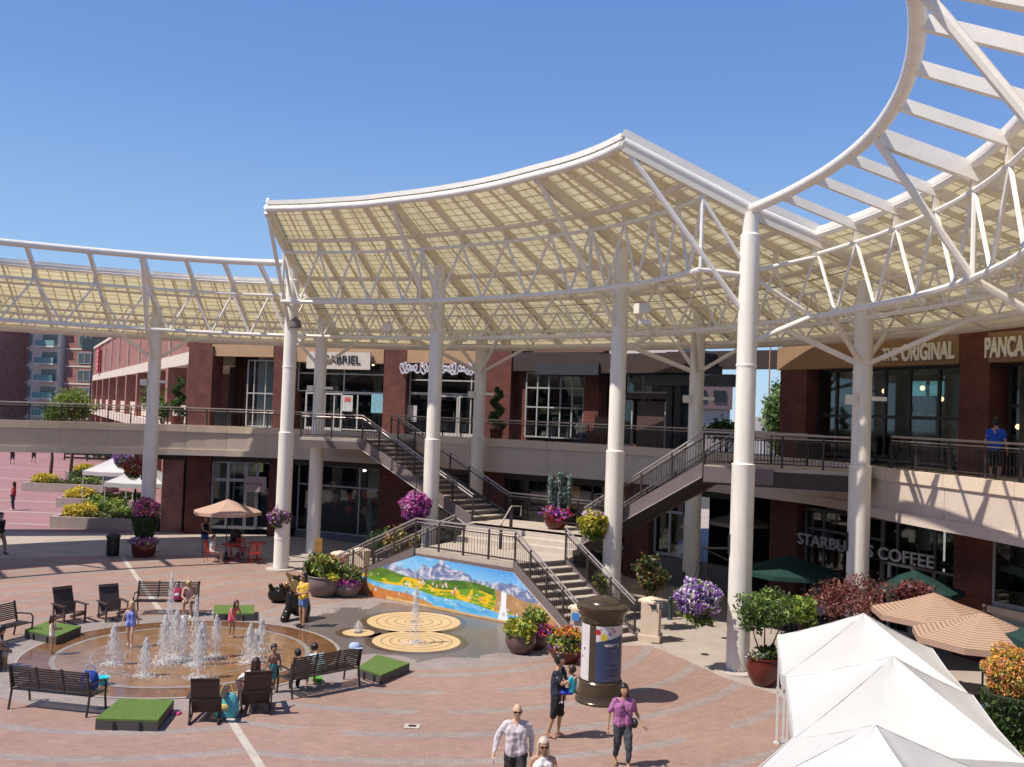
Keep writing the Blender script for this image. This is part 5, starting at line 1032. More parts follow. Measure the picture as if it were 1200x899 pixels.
for x, y, h, r_, l in ((19.5, 70, 10.6, 1.7, 'tall loose green tree in the gap behind the tall column'), (17.2, 62, 9.2, 1.3, 'slender green tree nearest the tall column'), (26.5, 98, 11.5, 1.5, 'faint far tree at the right side of the gap')): tree('street_tree', l, x, y, h, r_, [G1, G2, G3], 1800, .17, ell=2.0)
x, y = 20.5, 66; t = thing('conifer_tree', 'dark narrow conifer in front of the lilac-grey wall', 'tree', (x, y, 0)); b_ = MB()
for i in range(30): q = i / 29; b_.leaves((x, y, .8 + q * 7.4), (1.25 * (1 - q) + .15, 1.25 * (1 - q) + .15, .3), 90, .14, (0, 1), i, .2)
b_.build('crown', [G2, G1], t); MB().tube((x, y, 0), (x, y, 7.8), .15, .03).build('trunk', BARK, t)
p = aty(851, 487, 47); shrub('leafy_shrub', 'lime green hedge shrub on the upper level in the gap', (p.x, p.y, 6.3), (1.7, .8, .7), [LIME, G3, G1], 1500, .12, 5.3); p = aty(828, 487, 45.5)
# shrubs in front of green backdrop under the deck and leafy far left
for (px, py, Y, r_, m_, l) in ((178, 470, 56, .9, [G1, BRZ, G3], 'olive shrub between the arcade piers left of the spiral topiary'), (190, 480, 55, .7, [G1, G3], 'green shrub in front of the arcade piers')):
    p = aty(px, py, Y); shrub('leafy_shrub', l, p, (r_, r_, r_ * 1.1), m_, 500, .12, 5.4)
# raised beds on the red plaza
BED = mat('bed_concrete', (.40, .34, .30), .85, noise=.15)
beds = ((-23.6, -18.2, 50.9, 53.6, 'nearest long raised bed with yellow shrubs on the red plaza'), (-27.6, -22.3, 60.2, 62.4, 'second raised bed with yellow shrub behind the nearest one'), (-34.4, -28.6, 69.6, 72.4, 'raised bed with a small sign board further along the plaza'), (-36.5, -30.5, 81, 84, 'far raised bed of yellow grasses'), (-34.5, -31, 90, 93, 'farthest raised bed beside the dark fence'))
for i, (x0, x1, y0, y1, l) in enumerate(beds):
    t = thing('raised_bed', l, 'planter', ((x0 + x1) / 2, y0, 0), 'raised planting beds on the red plaza'); b_ = MB()
    b_.box(((x0 + x1) / 2, y0 + .1, .3), (x1 - x0, .2, .6)).box(((x0 + x1) / 2, y1 - .1, .3), (x1 - x0, .2, .6)).box((x0 + .1, (y0 + y1) / 2, .3), (.2, y1 - y0 - .4, .6)).box((x1 - .1, (y0 + y1) / 2, .3), (.2, y1 - y0 - .4, .6)); b_.build('kerb_wall', BED, t)
    MB().box(((x0 + x1) / 2, (y0 + y1) / 2, .27), (x1 - x0 - .4, y1 - y0 - .4, .5)).build('soil', SOIL, t)
    MB().leaves((x0 + 1.1, (y0 + y1) / 2 - .2, .8), (1.0, .8, .42), 1300, .1, (0, 1), i, .3).build('yellow_shrub', [YL, YEL], t)
    MB().leaves(((x0 + x1) / 2 + 1.2, (y0 + y1) / 2, .78), (1.6, .9, .34), 1100, .1, (0, 1, 2), i + 9, .2, 12).build('green_shrub', [G1, G3, LIME], t)
    MB().leaves(((x0 + x1) / 2 + .3, y0 + .5, .7), ((x1 - x0) * .42, .3, .25), 500, .09, (0, 1), i + 19, .2).build('edging_plants', [BRZ, G1], t)
for px, py, Y, r_, l in ((118, 575, 56, 1.0, 'round green shrub behind the nearest bed'), (138, 572, 55, 1.1, 'light green round shrub under the far tent'), (125, 590, 52.8, 1.0, 'low green shrub in the nearest bed'), (100, 555, 73, 1.2, 'dark clipped hedge block further off')):
    p = aty(px, py, Y); shrub('leafy_shrub', l, (p.x, p.y, .8), (r_ * 1.2, r_, r_ * .5), [G1, G3, LIME] if Y < 60 else [G2, G1], 1300, .11, 0)
fc = thing('dark_fence', 'dark horizontal rail fence at the far end of the red plaza', 'fence', (-42, 104, 0)); b_ = MB()
for z in (.3, .7, 1.1, 1.5): b_.beam((-47, 104, z), (-30, 104, z), .06, .2)
b_.build('rails', BLACK, fc)
for i in range(8): MB().box((-47 + i * 2.4, 104, .85), (.12, .12, 1.7)).build('post', BLACK, fc)
MB().leaves((-38, 107, 1.5), (11, 2, 2.2), 3000, .3, (0, 1), 3, .2, 20).build('hedge', [G2, G1]); tag(bpy.data.objects['hedge'], 'dark hedge behind the far fence', 'hedge')

# ---------------------------------------------------------------- street furniture
def face(p, q): return math.atan2(q[0] - p[0], -(q[1] - p[1]))
BENCH = mat('bench_dark_metal', (.045, .034, .03), .4, noise=.2); WOODD = mat('dark_painted_wood', (.05, .03, .025), .5, noise=.25, scale=6)
def make_bench():
    t = thing('park_bench', 'bench', 'bench', (0, 0, 0)); W_ = 1.85; b_ = MB()
    for i in range(9): b_.box((0, -.26 + i * .055, .44 - .006 * abs(i - 3)), (W_, .038, .022))
    b_.build('seat', BENCH, t); b_ = MB()
    for i in range(9): b_.beam((-W_ / 2, .24 + i * .013, .52 + i * .052), (W_ / 2, .24 + i * .013, .52 + i * .052), .02, .036)
    for x in (-W_ / 2, -W_ / 6, W_ / 6, W_ / 2): b_.beam((x, .23, .47), (x, .36, .98), .05, .03)
    b_.build('backrest', BENCH, t)
    for s_ in (-1, 1):
        x = s_ * (W_ / 2 + .02); MB().path([(x, -.36, 0), (x, -.32, .3), (x, -.34, .58), (x, -.27, .67), (x, .05, .66), (x, .27, .64)], .024, 8).build('arm_leg', BENCH, t, True); MB().path([(x, .34, 0), (x, .26, .42), (x, .37, .98)], .026, 8).build('rear_leg', BENCH, t, True); MB().tube((x, -.3, .42), (x, .27, .42), .022).build('side_rail', BENCH, t)
    return t
bp_ = make_bench(); GB = 'dark slatted benches round the fountain'
place(bp_, True, (-9.72, 21.75, 0), face((-9.72, 21.75), (-8.9, 26)), 'long dark slatted bench seen from behind at lower left with a blue bag', GB)
c = atz(374, 808); place(bp_, False, (c.x, c.y, 0), face(c, (-6.6, 26.3)), 'dark slatted bench seen from behind with two people in dark and light shirts', GB)
place(bp_, False, (-10.85, 31.75, 0), face((-10.85, 31.75), (-10.2, 27)), 'dark slatted bench facing the camera behind the fountain', GB)
place(bp_, False, (-13.95, 27.2, 0), face((-13.95, 27.2), (-9, 25.4)), 'dark slatted bench at the left frame edge with a curved arm', GB)
def make_adirondack():
    t = thing('deck_chair', 'chair', 'chair', (0, 0, 0)); b_ = MB()
    for i in range(7): b_.beam((-.28, -.42 + i * .095, .36 - i * .022), (.28, -.42 + i * .095, .36 - i * .022), .085, .02)
    b_.build('seat', WOODD, t); b_ = MB()
    for i in range(6): x = -.25 + i * .1; b_.beam((x, .18, .2), (x, .52, 1.0), .0975, .02, up=(0, 1, 0))
    b_.box((0, .33, .5), (.62, .03, .07)).beam((-.3, .47, .93), (.3, .47, .93), .09, .02); b_.build('backrest', WOODD, t)
    for s_ in (-1, 1): MB().beam((s_ * .34, -.5, .56), (s_ * .34, .36, .54), .12, .022).build('armrest', WOODD, t); MB().box((s_ * .32, -.42, .275), (.03, .09, .55)).build('front_leg', WOODD, t); MB().beam((s_ * .3, -.44, .3), (s_ * .3, .5, .03), .03, .1).box((s_ * .32, .3, .27), (.03, .08, .5)).build('rear_leg', WOODD, t)
    return t
ap = make_adirondack(); GA = 'low dark wooden deck chairs round the fountain'
for i, (x, y, tx, ty, l) in enumerate(((-13.25, 30.1, -10.2, 27.4, 'empty dark wooden deck chair, left one of the pair behind the turf block'), (-12.15, 30.7, -9.6, 27.6, 'empty dark wooden deck chair, right one of the pair behind the fountain'), (-6.35, 21.5, -7, 26, 'empty dark deck chair seen from behind with a turquoise bag beside it'), (-5.5, 22.2, -6.9, 26, 'dark deck chair seen from behind holding the woman in white'), (-12.9, 24.6, -9, 26, 'dark deck chair at the left edge under the black-haired person'))):
    place(ap, i == 0, (x, y, 0), face((x, y), (tx, ty)), l, GA)
TURF = mat('artificial_turf', (.11, .19, .035), .95, noise=.38, scale=22, bump=.8); TBOX = mat('dark_grey_box', (.075, .07, .07), .6)
for l, cs in (('turf-topped block at lower left in front of the basin', ((112, 842), (185, 844), (204, 820), (141, 818))), ('turf-topped block at the right bench end', ((419, 782), (447, 791), (480, 777), (442, 767))), ('turf-topped block behind the fountain beside the girl in pink', ((251, 719), (298, 719), (298, 709), (251, 709))), ('turf-topped block at the left behind the child in white', ((29, 738), (66, 746), (95, 734), (56, 728)))):
    pts = [atz(x, y, .24) for x, y in cs]; pts = [pts[0], pts[1], pts[2], pts[3]]
    t = thing('turf_block', l, 'turf block', (sum(p.x for p in pts) / 4, sum(p.y for p in pts) / 4, 0), 'low turf-topped seating blocks'); MB().prism(pts, 0.0, .2).build('box', TBOX, t); MB().prism(pts, .202, .24).build('turf', TURF, t)
    p, q = pts[0], pts[1]
    for k in (.3, .72): w_ = p.lerp(q, k); d = (q - p).normalized(); MB().box((w_.x, w_.y, .1), (.05, .05, .16), math.atan2(d.y, d.x)).build('latch', BLACK, t)
# kiosk
kx, ky = 2.4, 23.9; KM = mat('olive_bronze_enamel', (.075, .055, .035), .22, .3, noise=.15); t = thing('advertising_kiosk', 'round olive-bronze advertising column with a flat domed cap and blue poster', 'kiosk', (kx, ky, 0))
MB().lathe([(.01, .0), (.60, 0), (.61, .06), (.575, .1), (.56, .25), (.52, .42), (.525, .5), (.50, .53)], (kx, ky, 0), 48).build('base', KM, t, True); MB().lathe([(.485, .5), (.485, 1.98)], (kx, ky, 0), 48).build('drum', KM, t, True)
MB().lathe([(.485, 1.9), (.52, 1.93), (.525, 2.0), (.54, 2.1), (.62, 2.2), (.64, 2.23), (.64, 2.3), (.60, 2.33), (.47, 2.36), (.45, 2.40), (.34, 2.46), (.18, 2.5), (.01, 2.51)], (kx, ky, 0), 48).build('cap', KM, t, True)
def cyl(r_, a0, a1, z0, z1): return MB().lathe([(r_, z0), (r_, z1)], (kx, ky, 0), 24, a0=R(a0 - 90), a1=R(a1 - 90))
NAVY = mat('navy_poster', (.035, .055, .13), .35, noise=.08); cyl(.492, -22, 74, .56, 1.88).build('poster_backing', NAVY, t, True); cyl(.492, -88, -42, .56, 1.88).build('side_poster', mat('white_poster', (.6, .58, .58), .4, noise=.1), t, True)
b_ = MB(); n = 24
for i in range(n):
    a0, a1 = R(-22 + 96 * i / n - 90), R(-22 + 96 * (i + 1) / n - 90); zl0, zl1 = 1.5 + .18 * i / n, 1.5 + .18 * (i + 1) / n; b_.add([(kx + .495 * math.cos(a0), ky + .495 * math.sin(a0), zl0), (kx + .495 * math.cos(a1), ky + .495 * math.sin(a1), zl1), (kx + .495 * math.cos(a1), ky + .495 * math.sin(a1), 1.88), (kx + .495 * math.cos(a0), ky + .495 * math.sin(a0), 1.88)], [(0, 1, 2, 3)])
b_.build('poster_header', mat('white_poster', (.6, .58, .58), .4, noise=.1), t, True)
def dot(a, z, r_, m_, nm_='print_mark', sx=1):
    a = R(a - 90); o = Vector((kx + .498 * math.cos(a), ky + .498 * math.sin(a), z)); tg = Vector((-math.sin(a), math.cos(a), 0)); P_ = [o + tg * r_ * sx * math.cos(k * .785) + Vector((0, 0, r_ * math.sin(k * .785))) for k in range(8)]; MB().add(P_, [tuple(range(8))]).build(nm_, m_, t)
for a, z, r_, m_ in ((0, 1.62, .09, YEL), (-17, 1.74, .07, RED), (16, 1.7, .035, PUR), (30, 1.76, .05, PNK), (-8, 1.8, .02, PUR), (24, 1.83, .03, ORG), (-60, 1.3, .03, PUR), (-70, 1.1, .03, MAG)): dot(a, z, r_, m_, 'printed_flower')
for i, ch in enumerate("WHAT'S"):
    a = R(2 + i * 8.2 - 90); o = Vector((kx + .496 * math.cos(a), ky + .496 * math.sin(a), 1.4)); text(ch, .085, mat('poster_letters', (.75, .72, .62), .5), t, o, (-math.sin(a), math.cos(a), 0), ext=.002, bold=.003)
for z, a0, a1 in ((1.3, 20, 44), (1.25, 22, 42), (1.2, 20, 44), (1.15, 23, 41), (1.1, 21, 43), (1.05, 20, 44), (1.0, 18, 46), (.9, 4, 60), (.66, 15, 50), (.61, 2, 60)): cyl(.495, a0, a1, z, z + .012).build('small_print_line', mat('faint_print', (.2, .22, .32), .5), t)
# tents
TENT = mat('white_tent_fabric', (.66, .66, .65), .7, noise=.03, transl=.2); TPOLE = mat('white_pole', (.6, .62, .62), .4)
def make_tent(w_=3.1, d=3.45):
    t = thing('market_tent', 'tent', 'tent', (0, 0, 0)); N = 12; M_ = 12; b_ = MB(); cs = [(-1, -1), (1, -1), (1, 1), (-1, 1)]
    for q_ in range(4):
        a, c = cs[q_], cs[(q_ + 1) % 4]; vs = []
        for i in range(M_ + 1):
            m_ = i / M_
            for j in range(N + 1):
                e = j / N * 2 - 1; u = (a[0] + (c[0] - a[0]) * j / N) * m_; v = (a[1] + (c[1] - a[1]) * j / N) * m_
                z = 2.3 + .92 * (1 - m_) ** 1.1 - (1 - e * e) * (.05 * m_ + .07 * math.sin(math.pi * m_) + .012 * math.sin(m_ * 14 + e * 3)); vs.append((u * w_ / 2, v * d / 2, z))
        b_.add(vs, [(i * (N + 1) + j, (i + 1) * (N + 1) + j, (i + 1) * (N + 1) + j + 1, i * (N + 1) + j + 1) for i in range(M_) for j in range(N)])
    for v in b_.v:
        m_ = max(abs(v.x) / (w_ / 2), abs(v.y) / (d / 2)); v.z += .012 * math.sin(v.x * 9 + v.y * 4) * math.sin(v.y * 11 - v.x * 3) * min(1, (1 - m_) * 6)
    b_.build('fabric_top', TENT, t, True, ang=60); b_ = MB()
    for sx in (-1, 1):
        for sy in (-1, 1): b_.path([(sx * w_ / 2 * k_, sy * d / 2 * k_, 2.3 + .92 * (1 - k_) ** 1.1 + .004) for k_ in [q_ / 12 for q_ in range(13)]], .006, 5)
        b_.path([(sx * w_ / 2 * 1.002, y_ * d / 2, 2.3 - .05 * (1 - abs(y_)) ) for y_ in (-1, -.5, 0, .5, 1)], .008, 5)
    b_.build('seams', mat('tent_seam', (.6, .6, .59), .7), t); b_ = MB()
    for (a, c, e) in (((-1, -1), (1, -1), 0), ((1, -1), (1, 1), 0), ((1, 1), (-1, 1), 0), ((-1, 1), (-1, -1), 0)):
        for i in range(N):
            q0 = [a[k_] + (c[k_] - a[k_]) * i / N for k_ in (0, 1)]; q1 = [a[k_] + (c[k_] - a[k_]) * (i + 1) / N for k_ in (0, 1)]; f_ = lambda q: 2.3 - .05 * (1 - min(abs(q[0]), abs(q[1])) ** 2); g_ = lambda q, i_: .24 + .02 * math.sin(i_ * 2.1)
            b_.add([(q0[0] * w_ / 2, q0[1] * d / 2, f_(q0)), (q1[0] * w_ / 2, q1[1] * d / 2, f_(q1)), (q1[0] * w_ / 2 * 1.006, q1[1] * d / 2 * 1.006, f_(q1) - g_(q1, i + 1)), (q0[0] * w_ / 2 * 1.006, q0[1] * d / 2 * 1.006, f_(q0) - g_(q0, i))], [(0, 1, 2, 3)])
    b_.build('valance', TENT, t, True)
    for sx in (-1, 1):
        for sy in (-1, 1): x, y = sx * (w_ / 2 - .04), sy * (d / 2 - .04); MB().box((x, y, .6), (.05, .05, 1.2)).box((x, y, 1.7), (.038, .038, 1.1)).box((x, y, 1.15), (.065, .065, .1)).box((x, y, .02), (.12, .12, .04)).build('leg', TPOLE, t)
    b_ = MB()
    for sx in (-1, 1): b_.beam((sx * (w_ / 2 - .04), -d / 2 + .04, 2.15), (sx * (w_ / 2 - .04), d / 2 - .04, 2.15), .03, .03).beam((-w_ / 2 + .04, sx * (d / 2 - .04), 2.15), (w_ / 2 - .04, sx * (d / 2 - .04), 2.15), .03, .03)
    b_.build('frame', TPOLE, t); return t
tp = make_tent(); GT = 'white pop-up market tents'
for i, (x, y, rz, l) in enumerate(((7.0, 19.2, -.24, 'white pop-up tent at lower right, farthest of the row of three'), (6.22, 15.75, -.24, 'white pop-up tent at lower right, middle of the row of three'), (4.6, 12.15, -.6, 'white pop-up tent cut by the bottom frame edge, nearest of the row'), (-20.2, 54.6, .05, 'white pop-up tent by the raised beds, nearer of the far pair'), (-24.6, 62, .05, 'white pop-up tent by the raised beds, farther of the far pair'))): place(tp, i == 0, (x, y, 0), rz, l, GT)
# umbrellas
def umb_mat(name, c1, c2=None):
    m_ = bpy.data.materials.new(name); m_.use_nodes = True; t = m_.node_tree; n = t.nodes; b_ = n['Principled BSDF']; L = t.links.new; b_.inputs['Roughness'].default_value = .8
    if c2:
        tc = n.new('ShaderNodeTexCoord'); sp_ = n.new('ShaderNodeSeparateXYZ'); L(tc.outputs['Object'], sp_.inputs[0]); mm = n.new('ShaderNodeMath'); mm.operation = 'MULTIPLY'; mm.inputs[1].default_value = 190; L(sp_.outputs[2], mm.inputs[0])
        sn = n.new('ShaderNodeMath'); sn.operation = 'SINE'; L(mm.outputs[0], sn.inputs[0]); gt = n.new('ShaderNodeMath'); gt.operation = 'GREATER_THAN'; gt.inputs[1].default_value = .35; L(sn.outputs[0], gt.inputs[0]); mx = n.new('ShaderNodeMix'); mx.data_type = 'RGBA'; L(gt.outputs[0], mx.inputs[0]); mx.inputs[6].default_value = (*c1, 1); mx.inputs[7].default_value = (*c2, 1); src = mx.outputs[2]; L(src, b_.inputs['Base Color'])
    else: b_.inputs['Base Color'].default_value = (*c1, 1); src = None
    tr = n.new('ShaderNodeBsdfTranslucent'); tr.inputs[0].default_value = (*c1, 1); ms = n.new('ShaderNodeMixShader'); ms.inputs[0].default_value = .15; L(b_.outputs[0], ms.inputs[1]); L(tr.outputs[0], ms.inputs[2]); L(ms.outputs[0], n['Material Output'].inputs[0]); return m_
def umbrella(label, x, y, r_, ztop, drop, m_, n=8, group='market umbrellas', rz=.2, val=.0):
    t = thing('patio_umbrella', label, 'umbrella', (x, y, 0), group); ring_ = lambda k, dz: [(x + r_ * k * math.cos(rz + 2 * math.pi * i / n), y + r_ * k * math.sin(rz + 2 * math.pi * i / n), ztop - drop * k ** .85 + dz) for i in range(n)]
    b_ = MB(); vs = [(x, y, ztop)] + ring_(.5, 0) + ring_(1, 0) + ring_(1.005, -.14); fs = [(0, 1 + i, 1 + (i + 1) % n) for i in range(n)]
    for k in (0, 1): fs += [(1 + k * n + i, 1 + (k + 1) * n + i, 1 + (k + 1) * n + (i + 1) % n, 1 + k * n + (i + 1) % n) for i in range(n)]
    b_.add(vs, fs).build('canopy', m_, t); MB().tube((x, y, .05), (x, y, ztop + .12), .025).build('pole', WOODD, t, True); MB().ell((x, y, ztop + .14), .05).build('finial', WOODD, t, True)
    b_ = MB()
    for p in ring_(1, -.03): b_.tube((x, y, ztop - .06), p, .01, n=4)
    b_.build('ribs', WOODD, t); MB().lathe([(.01, 0), (.28, 0), (.28, .06), (.05, .1), (.04, .3), (.01, .3)], (x, y, 0), 16).build('base', BLACK, t, True); return t
STR = umb_mat('striped_tan_canvas', (.46, .33, .24), (.28, .15, .115)); TANC = umb_mat('tan_canvas', (.55, .38, .29), (.46, .29, .22)); GRN = umb_mat('dark_green_canvas', (.006, .04, .034)); BEI = umb_mat('beige_canvas', (.5, .36, .24))
umbrella('tan umbrella over the red cafe table at left', -12.2, 43.0, 1.48, 2.62, .52, TANC, rz=.0); umbrella('red-striped tan umbrella, farther of the two at right', 10.85, 24.9, 1.5, 2.72, .52, STR, rz=.25); umbrella('red-striped tan umbrella, nearer of the two by the flower tower', 10.85, 22.3, 1.55, 2.75, .55, STR, rz=.1)
p = aty(1072, 667, 28.8); umbrella('dark green umbrella in front of the coffee shop door', p.x, p.y, 1.35, 2.7, .5, GRN, rz=.4); p = aty(927, 645, 32.8); umbrella('dark green umbrella in deep shade over the two seated men', p.x, p.y, 1.7, 2.45, .5, GRN); p = aty(1198, 735, 21.0); umbrella('dark green umbrella at the right frame edge', p.x + 1.2, p.y, 1.4, 2.95, .5, GRN, rz=.4)
p = aty(875, 592, 40.5); umbrella('beige umbrella in shade in the passage behind the tall column', p.x - .3, p.y, 1.25, 3.15, .45, BEI)
# cafe tables and chairs
REDM = mat('red_metal', (.42, .035, .02), .35)
def make_chair(m_, nm_='cafe_chair'):
    t = thing(nm_, 'chair', 'chair', (0, 0, 0)); MB().box((0, 0, .45), (.42, .42, .025)).build('seat', m_, t); b_ = MB()
    for x in (-.15, -.05, .05, .15): b_.beam((x, .2, .5), (x, .26, .85), .035, .012, up=(0, 1, 0))
    b_.beam((-.2, .27, .87), (.2, .27, .87), .02, .06); b_.build('backrest', m_, t)
    for sx in (-1, 1):
        MB().tube((sx * .19, -.19, .45), (sx * .21, -.22, 0), .013, n=6).build('leg', m_, t); MB().path([(sx * .21, .24, 0), (sx * .19, .19, .45), (sx * .2, .27, .88)], .013, 6).build('leg', m_, t)
    return t
def make_table(m_, r_=.38, h=.73):
    t = thing('cafe_table', 'table', 'table', (0, 0, 0)); MB().lathe([(.01, h - .03), (r_, h - .03), (r_, h), (.01, h)], n=20).build('tabletop', m_, t)
    MB().tube((0, 0, .03), (0, 0, h - .03), .03).build('pedestal', m_, t); MB().box((0, 0, .02), (.5, .06, .03)).box((0, 0, .021), (.06, .5, .03)).build('foot', m_, t); return t
cc = make_chair(REDM); tb = make_table(REDM); GC = 'red metal cafe chairs under the left umbrella'
for i, (x, y, rz, l) in enumerate(((-12.55, 42.1, 1.57, 'red cafe chair holding the seated child in white'), (-11.3, 42.7, -1.3, 'empty red cafe chair right of the red table'), (-10.7, 42.1, -2.6, 'empty red cafe chair nearest the left end column'), (-11.6, 43.5, 3.0, 'empty red cafe chair behind the red table'))): place(cc, i == 0, (x, y, 0), rz, l, GC)
place(tb, True, (-11.85, 42.5, 0), 0, 'round red metal table under the left tan umbrella', 'red cafe tables'); place(tb, False, (-10.9, 43.2, 0), 0, 'second red metal table close to the left end column', 'red cafe tables')
cd = make_chair(BLACK, 'patio_chair'); td = make_table(BLACK); k = 0
for x, y, rz, l in ((9.0, 32.0, 2.2, 'dark patio chair under the man in white with his side turned'), (10.4, 32.4, -.5, 'dark patio chair under the man in pale blue'), (9.2, 33.3, .5, 'dark patio chair behind the shaded green umbrella table'), (10.6, 21.2, -1.2, 'dark patio chair under the man in navy beside the tents'), (11.6, 23.2, -1.8, 'dark patio chair between the two striped umbrellas')): place(cd, k == 0, (x, y, 0), rz, l, 'dark patio chairs by the coffee shop'); k += 1
for i, (x, y, l) in enumerate(((9.75, 32.3, 'dark round table between the two men in shade'), (11.2, 22.6, 'dark round table under the nearer striped umbrella'))): place(td, i == 0, (x, y, 0), 0, l, 'dark patio tables')
cu = make_chair(BLACK, 'walkway_chair'); k = 0
for x, y, rz in ((14.1, 29.0, 1.2), (13.2, 31.6, 1.2), (12.7, 33.0, -1.2), (14.6, 27.6, -1.9), (3.2, 45.2, .4)): place(cu, k == 0, (x, y, DK), rz, ['dark chair on the right upper walkway beside the brick pier', 'dark chair below the THE ORIGINAL letters', 'dark chair on the upper walkway near the corner pier', 'dark chair near the person in bright blue', 'dark chair behind the middle upper rail beside the easel'][k], 'dark chairs on the upper walkway'); k += 1
# easel board, bins, small sign, scooter, bollard
t = thing('easel_board', 'dark easel board standing on the middle upper walkway', 'sign', (4.1, 44.4, DK)); b_ = MB()
for s_ in (-.3, .3): b_.beam((4.1 + s_, 44.3, DK), (4.1 + s_ * .8, 44.5, DK + 1.5), .05, .05); b_.beam((4.1 + s_, 44.8, DK), (4.1 + s_ * .8, 44.5, DK + 1.5), .05, .05)
b_.build('frame', BLACK, t); MB().box((4.1, 44.38, DK + .95), (.55, .03, .8)).build('board', mat('brown_board', (.10, .07, .05), .6), t)
x, y = -17.05, 42.8; t = thing('litter_bin', 'round black litter bin with domed lid at the left plaza edge', 'bin', (x, y, 0)); MB().lathe([(.01, 0), (.24, 0), (.27, .1), (.27, .8), (.01, .8)], (x, y, 0), 20).build('body', BLACK, t, True); MB().lathe([(.30, .8), (.31, .85), (.22, .95), (.01, 1.0)], (x, y, 0), 20).build('lid', BLACK, t, True)
x, y = -13.0, 49.2; t = thing('litter_bin', 'square dark bin standing by the spiral topiary on the upper walkway', 'bin', (-14.9, 50.9, DK)); MB().box((-14.9, 50.9, DK + .5), (.7, .6, 1.0)).build('body', BLACK, t); MB().box((-14.9, 50.9, DK + 1.03), (.76, .66, .06)).build('lid', BROWN, t)
x, y = 11.0, 36.0; t = thing('litter_bin', 'dark rectangular bin behind the right stair platform rail', 'bin', (x, y, DK)); MB().box((x, y, DK + .48), (.75, .6, .96)).build('body', BLACK, t); MB().box((x, y, DK + 1.0), (.8, .66, .07)).build('lid', GREYM, t)
p = atz(764, 753); t = thing('directory_sign', 'small slate-blue notice plate on a thin black post beside the pedestal', 'sign', (p.x + .12, p.y, 0)); MB().box((p.x + .12, p.y, .55), (.05, .05, 1.1)).box((p.x + .12, p.y, .01), (.3, .3, .02)).build('post', BLACK, t); MB().box((p.x + .14, p.y - .04, 1.16), (.42, .03, .27)).build('plate', mat('slate_blue', (.06, .075, .10), .5), t)
for k in range(3): MB().box((p.x + .14, p.y - .06, 1.24 - k * .07), (.3, .004, .018)).build('print_line', mat('faint_grey_print', (.3, .32, .36), .6), t)
p = atz(366, 668); t = thing('directory_sign', 'small gold leaf-shaped sign on a dark stake above the flower bowl', 'sign', (-7.45, 39.2, 0)); MB().tube((-7.45, 39.2, 0), (-7.45, 39.2, 1.0), .03).build('post', BLACK, t); MB().box((-7.45, 39.18, 1.3), (.3, .04, .55)).build('plate', mat('gold_plate', (.36, .2, .05), .5, noise=.4, scale=10), t)
p = atz(806, 728); t = thing('kick_scooter', 'white and green electric scooter parked by the bollard', 'scooter', p); d = Vector((.55, -.84, 0)); q = p + Vector((.15, 0, 0))
MB().beam(q + Vector((0, 0, .12)), q + d * .8 + Vector((0, 0, .12)), .14, .05).build('deck', BLACK, t); MB().path([q + Vector((0, 0, .12)), q - d * .15 + Vector((0, 0, 1.1))], .035, 8).build('stem', mat('scooter_white', (.7, .72, .7), .4), t, True)
MB().tube(q - d * .15 + Vector((-.22, -.14, 1.1)), q - d * .15 + Vector((.22, .14, 1.1)), .015).build('handlebar', BLACK, t)
for s_ in (-.05, .85): c0 = q + d * s_ + Vector((0, 0, .11)); nn = Vector((-d.y, d.x, 0)); MB().tube(c0 - nn * .03, c0 + nn * .03, .11, n=16).build('wheel', BLACK, t)
MB().beam(q + d * .66 + Vector((0, 0, .19)), q + d * .92 + Vector((0, 0, .24)), .12, .03).build('fender', mat('scooter_green', (.05, .45, .2), .4), t)
for i, (px, py, h, r_, l) in enumerate(((785, 726, .75, .07, 'short slate bollard in front of the shaded planting'), (800, 722, 1.5, .07, 'tall slim dark green post behind the scooter'))): p = atz(px, py); t = thing('bollard', l, 'bollard', p); MB().lathe([(.01, 0), (r_ * 1.4, 0), (r_ * 1.4, .05), (r_, .07), (r_, h), (r_ * .5, h + .04), (.01, h + .05)], p, 16).build('post', mat('slate_green', (.03, .06, .065), .45), t, True); MB().lathe([(r_ + .004, h - .16), (r_ + .01, h - .13), (r_ + .004, h - .1)], p, 16).build('band', BLACK, t, True)
for i, (px, py) in enumerate(((777, 724), (793, 722))): p = atz(px, py); t = thing('bike_rack', ['thin hoop bike rack left of the short bollard', 'thin hoop bike rack right of the short bollard'][i], 'bike rack', p); MB().path([p + Vector((-.3 + .3 * (1 - math.cos(a)), 0, .55 * math.sin(a) ** .5 if math.sin(a) > 0 else 0)) for a in [math.pi * j / 12 for j in range(13)]], .02, 6).build('hoop', GREYM, t, True)
p = atz(566, 716 + 0); p = atz(483, 852); t = thing('floor_socket', 'small metal floor box cover set in the brick paving', 'cover', (p.x, p.y, 0)); MB().box((p.x, p.y, .018), (.34, .3, .012)).build('plate', CONC, t); MB().box((p.x, p.y, .028), (.16, .12, .008)).build('hatch', BLACK, t)
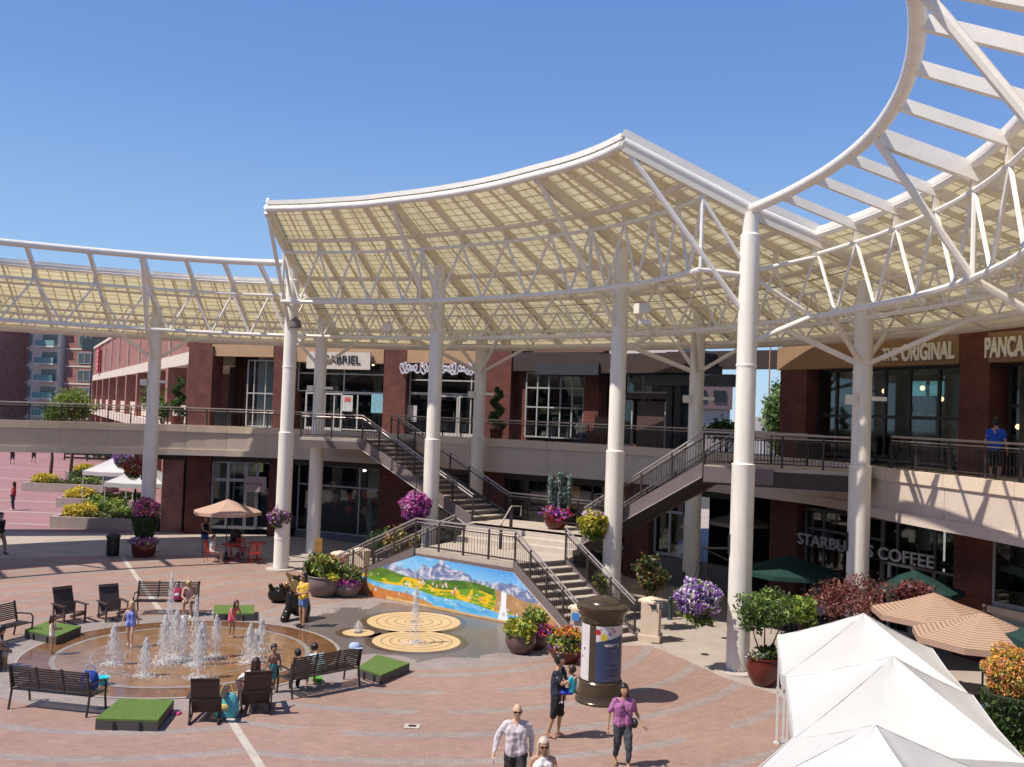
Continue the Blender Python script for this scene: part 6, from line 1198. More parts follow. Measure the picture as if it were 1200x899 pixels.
# bags and toys
def bag(label, c, s, m_, m2=None):
    c = Vector(c); t = thing('tote_bag', label, 'bag', c); b_ = MB(); b_.lathe([(.01, 0), (s * .45, .02), (s * .52, s * .4), (s * .42, s * .8), (s * .3, s * .92), (.01, s * .8)], c, 12, sx=1, sy=.6); b_.build('body', m_, t, True); MB().path([c + Vector((-s * .3, 0, s * .85)), c + Vector((-s * .15, 0, s * 1.25)), c + Vector((s * .15, 0, s * 1.25)), c + Vector((s * .3, 0, s * .85))], .015, 6).build('strap', m2 or m_, t, True)
    if m2: MB().ell(c + Vector((.0, -s * .27, s * .45)), (s * .2, s * .06, s * .15)).build('pocket', m2, t, True)
    return t
bag('blue patterned bag on the lower left bench end', (-9.05, 21.78, .46), .42, mat('blue_cloth', (.03, .07, .35), .8, noise=.6, scale=12), mat('pale_blue_cloth', (.4, .5, .7), .8)); bag('turquoise beach bag on the ground between two deck chairs', (-5.98, 21.65, .0), .55, mat('turquoise_cloth', (.10, .42, .45), .8, noise=.3, scale=10), mat('yellow_cloth', (.6, .5, .2), .8)); bag('crimson bag on the bench behind the fountain', (-10.45, 31.65, .46), .42, mat('crimson_cloth', (.32, .02, .07), .8, noise=.4, scale=12), WHT)
p = atz(120, 803); t = thing('toy_bucket', 'bright cyan toy bucket at the basin edge', 'toy', p); MB().lathe([(.01, 0), (.1, 0), (.15, .2), (.17, .2), (.01, .17)], p, 14).build('bucket', mat('cyan_plastic', (.02, .5, .6), .4), t, True); MB().path([p + Vector((-.15, 0, .2)), p + Vector((0, 0, .34)), p + Vector((.15, 0, .2))], .01, 5).build('handle', WHITE, t)
p = atz(371, 799); t = thing('toy_bucket', 'small green toy under the right bench', 'toy', p); MB().lathe([(.01, 0), (.12, 0), (.15, .1), (.01, .12)], p, 12).build('bucket', mat('green_plastic', (.1, .4, .04), .4), t, True)
c = atz(374, 808); d = Vector((math.cos(face(c, (-6.6, 26.3))), math.sin(face(c, (-6.6, 26.3))), 0)); q = c - d * .74 + Vector((0, 0, .98)) - Vector((math.sin(face(c, (-6.6, 26.3))), -math.cos(face(c, (-6.6, 26.3))), 0)) * .36; t = thing('sun_hat', 'pale blue cap left on the top of the right bench backrest', 'cap', q); MB().lathe([(.15, 0), (.14, .06), (.1, .11), (.01, .13)], q, 14).build('crown', mat('pale_blue_cap', (.35, .42, .6), .8), t, True); MB().ell(q + Vector((.1, -.08, .01)), (.12, .1, .012)).build('brim', mat('pale_blue_cap', (.35, .42, .6), .8), t)
p = atz(206, 837); t = thing('sandals', 'pair of pink sandals beside the lower left turf block', 'sandals', p)
for k in (-.07, .07): MB().ell(p + Vector((k, 0, .03)), (.045, .12, .025)).build('sandal', mat('pink_plastic', (.5, .05, .2), .5), t, True)
p = aty(276, 632, 43.9); x, y = p.x, 43.9; t = thing('baby_stroller', 'black baby stroller parked behind the red cafe table', 'stroller', (x, y, 0)); MB().ell((x, y, .95), (.26, .3, .28)).build('hood', BLACK, t, True); MB().box((x, y - .1, .6), (.42, .5, .3)).build('seat', BLACK, t); MB().path([(x - .24, y + .4, 1.1), (x - .22, y, .5), (x - .24, y - .4, .15)], .02).path([(x + .24, y + .4, 1.1), (x + .22, y, .5), (x + .24, y - .4, .15)], .02).path([(x - .24, y + .4, 1.1), (x + .24, y + .4, 1.1)], .02).path([(x - .24, y + .3, .15), (x - .2, y - .1, .6)], .02).path([(x + .24, y + .3, .15), (x + .2, y - .1, .6)], .02).build('frame', GREYM, t, True)
for sx in (-.26, .26):
    for sy in (-.4, .3): MB().tube((x + sx - .02, y + sy, .13), (x + sx + .02, y + sy, .13), .13, n=14).build('wheel', BLACK, t)
# bronze bears
def organic(name, parts, m_, parent, vox=.03, sm=4):
    b_ = MB()
    for a in parts:
        if a[0] == 'c': b_.caps(*a[1:])
        else: b_.ell(*a[1:], 14, 10)
    return remesh(b_, name, m_, parent, vox, sm)
def remesh(b_, name, m_, parent, vox=.02, sm=3, extra=None, mats=None, folds=0):
    o0 = WO[parent.name]; me = bpy.data.meshes.new(name); me.from_pydata([tuple(p - o0) for p in b_.v], [], b_.f); bm = bmesh.new(); bm.from_mesh(me); bmesh.ops.recalc_face_normals(bm, faces=bm.faces); bm.to_mesh(me); bm.free()
    ob = bpy.data.objects.new('tmp', me); COL.objects.link(ob); md = ob.modifiers.new('r', 'REMESH'); md.mode = 'VOXEL'; md.voxel_size = vox; ms = ob.modifiers.new('s', 'SMOOTH'); ms.iterations = sm; ms.factor = .5
    bpy.context.view_layer.update(); m2 = bpy.data.meshes.new_from_object(ob.evaluated_get(bpy.context.evaluated_depsgraph_get())); bpy.data.objects.remove(ob); bpy.data.meshes.remove(me)
    if extra is not None:
        bm = bmesh.new(); bm.from_mesh(m2); n0 = len(bm.faces); vs = [bm.verts.new(tuple(p - o0)) for p in extra.v]; bm.verts.ensure_lookup_table()
        for f, mi in zip(extra.f, extra.m):
            try: ff = bm.faces.new([vs[i] for i in f]); ff.material_index = mi
            except ValueError: pass
        bm.to_mesh(m2); bm.free()
    if folds:
        from mathutils import noise as mn
        nn_ = [v.normal.copy() for v in m2.vertices]; co_ = []
        for v, n_ in zip(m2.vertices, nn_):
            p = v.co; k_ = mn.noise(Vector((p.x * 16, p.y * 16, p.z * 5))) * .6 + mn.noise(Vector((p.x * 7 + 3, p.y * 7, p.z * 13))) * .6; co_.extend(p + n_ * folds * k_)
        m2.vertices.foreach_set('co', co_); m2.update()
    m2.materials.clear()
    for q in (mats or [m_]): m2.materials.append(q)
    m2.polygons.foreach_set('use_smooth', [True] * len(m2.polygons)); m2.name = name; o = bpy.data.objects.new(name, m2); COL.objects.link(o); o.parent = parent; WO[o.name] = o0; return o
BRONZE = mat('dark_bronze', (.035, .028, .022), .25, .6, noise=.3); GOLD = mat('worn_golden_bronze', (.42, .27, .10), .25, .8, noise=.3)
x, y = -6.55, 31.6; t = thing('bear_sculpture', 'upright bronze bear with a worn golden muzzle behind the woman in yellow', 'sculpture', (x, y, 0))
organic('body', [('c', (x, y, .45), (x - .05, y, 1.0), .36, .27), ('c', (x - .05, y, 1.0), (x - .2, y - .05, 1.25), .25, .17), ('c', (x - .25, y - .15, .8), (x - .3, y - .35, .1), .12, .1), ('c', (x + .25, y - .1, .4), (x + .3, y - .4, .1), .16, .12), ('c', (x - .3, y - .1, .35), (x - .35, y - .5, .1), .14, .13), ('e', (x - .05, y + .05, 1.35), (.06, .04, .07))], BRONZE, t)
organic('golden_head', [('c', (x - .17, y - .06, 1.22), (x - .42, y - .12, 1.48), .14, .05), ('c', (x - .05, y - .12, 1.0), (x - .18, y - .1, 1.2), .2, .15)], GOLD, t, .025)
x, y = -7.6, 34.1; t = thing('bear_sculpture', 'dark bronze bear cub lying on its back near the turf block', 'sculpture', (x, y, 0))
organic('body', [('c', (x - .3, y, .28), (x + .2, y, .28), .27, .25), ('c', (x - .35, y - .1, .35), (x - .45, y - .2, .62), .1, .08), ('c', (x, y - .15, .4), (x - .05, y - .3, .66), .1, .08), ('e', (x + .4, y, .35), (.2, .2, .2)), ('c', (x + .15, y - .1, .35), (x + .2, y - .25, .6), .1, .07)], BRONZE, t)
organic('golden_snout', [('c', (x + .05, y - .1, .5), (x + .12, y - .14, .68), .1, .07)], GOLD, t, .02)

# ---------------------------------------------------------------- water jets
def water_mat(name, a, wh):
    m_ = bpy.data.materials.new(name); m_.use_nodes = True; t = m_.node_tree; n = t.nodes; b_ = n['Principled BSDF']; b_.inputs['Base Color'].default_value = (wh, wh, wh, 1); b_.inputs['Roughness'].default_value = .15; b_.inputs['Specular IOR Level'].default_value = .8
    tr = n.new('ShaderNodeBsdfTransparent'); ms = n.new('ShaderNodeMixShader'); ms.inputs[0].default_value = a; t.links.new(tr.outputs[0], ms.inputs[1]); t.links.new(b_.outputs[0], ms.inputs[2]); t.links.new(ms.outputs[0], n['Material Output'].inputs[0]); return m_
WA, WB = water_mat('falling_water', .3, .85), water_mat('water_spray', .5, .9)
def jet(label, c, h, r_=.07, spread=.22, n=260, seed=0):
    g = random.Random(seed); t = thing('water_jet', label, 'water jet', c, 'water jets of the fountain and pads'); b_ = MB(); pts = []; rs = []
    for i in range(15): q = i / 14; pts.append(Vector(c) + Vector((g.gauss(0, .008) * (1 + q), g.gauss(0, .008), .02 + h * q))); rs.append(r_ * .5 * (.45 + .55 * q * (1.25 - q)) * (1 + .35 * g.random()) if i < 14 else r_ * .2)
    b_.path(pts, rs, 8); b_.build('water_column', WA, t, True); b_ = MB()
    for _ in range(n):
        q = g.random() ** .6; z = h * q * (.95 + .1 * g.random()); rr = spread * (1 - q) ** .7 * (.15 + abs(g.gauss(0, .42))) + .02; a = g.uniform(0, 6.28); s_ = .004 + .010 * g.random() ** 2; p = Vector(c) + Vector((rr * math.cos(a), rr * math.sin(a), z + .03)); b_.ell(p, (s_, s_, s_ * (1.5 + 5 * g.random())), 5, 3)
    b_.build('droplets', WB, t, True)['kind'] = 'stuff'; b_ = MB()
    for _ in range(int(n * .45)): a = g.uniform(0, 6.28); rr = spread * 1.3 * abs(g.gauss(0, .5)); s_ = .004 + .012 * g.random(); b_.ell(Vector(c) + Vector((rr * math.cos(a) * 1.4, rr * math.sin(a), .025 + .09 * g.random() ** 3)), (s_ * 1.7, s_ * 1.4, s_ * .6), 5, 3)
    b_.build('splash', WB, t, True)['kind'] = 'stuff'; return t
JL = [((132, 780), 733, 'jet at the left of the basin near the child in blue', .07), ((170, 793), 748, 'short jet at the front left of the basin', .07), ((192, 779), 722, 'broad jet left of centre', .13), ((197, 776), 673, 'tall thin jet left of centre', .03), ((205, 771), 716, 'broad frothy jet in the middle of the cluster', .14), ((214, 776), 722, 'frothy jet in the cluster beside the tall thin one', .11), ((227, 781), 701, 'tall thin jet right of the cluster', .035), ((236, 775), 728, 'frothy jet right of centre', .12), ((232, 796), 735, 'front centre jet of the basin cluster', .08), ((252, 771), 721, 'jet near the girl in pink', .07), ((292, 778), 732, 'jet at the right of the basin, left one of two', .07), ((306, 764), 725, 'slim jet at the far right of the basin', .05), ((299, 772), 738, 'low jet between the two right jets', .05), ((486, 755), 690, 'tall jet on the twin splash pads', .07), ((420, 741), 728, 'tiny jet on the smallest splash pad', .03)]
for i, (b0, yt, l, r_) in enumerate(JL):
    c = atz(*b0); h = CAM_H - (yt - (HOR + (b0[0] - 600) * .0367)) / F_PX * c.y; jet(l, c, h, r_, .16 + r_ * 1.4, int(420 if h > .5 else 80) + int(r_ * 3600), i)

for px, py, l in ((826, 767, 'small round drain cover in the concrete right of the brick edge'), (850, 748, 'dark drain grate in the concrete beside the tall column')):
    p = atz(px, py); t = thing('drain_cover', l, 'drain', p, 'drain covers in the paving'); MB().lathe([(.01, .012), (.11, .012), (.13, .002)], p, 16).build('lid', BROWN, t)
# ---------------------------------------------------------------- people
SK = {k: mat('skin_' + k, c, .5, noise=.06) for k, c in (('light', (.56, .35, .25)), ('tan', (.42, .24, .15)), ('mid', (.33, .18, .11)))}
EYE = mat('eye_dark', (.02, .015, .012), .3); LIP = mat('lips', (.35, .12, .09), .5); LENS = mat('sunglass_lens', (.01, .01, .012), .1)
HAIR = {k: mat('hair_' + k, c, .45, noise=.25, scale=20) for k, c in (('black', (.012, .01, .009)), ('brown', (.045, .022, .013)), ('blond', (.48, .33, .16)), ('grey', (.42, .38, .34)), ('silver', (.55, .47, .36)))}
def cloth(n, c): return mat('cloth_' + n, c, .85, noise=.1, scale=8, bump=.2)
STAND = dict(pelvis=(0, 0, .95), waist=(0, .01, 1.1), chest=(0, .0, 1.30), neck=(0, .01, 1.47), head=(0, -.02, 1.63), shL=(.18, 0, 1.42), shR=(-.18, 0, 1.42), elL=(.25, .03, 1.14), elR=(-.25, .03, 1.14), wrL=(.27, -.06, .89), wrR=(-.27, -.06, .89),
    hiL=(.09, 0, .92), hiR=(-.09, 0, .92), knL=(.1, -.03, .50), knR=(-.1, -.03, .50), anL=(.1, .02, .085), anR=(-.1, .02, .085), toL=(.11, -.15, .035), toR=(-.11, -.15, .035))
SIT = dict(STAND, pelvis=(0, 0, .55), waist=(0, .03, .70), chest=(0, .03, .92), neck=(0, .01, 1.09), head=(0, -.04, 1.25), shL=(.18, .01, 1.04), shR=(-.18, .01, 1.04), elL=(.24, -.06, .80), elR=(-.24, -.06, .80), wrL=(.12, -.30, .68), wrR=(-.12, -.30, .68),
    hiL=(.09, 0, .53), hiR=(-.09, 0, .53), knL=(.12, -.44, .52), knR=(-.12, -.44, .52), anL=(.12, -.46, .085), anR=(-.12, -.46, .085), toL=(.12, -.62, .035), toR=(-.12, -.62, .035))
LEAN = dict(SIT, chest=(0, -.12, .86), neck=(0, -.22, 1.0), head=(0, -.32, 1.12), shL=(.18, -.19, .96), shR=(-.18, -.19, .96), elL=(.2, -.36, .72), elR=(-.2, -.36, .72), wrL=(.05, -.5, .62), wrR=(-.05, -.5, .62))
def walk(s=1, **k):
    d = dict(STAND, knL=(.1, -.16 * s, .51), anL=(.1, -.20 * s + .02, .09), toL=(.11, -.20 * s - .13, .05), knR=(-.1, .02 * s, .50), anR=(-.1, .22 * s, .13), toR=(-.11, .22 * s - .15, .04), wrL=(.27, .1 * s, .91), wrR=(-.27, -.2 * s, .93), elL=(.25, .09 * s, 1.15), elR=(-.25, -.04, 1.15)); d.update(k); return d
def person(label, loc, rz, H=1.72, pose=None, skin='tan', hair='black', hl=0, top=None, tsl=.55, bottom=None, bl=1.0, skirt=None, shoes=None, child=False, glasses=False, wide=1.0, bald=False, group=None, hold=None, extra=None):
    J = dict(pose or STAND); s = H / 1.75; hs = 1.36 if child else 1.08
    t = thing('person', label, 'person', loc, group)
    co, si = math.cos(rz), math.sin(rz); L0 = Vector(loc)
    def W(p, off=(0, 0, 0)):
        x, y, z = (Vector(p) + Vector(off)) * s; return L0 + Vector((x * co - y * si, x * si + y * co, z))
    j = {k: Vector(v) for k, v in J.items()}
    for k_ in ('shL', 'shR'): j[k_] = j[k_] + Vector((0, 0, -.025))
    if child: j['neck'] = j['neck'] + Vector((0, 0, -.03)); up = (j['head'] - j['neck']); j['head'] = j['neck'] + up * 1.05
    hd = j['head']; nk = j['neck']; f = Vector((0, -1, 0)); ax = (hd - nk).normalized()
    if pose is LEAN or ax.y < -.5: f = Vector((0, -.75, -.6)).normalized()
    u = (Vector((0, 0, 1)) - f * f.z).normalized()
    rot = Matrix((Vector((co, si, 0)), Vector((-f.x * co + f.y * si, -f.x * si - f.y * co, -f.z)), Vector((u.x * co - u.y * si, u.x * si + u.y * co, u.z)))).transposed()
    w_ = wide; B = MB(); C = lambda a, b, ra, rb, bb=None: (bb or B).caps(W(a), W(b), ra * s, rb * s, 10)
    X = lambda d: Vector((d, 0, 0))
    # torso, limbs
    for sx in (-1, 1):
        C(j['pelvis'] + X(.065 * sx * w_), j['waist'] + X(.05 * sx * w_), .105 * w_, .095 * w_); C(j['waist'] + X(.05 * sx * w_), j['chest'] + X(.075 * sx * w_), .095 * w_, .105 * w_)
    C(j['chest'], nk, .09, .055); C(nk, hd, .052, .05); C(j['shL'] + Vector((0, 0, -.01)), j['shR'] + Vector((0, 0, -.01)), .055, .055)
    for k in 'LR': C(nk + Vector((0, .01, -.01)), j['sh' + k], .045, .052)
    for k in 'LR':
        C(j['sh' + k], j['el' + k], .052 * w_, .040); C(j['el' + k], j['wr' + k], .039, .026); C(j['hi' + k], j['kn' + k], .088 * w_, .058); C(j['kn' + k], j['an' + k], .056, .036); C(j['an' + k], j['to' + k], .038, .028)
        C(j['an' + k], j['an' + k] + (j['an' + k] - j['to' + k]).normalized() * .05 + Vector((0, 0, -.04)), .036, .028)
        h = (j['wr' + k] - j['el' + k]).normalized(); C(j['wr' + k], j['wr' + k] + h * .075, .027, .03)
    hr = Vector((.074, .092, .112)) * hs
    B.ell(W(hd), tuple(v * s for v in hr), 14, 12, rot=rot); Hh = lambda x, y, z: W(hd) + rot @ (Vector((x, y, z)) * s * hs)
    B.ell(Hh(0, -.035, -.055), tuple(v * s * hs for v in (.05, .055, .05)), 10, 8, rot=rot)
    B.ell(Hh(0, -.095, -.015), (.014 * s * hs, .02 * s * hs, .026 * s * hs), 8, 6, rot=rot)
    for sx in (-1, 1): B.ell(Hh(.076 * sx, .005, -.01), (.012 * s * hs, .02 * s * hs, .032 * s * hs), 8, 6, rot=rot)
    # face details and fingers stay their own fine surfaces in the same mesh
    E_ = MB()
    for sx in (-1, 1): E_.ell(Hh(.03 * sx, -.085, .008), (.013 * s * hs, .008 * s * hs, .007 * s * hs), 8, 6, m=1, rot=rot); E_.ell(Hh(.03 * sx, -.087, .028), (.019 * s * hs, .006 * s * hs, .004 * s * hs), 8, 5, m=1, rot=rot)
    E_.ell(Hh(0, -.088, -.053), (.022 * s * hs, .007 * s * hs, .006 * s * hs), 8, 6, m=2, rot=rot)
    for k, sx in (('L', 1), ('R', -1)):
        h = (j['wr' + k] - j['el' + k]).normalized(); pm = j['wr' + k] + h * .09; sd = h.cross(Vector((sx, 0, 0)))
        if sd.length < .1: sd = Vector((0, -1, 0))
        sd.normalize(); nrm = h.cross(sd).normalized() * sx
        for i, ln in enumerate((.068, .078, .072, .055)):
            b0 = pm + sd * (.024 - .016 * i); b1 = b0 + h * ln * .5 - nrm * .008; b2 = b1 + h * ln * .42 - nrm * .022; E_.path([W(b0), W(b1), W(b2)], [.0095 * s, .0085 * s, .006 * s], 5)
        b0 = j['wr' + k] + h * .04 + sd * .024; E_.path([W(b0), W(b0 + sd * .03 + h * .03), W(b0 + sd * .036 + h * .058 - nrm * .01)], [.012 * s, .010 * s, .007 * s], 5)
    vx = .017 * s if not child else .014
    remesh(B, 'body', None, t, vx, 2, E_, [SK[skin], EYE, LIP])
    # clothes
    if top:
        T = MB(); e = .017
        for sx in (-1, 1): C(j['pelvis'] + X(.068 * sx * w_) + Vector((0, 0, .0)), j['waist'] + X(.055 * sx * w_), .112 * w_ + e * .6, .102 * w_ + e, T); C(j['waist'] + X(.055 * sx * w_), j['chest'] + X(.078 * sx * w_), .102 * w_ + e, .108 * w_ + e * .7, T)
        C(j['chest'], nk + Vector((0, 0, -.045)), .10, .066, T); [C(nk + Vector((0, .01, -.045)), j['sh' + k], .052, .063 * w_, T) for k in 'LR'] if tsl > 0 else C(j['shL'] * .6 + j['shR'] * .4, j['shL'] * .4 + j['shR'] * .6, .07, .07, T)
        if tsl > 0:
            for k in 'LR':
                a, b_, c = j['sh' + k], j['el' + k], j['wr' + k]
                if tsl <= 1: C(a, a.lerp(b_, tsl), .064 * w_, .058, T)
                else: C(a, b_, .062 * w_, .054, T); C(b_, b_.lerp(c, tsl - 1), .053, .042, T)
        remesh(T, 'shirt', top, t, vx * .9, 2, folds=.03 * s)
    if bottom:
        T = MB(); e = .012
        for sx in (-1, 1): C(j['pelvis'] + X(.065 * sx * w_), j['pelvis'] + X(.06 * sx * w_) + (j['waist'] - j['pelvis']) * .55, .113 * w_ + e * .3, .105 * w_, T)
        for k in 'LR':
            a, b_, c = j['hi' + k], j['kn' + k], j['an' + k]
            if bl <= 1: C(a, a.lerp(b_, bl), .096 * w_ + e, (.096 * (1 - bl) + .068 * bl) * w_ + e * 1.6, T)
            else: C(a, b_, .096 * w_ + e, .066 + e, T); C(b_, b_.lerp(c, bl - 1), .066 + e, .05 + e * .6, T)
        remesh(T, 'trousers' if bl > 1.5 else 'shorts', bottom, t, vx * .9, 2, folds=.026 * s)
    if skirt:
        p = W(j['pelvis']); MB().lathe([(.13 * s, .06 * s), (.2 * s, -.22 * s), (.18 * s, -.22 * s), (.01, .0)], p, 14).build('skirt', skirt, t, True)
    if shoes:
        T = MB()
        for k in 'LR': C(j['an' + k] + Vector((0, 0, -.01)), j['to' + k] + Vector((0, -.01, .0)), .044, .036, T); C(j['an' + k], j['an' + k] + (j['an' + k] - j['to' + k]).normalized() * .045 + Vector((0, 0, -.035)), .042, .034, T)
        remesh(T, 'shoes', shoes, t, vx, 1)
    if not bald:
        T = MB(); q = hs * s; T.ell(Hh(0, .02, .026), (.094 * q, .108 * q, .116 * q), 14, 10, rot=rot)
        if hl: T.caps(Hh(0, .055, .0), Hh(0, .085, -.10 - hl * .3), .075 * q, .06 * q); T.caps(Hh(0, .085, -.10 - hl * .3), Hh(0, .09, -.12 - hl), .06 * q, .025 * q)
        if hl:
            for sx in (-1, 1): T.caps(Hh(.065 * sx, .015, .03), Hh(.08 * sx, .02, -.09 - hl * .6), .038 * q, .03 * q)
        # keep hair off the face
        T2 = remesh(T, 'hair', HAIR[hair], t, .012 * s, 1, folds=.012 * s); bm = bmesh.new(); bm.from_mesh(T2.data); o0 = WO[t.name]; inv = rot.transposed()
        dl = [v for v in bm.verts if (lambda p: p.y < -.03 * q and p.z < .06 * q and abs(p.x) < .1 * q)(inv @ (v.co + o0 - W(hd)))]
        bmesh.ops.delete(bm, geom=dl, context='VERTS'); bm.to_mesh(T2.data); bm.free()
    elif bald != 'full':
        T = MB(); q = hs * s; T.ell(Hh(0, .035, -.015), (.081 * q, .07 * q, .055 * q), 14, 10, rot=rot); remesh(T, 'hair', HAIR[hair], t, .014 * s, 1)
    if glasses:
        T = MB()
        for sx in (-1, 1): T.ell(Hh(.034 * sx, -.098, .006), tuple(v * s * hs for v in (.027, .008, .02)), 10, 6, rot=rot); T.tube(Hh(.06 * sx, -.09, .01), Hh(.08 * sx, .0, .01), .004 * s, n=4)
        T.tube(Hh(-.03, -.1, .012), Hh(.03, -.1, .012), .005 * s, n=4); T.build('sunglasses', LENS, t, True)
    if extra: extra(t, W, j, s)
    return t
V3 = lambda x, y, z=0: Vector((x, y, z))
def shopbag(t, W, j, s):
    MB().path([W(j['shR'] + Vector((0, -.05, .07))), W(j['chest'] + Vector((0, -.14, -.05))), W(j['pelvis'] + Vector((.2, -.12, .06)))], .009, 6).path([W(j['shR'] + Vector((0, .05, .07))), W(j['chest'] + Vector((.05, .13, -.05))), W(j['pelvis'] + Vector((.22, .08, .06)))], .009, 6).build('bag_strap', BLACK, t, True); MB().ell(W(j['pelvis'] + Vector((.24, -.06, .0))), (.07, .1, .1)).build('handbag', BLACK, t, True)
def phone(t, W, j, s):
    p = W(j['wrR'] + Vector((0, -.04, -.12))); MB().box(p, (.03, .07, .14)).build('phone', mat('phone_white', (.6, .6, .6), .3), t)
person('man in pale grey long-sleeved shirt and dark trousers, balding, with sunglasses, walking', (.3, 17.3, 0), .05, 1.80, walk(1, wrR=(-.38, -.12, .95), elR=(-.33, .0, 1.17), elL=(.27, .1, 1.15)), 'light', 'brown', wide=1.08, top=cloth('pale_grey', (.56, .51, .54)), tsl=1.92, bottom=cloth('charcoal', (.035, .03, .035)), bl=1.93, shoes=BLACK, glasses=True, bald='top', extra=phone)
person('blonde woman in white sleeveless top and sunglasses at the bottom frame edge', (.72, 16.0, 0), .1, 1.64, walk(-1), 'tan', 'silver', .12, top=cloth('white', (.72, .70, .68)), tsl=0, bottom=cloth('white_trousers', (.5, .48, .45)), bl=1.9, shoes=BLACK, glasses=True)
mp = (1.22, 21.05, 0)
person('man in navy T-shirt and black shorts carrying a small boy', mp, 1.15, 1.76, dict(STAND, elR=(-.2, -.16, 1.2), wrR=(-.08, -.34, 1.3), elL=(.24, -.10, 1.16), wrL=(.06, -.33, 1.05), knR=(-.1, .05, .5), anR=(-.1, .16, .1), toR=(-.11, .0, .035)), 'tan', 'black', top=cloth('navy', (.018, .022, .045)), tsl=.62, bottom=cloth('black', (.012, .012, .016)), bl=1.08, wide=1.12)
ch = dict(SIT, knL=(.16, -.28, .50), knR=(-.16, -.28, .50), anL=(.17, -.3, .18), anR=(-.17, -.3, .18), toL=(.17, -.42, .13), toR=(-.17, -.42, .13), wrL=(.16, -.25, .95), wrR=(-.16, -.25, .95))
person('small boy in turquoise shirt and blue shorts held on the man\'s arm', (1.50, 20.92, .70), 1.15 + 3.14, 1.08, ch, 'tan', 'brown', top=cloth('turquoise', (.04, .42, .52)), tsl=.4, bottom=cloth('bright_blue', (.03, .05, .42)), bl=1.0, shoes=cloth('white', (.72, .70, .68)), child=True)
person('woman in mauve blouse and grey leggings with a black shoulder bag, walking', (2.42, 19.45, 0), .12, 1.62, walk(1, elR=(-.30, .02, 1.14), wrR=(-.33, -.05, .9), elL=(.29, .04, 1.15), wrL=(.40, -.1, .95)), 'tan', 'black', .05, top=cloth('mauve', (.36, .13, .30)), tsl=.75, bottom=cloth('leggings_grey', (.05, .055, .065)), bl=1.7, shoes=cloth('sandal_tan', (.3, .17, .1)), wide=1.18, extra=shopbag)
person('woman in yellow T-shirt and denim shorts standing before the bear', (-6.2, 30.55, 0), -.7, 1.66, dict(STAND, elR=(-.2, -.12, 1.16), wrR=(.0, -.2, 1.12), elL=(.24, -.03, 1.16), wrL=(.08, -.24, 1.12), anL=(.13, -.08, .085), toL=(.15, -.24, .035)), 'tan', 'black', .22, top=cloth('yellow', (.65, .42, .06)), tsl=.6, bottom=cloth('denim', (.10, .18, .38)), bl=.45, shoes=BLACK, glasses=True)
kids = [('toddler in a white swimsuit standing at the left edge of the basin', 60, 768, 1.9, 1.02, 'tan', 'brown', .06, (.7, .6, .58), None, dict(STAND, elL=(.2, -.1, 1.15), wrL=(.08, -.28, 1.15), elR=(-.2, -.1, 1.15), wrR=(-.08, -.28, 1.15))),
        ('blonde girl in a blue patterned swimsuit stepping through the fountain', 152, 759, .1, 1.22, 'light', 'blond', .05, (.18, .25, .62), None, walk(.7, elR=(-.27, .0, 1.18), wrR=(-.32, -.05, .95))),
        ('girl in a pink swim top bending toward the jets', 271, 748, .9, 1.12, 'tan', 'brown', .05, (.75, .12, .20), None, dict(STAND, chest=(0, -.1, 1.27), neck=(0, -.2, 1.42), head=(0, -.28, 1.55), shL=(.18, -.17, 1.37), shR=(-.18, -.17, 1.37), elL=(.24, -.28, 1.14), wrL=(.2, -.38, .95), elR=(-.24, -.28, 1.14), wrR=(-.2, -.38, .95)))]
for l, px, py, rz, H, sk, hr, hl, c, b_, po in kids:
    p = atz(px, py); person(l, (p.x, p.y, .02), rz, H, po, sk, hr, hl, top=cloth('swim%d' % px, c), tsl=0, bottom=cloth('swim%d' % px, c), bl=.12 if px != 271 else .3, child=True)
p = atz(319, 812); person('bare-chested boy in teal shorts standing beside the bench', (p.x, p.y, 0), .6, 1.12, walk(-.5), 'mid', 'black', 0, bottom=cloth('teal', (.10, .33, .31)), bl=.95, child=True)
def sitat(l, x, y, z, rz, **k): return person(l, (x, y, z), rz, **k)
a = face((-5.5, 22.2), (-6.9, 26)); sitat('woman in a loose white T-shirt with brown hair leaning back in a deck chair', -5.52, 22.2, -.13, a, H=1.66, pose=dict(SIT, elR=(-.36, -.02, .92), wrR=(-.3, -.05, 1.12), chest=(0, .08, .92), neck=(0, .08, 1.09), head=(0, .06, 1.25), elL=(.36, -.06, .86)), skin='tan', hair='brown', hl=.14, top=cloth('white', (.72, .70, .68)), tsl=.8, bottom=cloth('denim_dark', (.04, .07, .14)), bl=1.0)
c = atz(374, 808); a = face(c, (-6.6, 26.3)); d = Vector((math.cos(a), math.sin(a), 0)); f = Vector((math.sin(a), -math.cos(a), 0))
q = c + d * .42 + f * .08; sitat('child in navy shirt sitting on the right bench, dark hair', q.x, q.y, -.06, a, H=1.42, pose=LEAN, skin='tan', hair='black', top=cloth('navy', (.018, .022, .045)), tsl=.6, bottom=cloth('black', (.012, .012, .016)), bl=1.9, shoes=cloth('blue_shoe', (.04, .14, .3)))
q = c - d * .05 + f * .08; sitat('boy in pale aqua shirt bending forward on the right bench', q.x, q.y, -.04, a, H=1.5, pose=LEAN, skin='tan', hair='black', top=cloth('aqua', (.45, .66, .66)), tsl=.6, bottom=cloth('navy', (.018, .022, .045)), bl=1.0)
a = face((-10.85, 31.75), (-10.2, 27)); sitat('blonde woman in pale pink top leaning forward on the bench behind the fountain', -10.1, 31.78, -.05, a, H=1.66, pose=LEAN, skin='tan', hair='blond', hl=0, top=cloth('pale_pink', (.62, .45, .45)), tsl=0, bottom=cloth('beige', (.4, .3, .24)), bl=.9, shoes=cloth('white', (.72, .70, .68)))
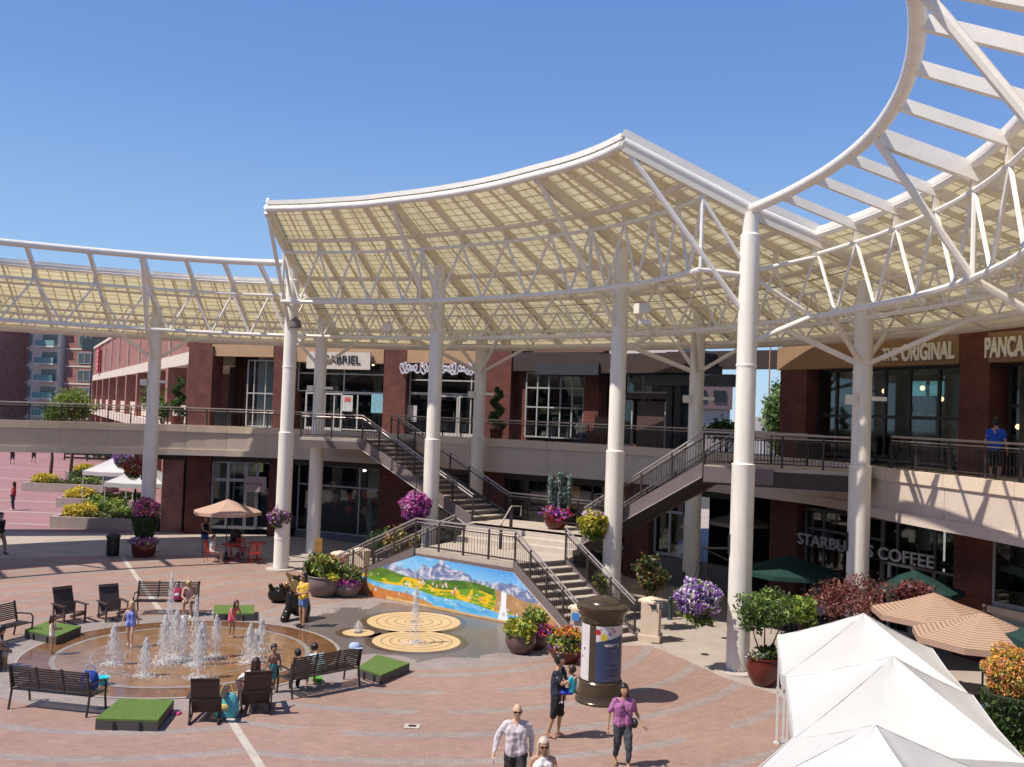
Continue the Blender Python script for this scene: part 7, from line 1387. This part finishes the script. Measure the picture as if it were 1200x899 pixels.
a = face((-13.95, 27.2), (-9, 25.4)); sitat('person with short grey hair and white shirt on the left edge bench', -14.0, 26.75, -.05, a, H=1.68, pose=SIT, skin='light', hair='grey', top=cloth('white', (.72, .70, .68)), tsl=.6, bottom=cloth('navy', (.018, .022, .045)), bl=1.9, shoes=BLACK)
a = face((-12.9, 24.6), (-9, 26)); sitat('black-haired person in white leaning forward at the lower left edge', -12.85, 24.65, -.13, a, H=1.68, pose=LEAN, skin='tan', hair='black', hl=.05, top=cloth('white', (.72, .70, .68)), tsl=.6, bottom=cloth('cream', (.5, .42, .33)), bl=1.0)
person('man in black polo and khaki trousers cut by the left frame edge', (-21.55, 42.0, 0), 1.3, 1.78, walk(1), 'light', 'brown', top=cloth('black', (.012, .012, .016)), tsl=.6, bottom=cloth('khaki', (.33, .25, .16)), bl=1.93, shoes=BLACK)
p = atz(15, 598); person('woman in red top and grey leggings with a red bag on the red plaza', (p.x, p.y, 0), -1.3, 1.66, STAND, 'tan', 'black', .1, top=cloth('red', (.4, .03, .04)), tsl=1.5, bottom=cloth('leggings_grey', (.05, .055, .065)), bl=1.95, shoes=cloth('white', (.72, .70, .68)), extra=shopbag)
for px, py, l, c, b_ in ((14, 544, 'distant walker in dark top and shorts at far left of the plaza', (.03, .03, .04), (.05, .05, .06)), (39, 542, 'distant walker in dark red beside the far fence', (.15, .03, .05), (.02, .02, .03))):
    p = atz(px, py); person(l, (p.x, p.y, 0), .8, 1.72, walk(1), 'tan', 'black', top=cloth('far%d' % px, c), tsl=.6, bottom=cloth('farb%d' % px, b_), bl=.9, shoes=BLACK)
person('woman in black tank top and blue shorts standing by the shaded brick pier', (-13.55, 44.3, 0), .9, 1.66, dict(STAND, elL=(.2, -.12, 1.15), wrL=(.1, -.34, 1.08), elR=(-.2, -.12, 1.15), wrR=(-.1, -.34, 1.08)), 'tan', 'brown', .12, top=cloth('black', (.012, .012, .016)), tsl=0, bottom=cloth('blue_shorts', (.04, .11, .3)), bl=.4, shoes=cloth('sandal_tan', (.3, .17, .1)))
sitat('child in white shirt sitting on the red cafe chair', -12.5, 42.1, -.02, 1.57, H=1.5, pose=SIT, skin='light', hair='brown', top=cloth('white', (.72, .70, .68)), tsl=.6, bottom=cloth('cream', (.5, .42, .33)), bl=.8, shoes=cloth('sandal_tan', (.3, .17, .1)))
sitat('man in white shirt seated in shade under the green umbrella', 9.0, 32.0, 0, 2.0, H=1.76, pose=SIT, skin='light', hair='grey', top=cloth('white', (.72, .70, .68)), tsl=.9, bottom=cloth('black', (.012, .012, .016)), bl=1.9, shoes=BLACK)
sitat('man in pale blue shirt seated facing the camera in shade', 10.4, 32.4, 0, -.5, H=1.76, pose=SIT, skin='light', hair='brown', top=cloth('pale_blue', (.42, .46, .58)), tsl=1.8, bottom=cloth('black', (.012, .012, .016)), bl=1.9, shoes=BLACK)
sitat('man in navy shirt and dark glasses seated beside the white tents', 10.6, 21.2, 0, -.5, H=1.76, pose=SIT, skin='tan', hair='brown', top=cloth('deep_blue', (.03, .06, .2)), tsl=.7, bottom=cloth('charcoal', (.035, .03, .035)), bl=1.9, shoes=BLACK, glasses=True, bald='top')
person('man in bright blue T-shirt on the right upper walkway facing the restaurant', (13.35, 27.0, DK), 2.4, 1.78, STAND, 'tan', 'black', top=cloth('royal_blue', (.01, .07, .45)), tsl=.7, bottom=cloth('black', (.012, .012, .016)), bl=1.1, shoes=BLACK)
sitat('person in white shirt seated behind the middle upper rail by the easel', 3.2, 45.2, DK, .4, H=1.7, pose=SIT, skin='light', hair='brown', top=cloth('white', (.72, .70, .68)), tsl=.8, bottom=cloth('denim_dark', (.04, .07, .14)), bl=1.9, shoes=BLACK)
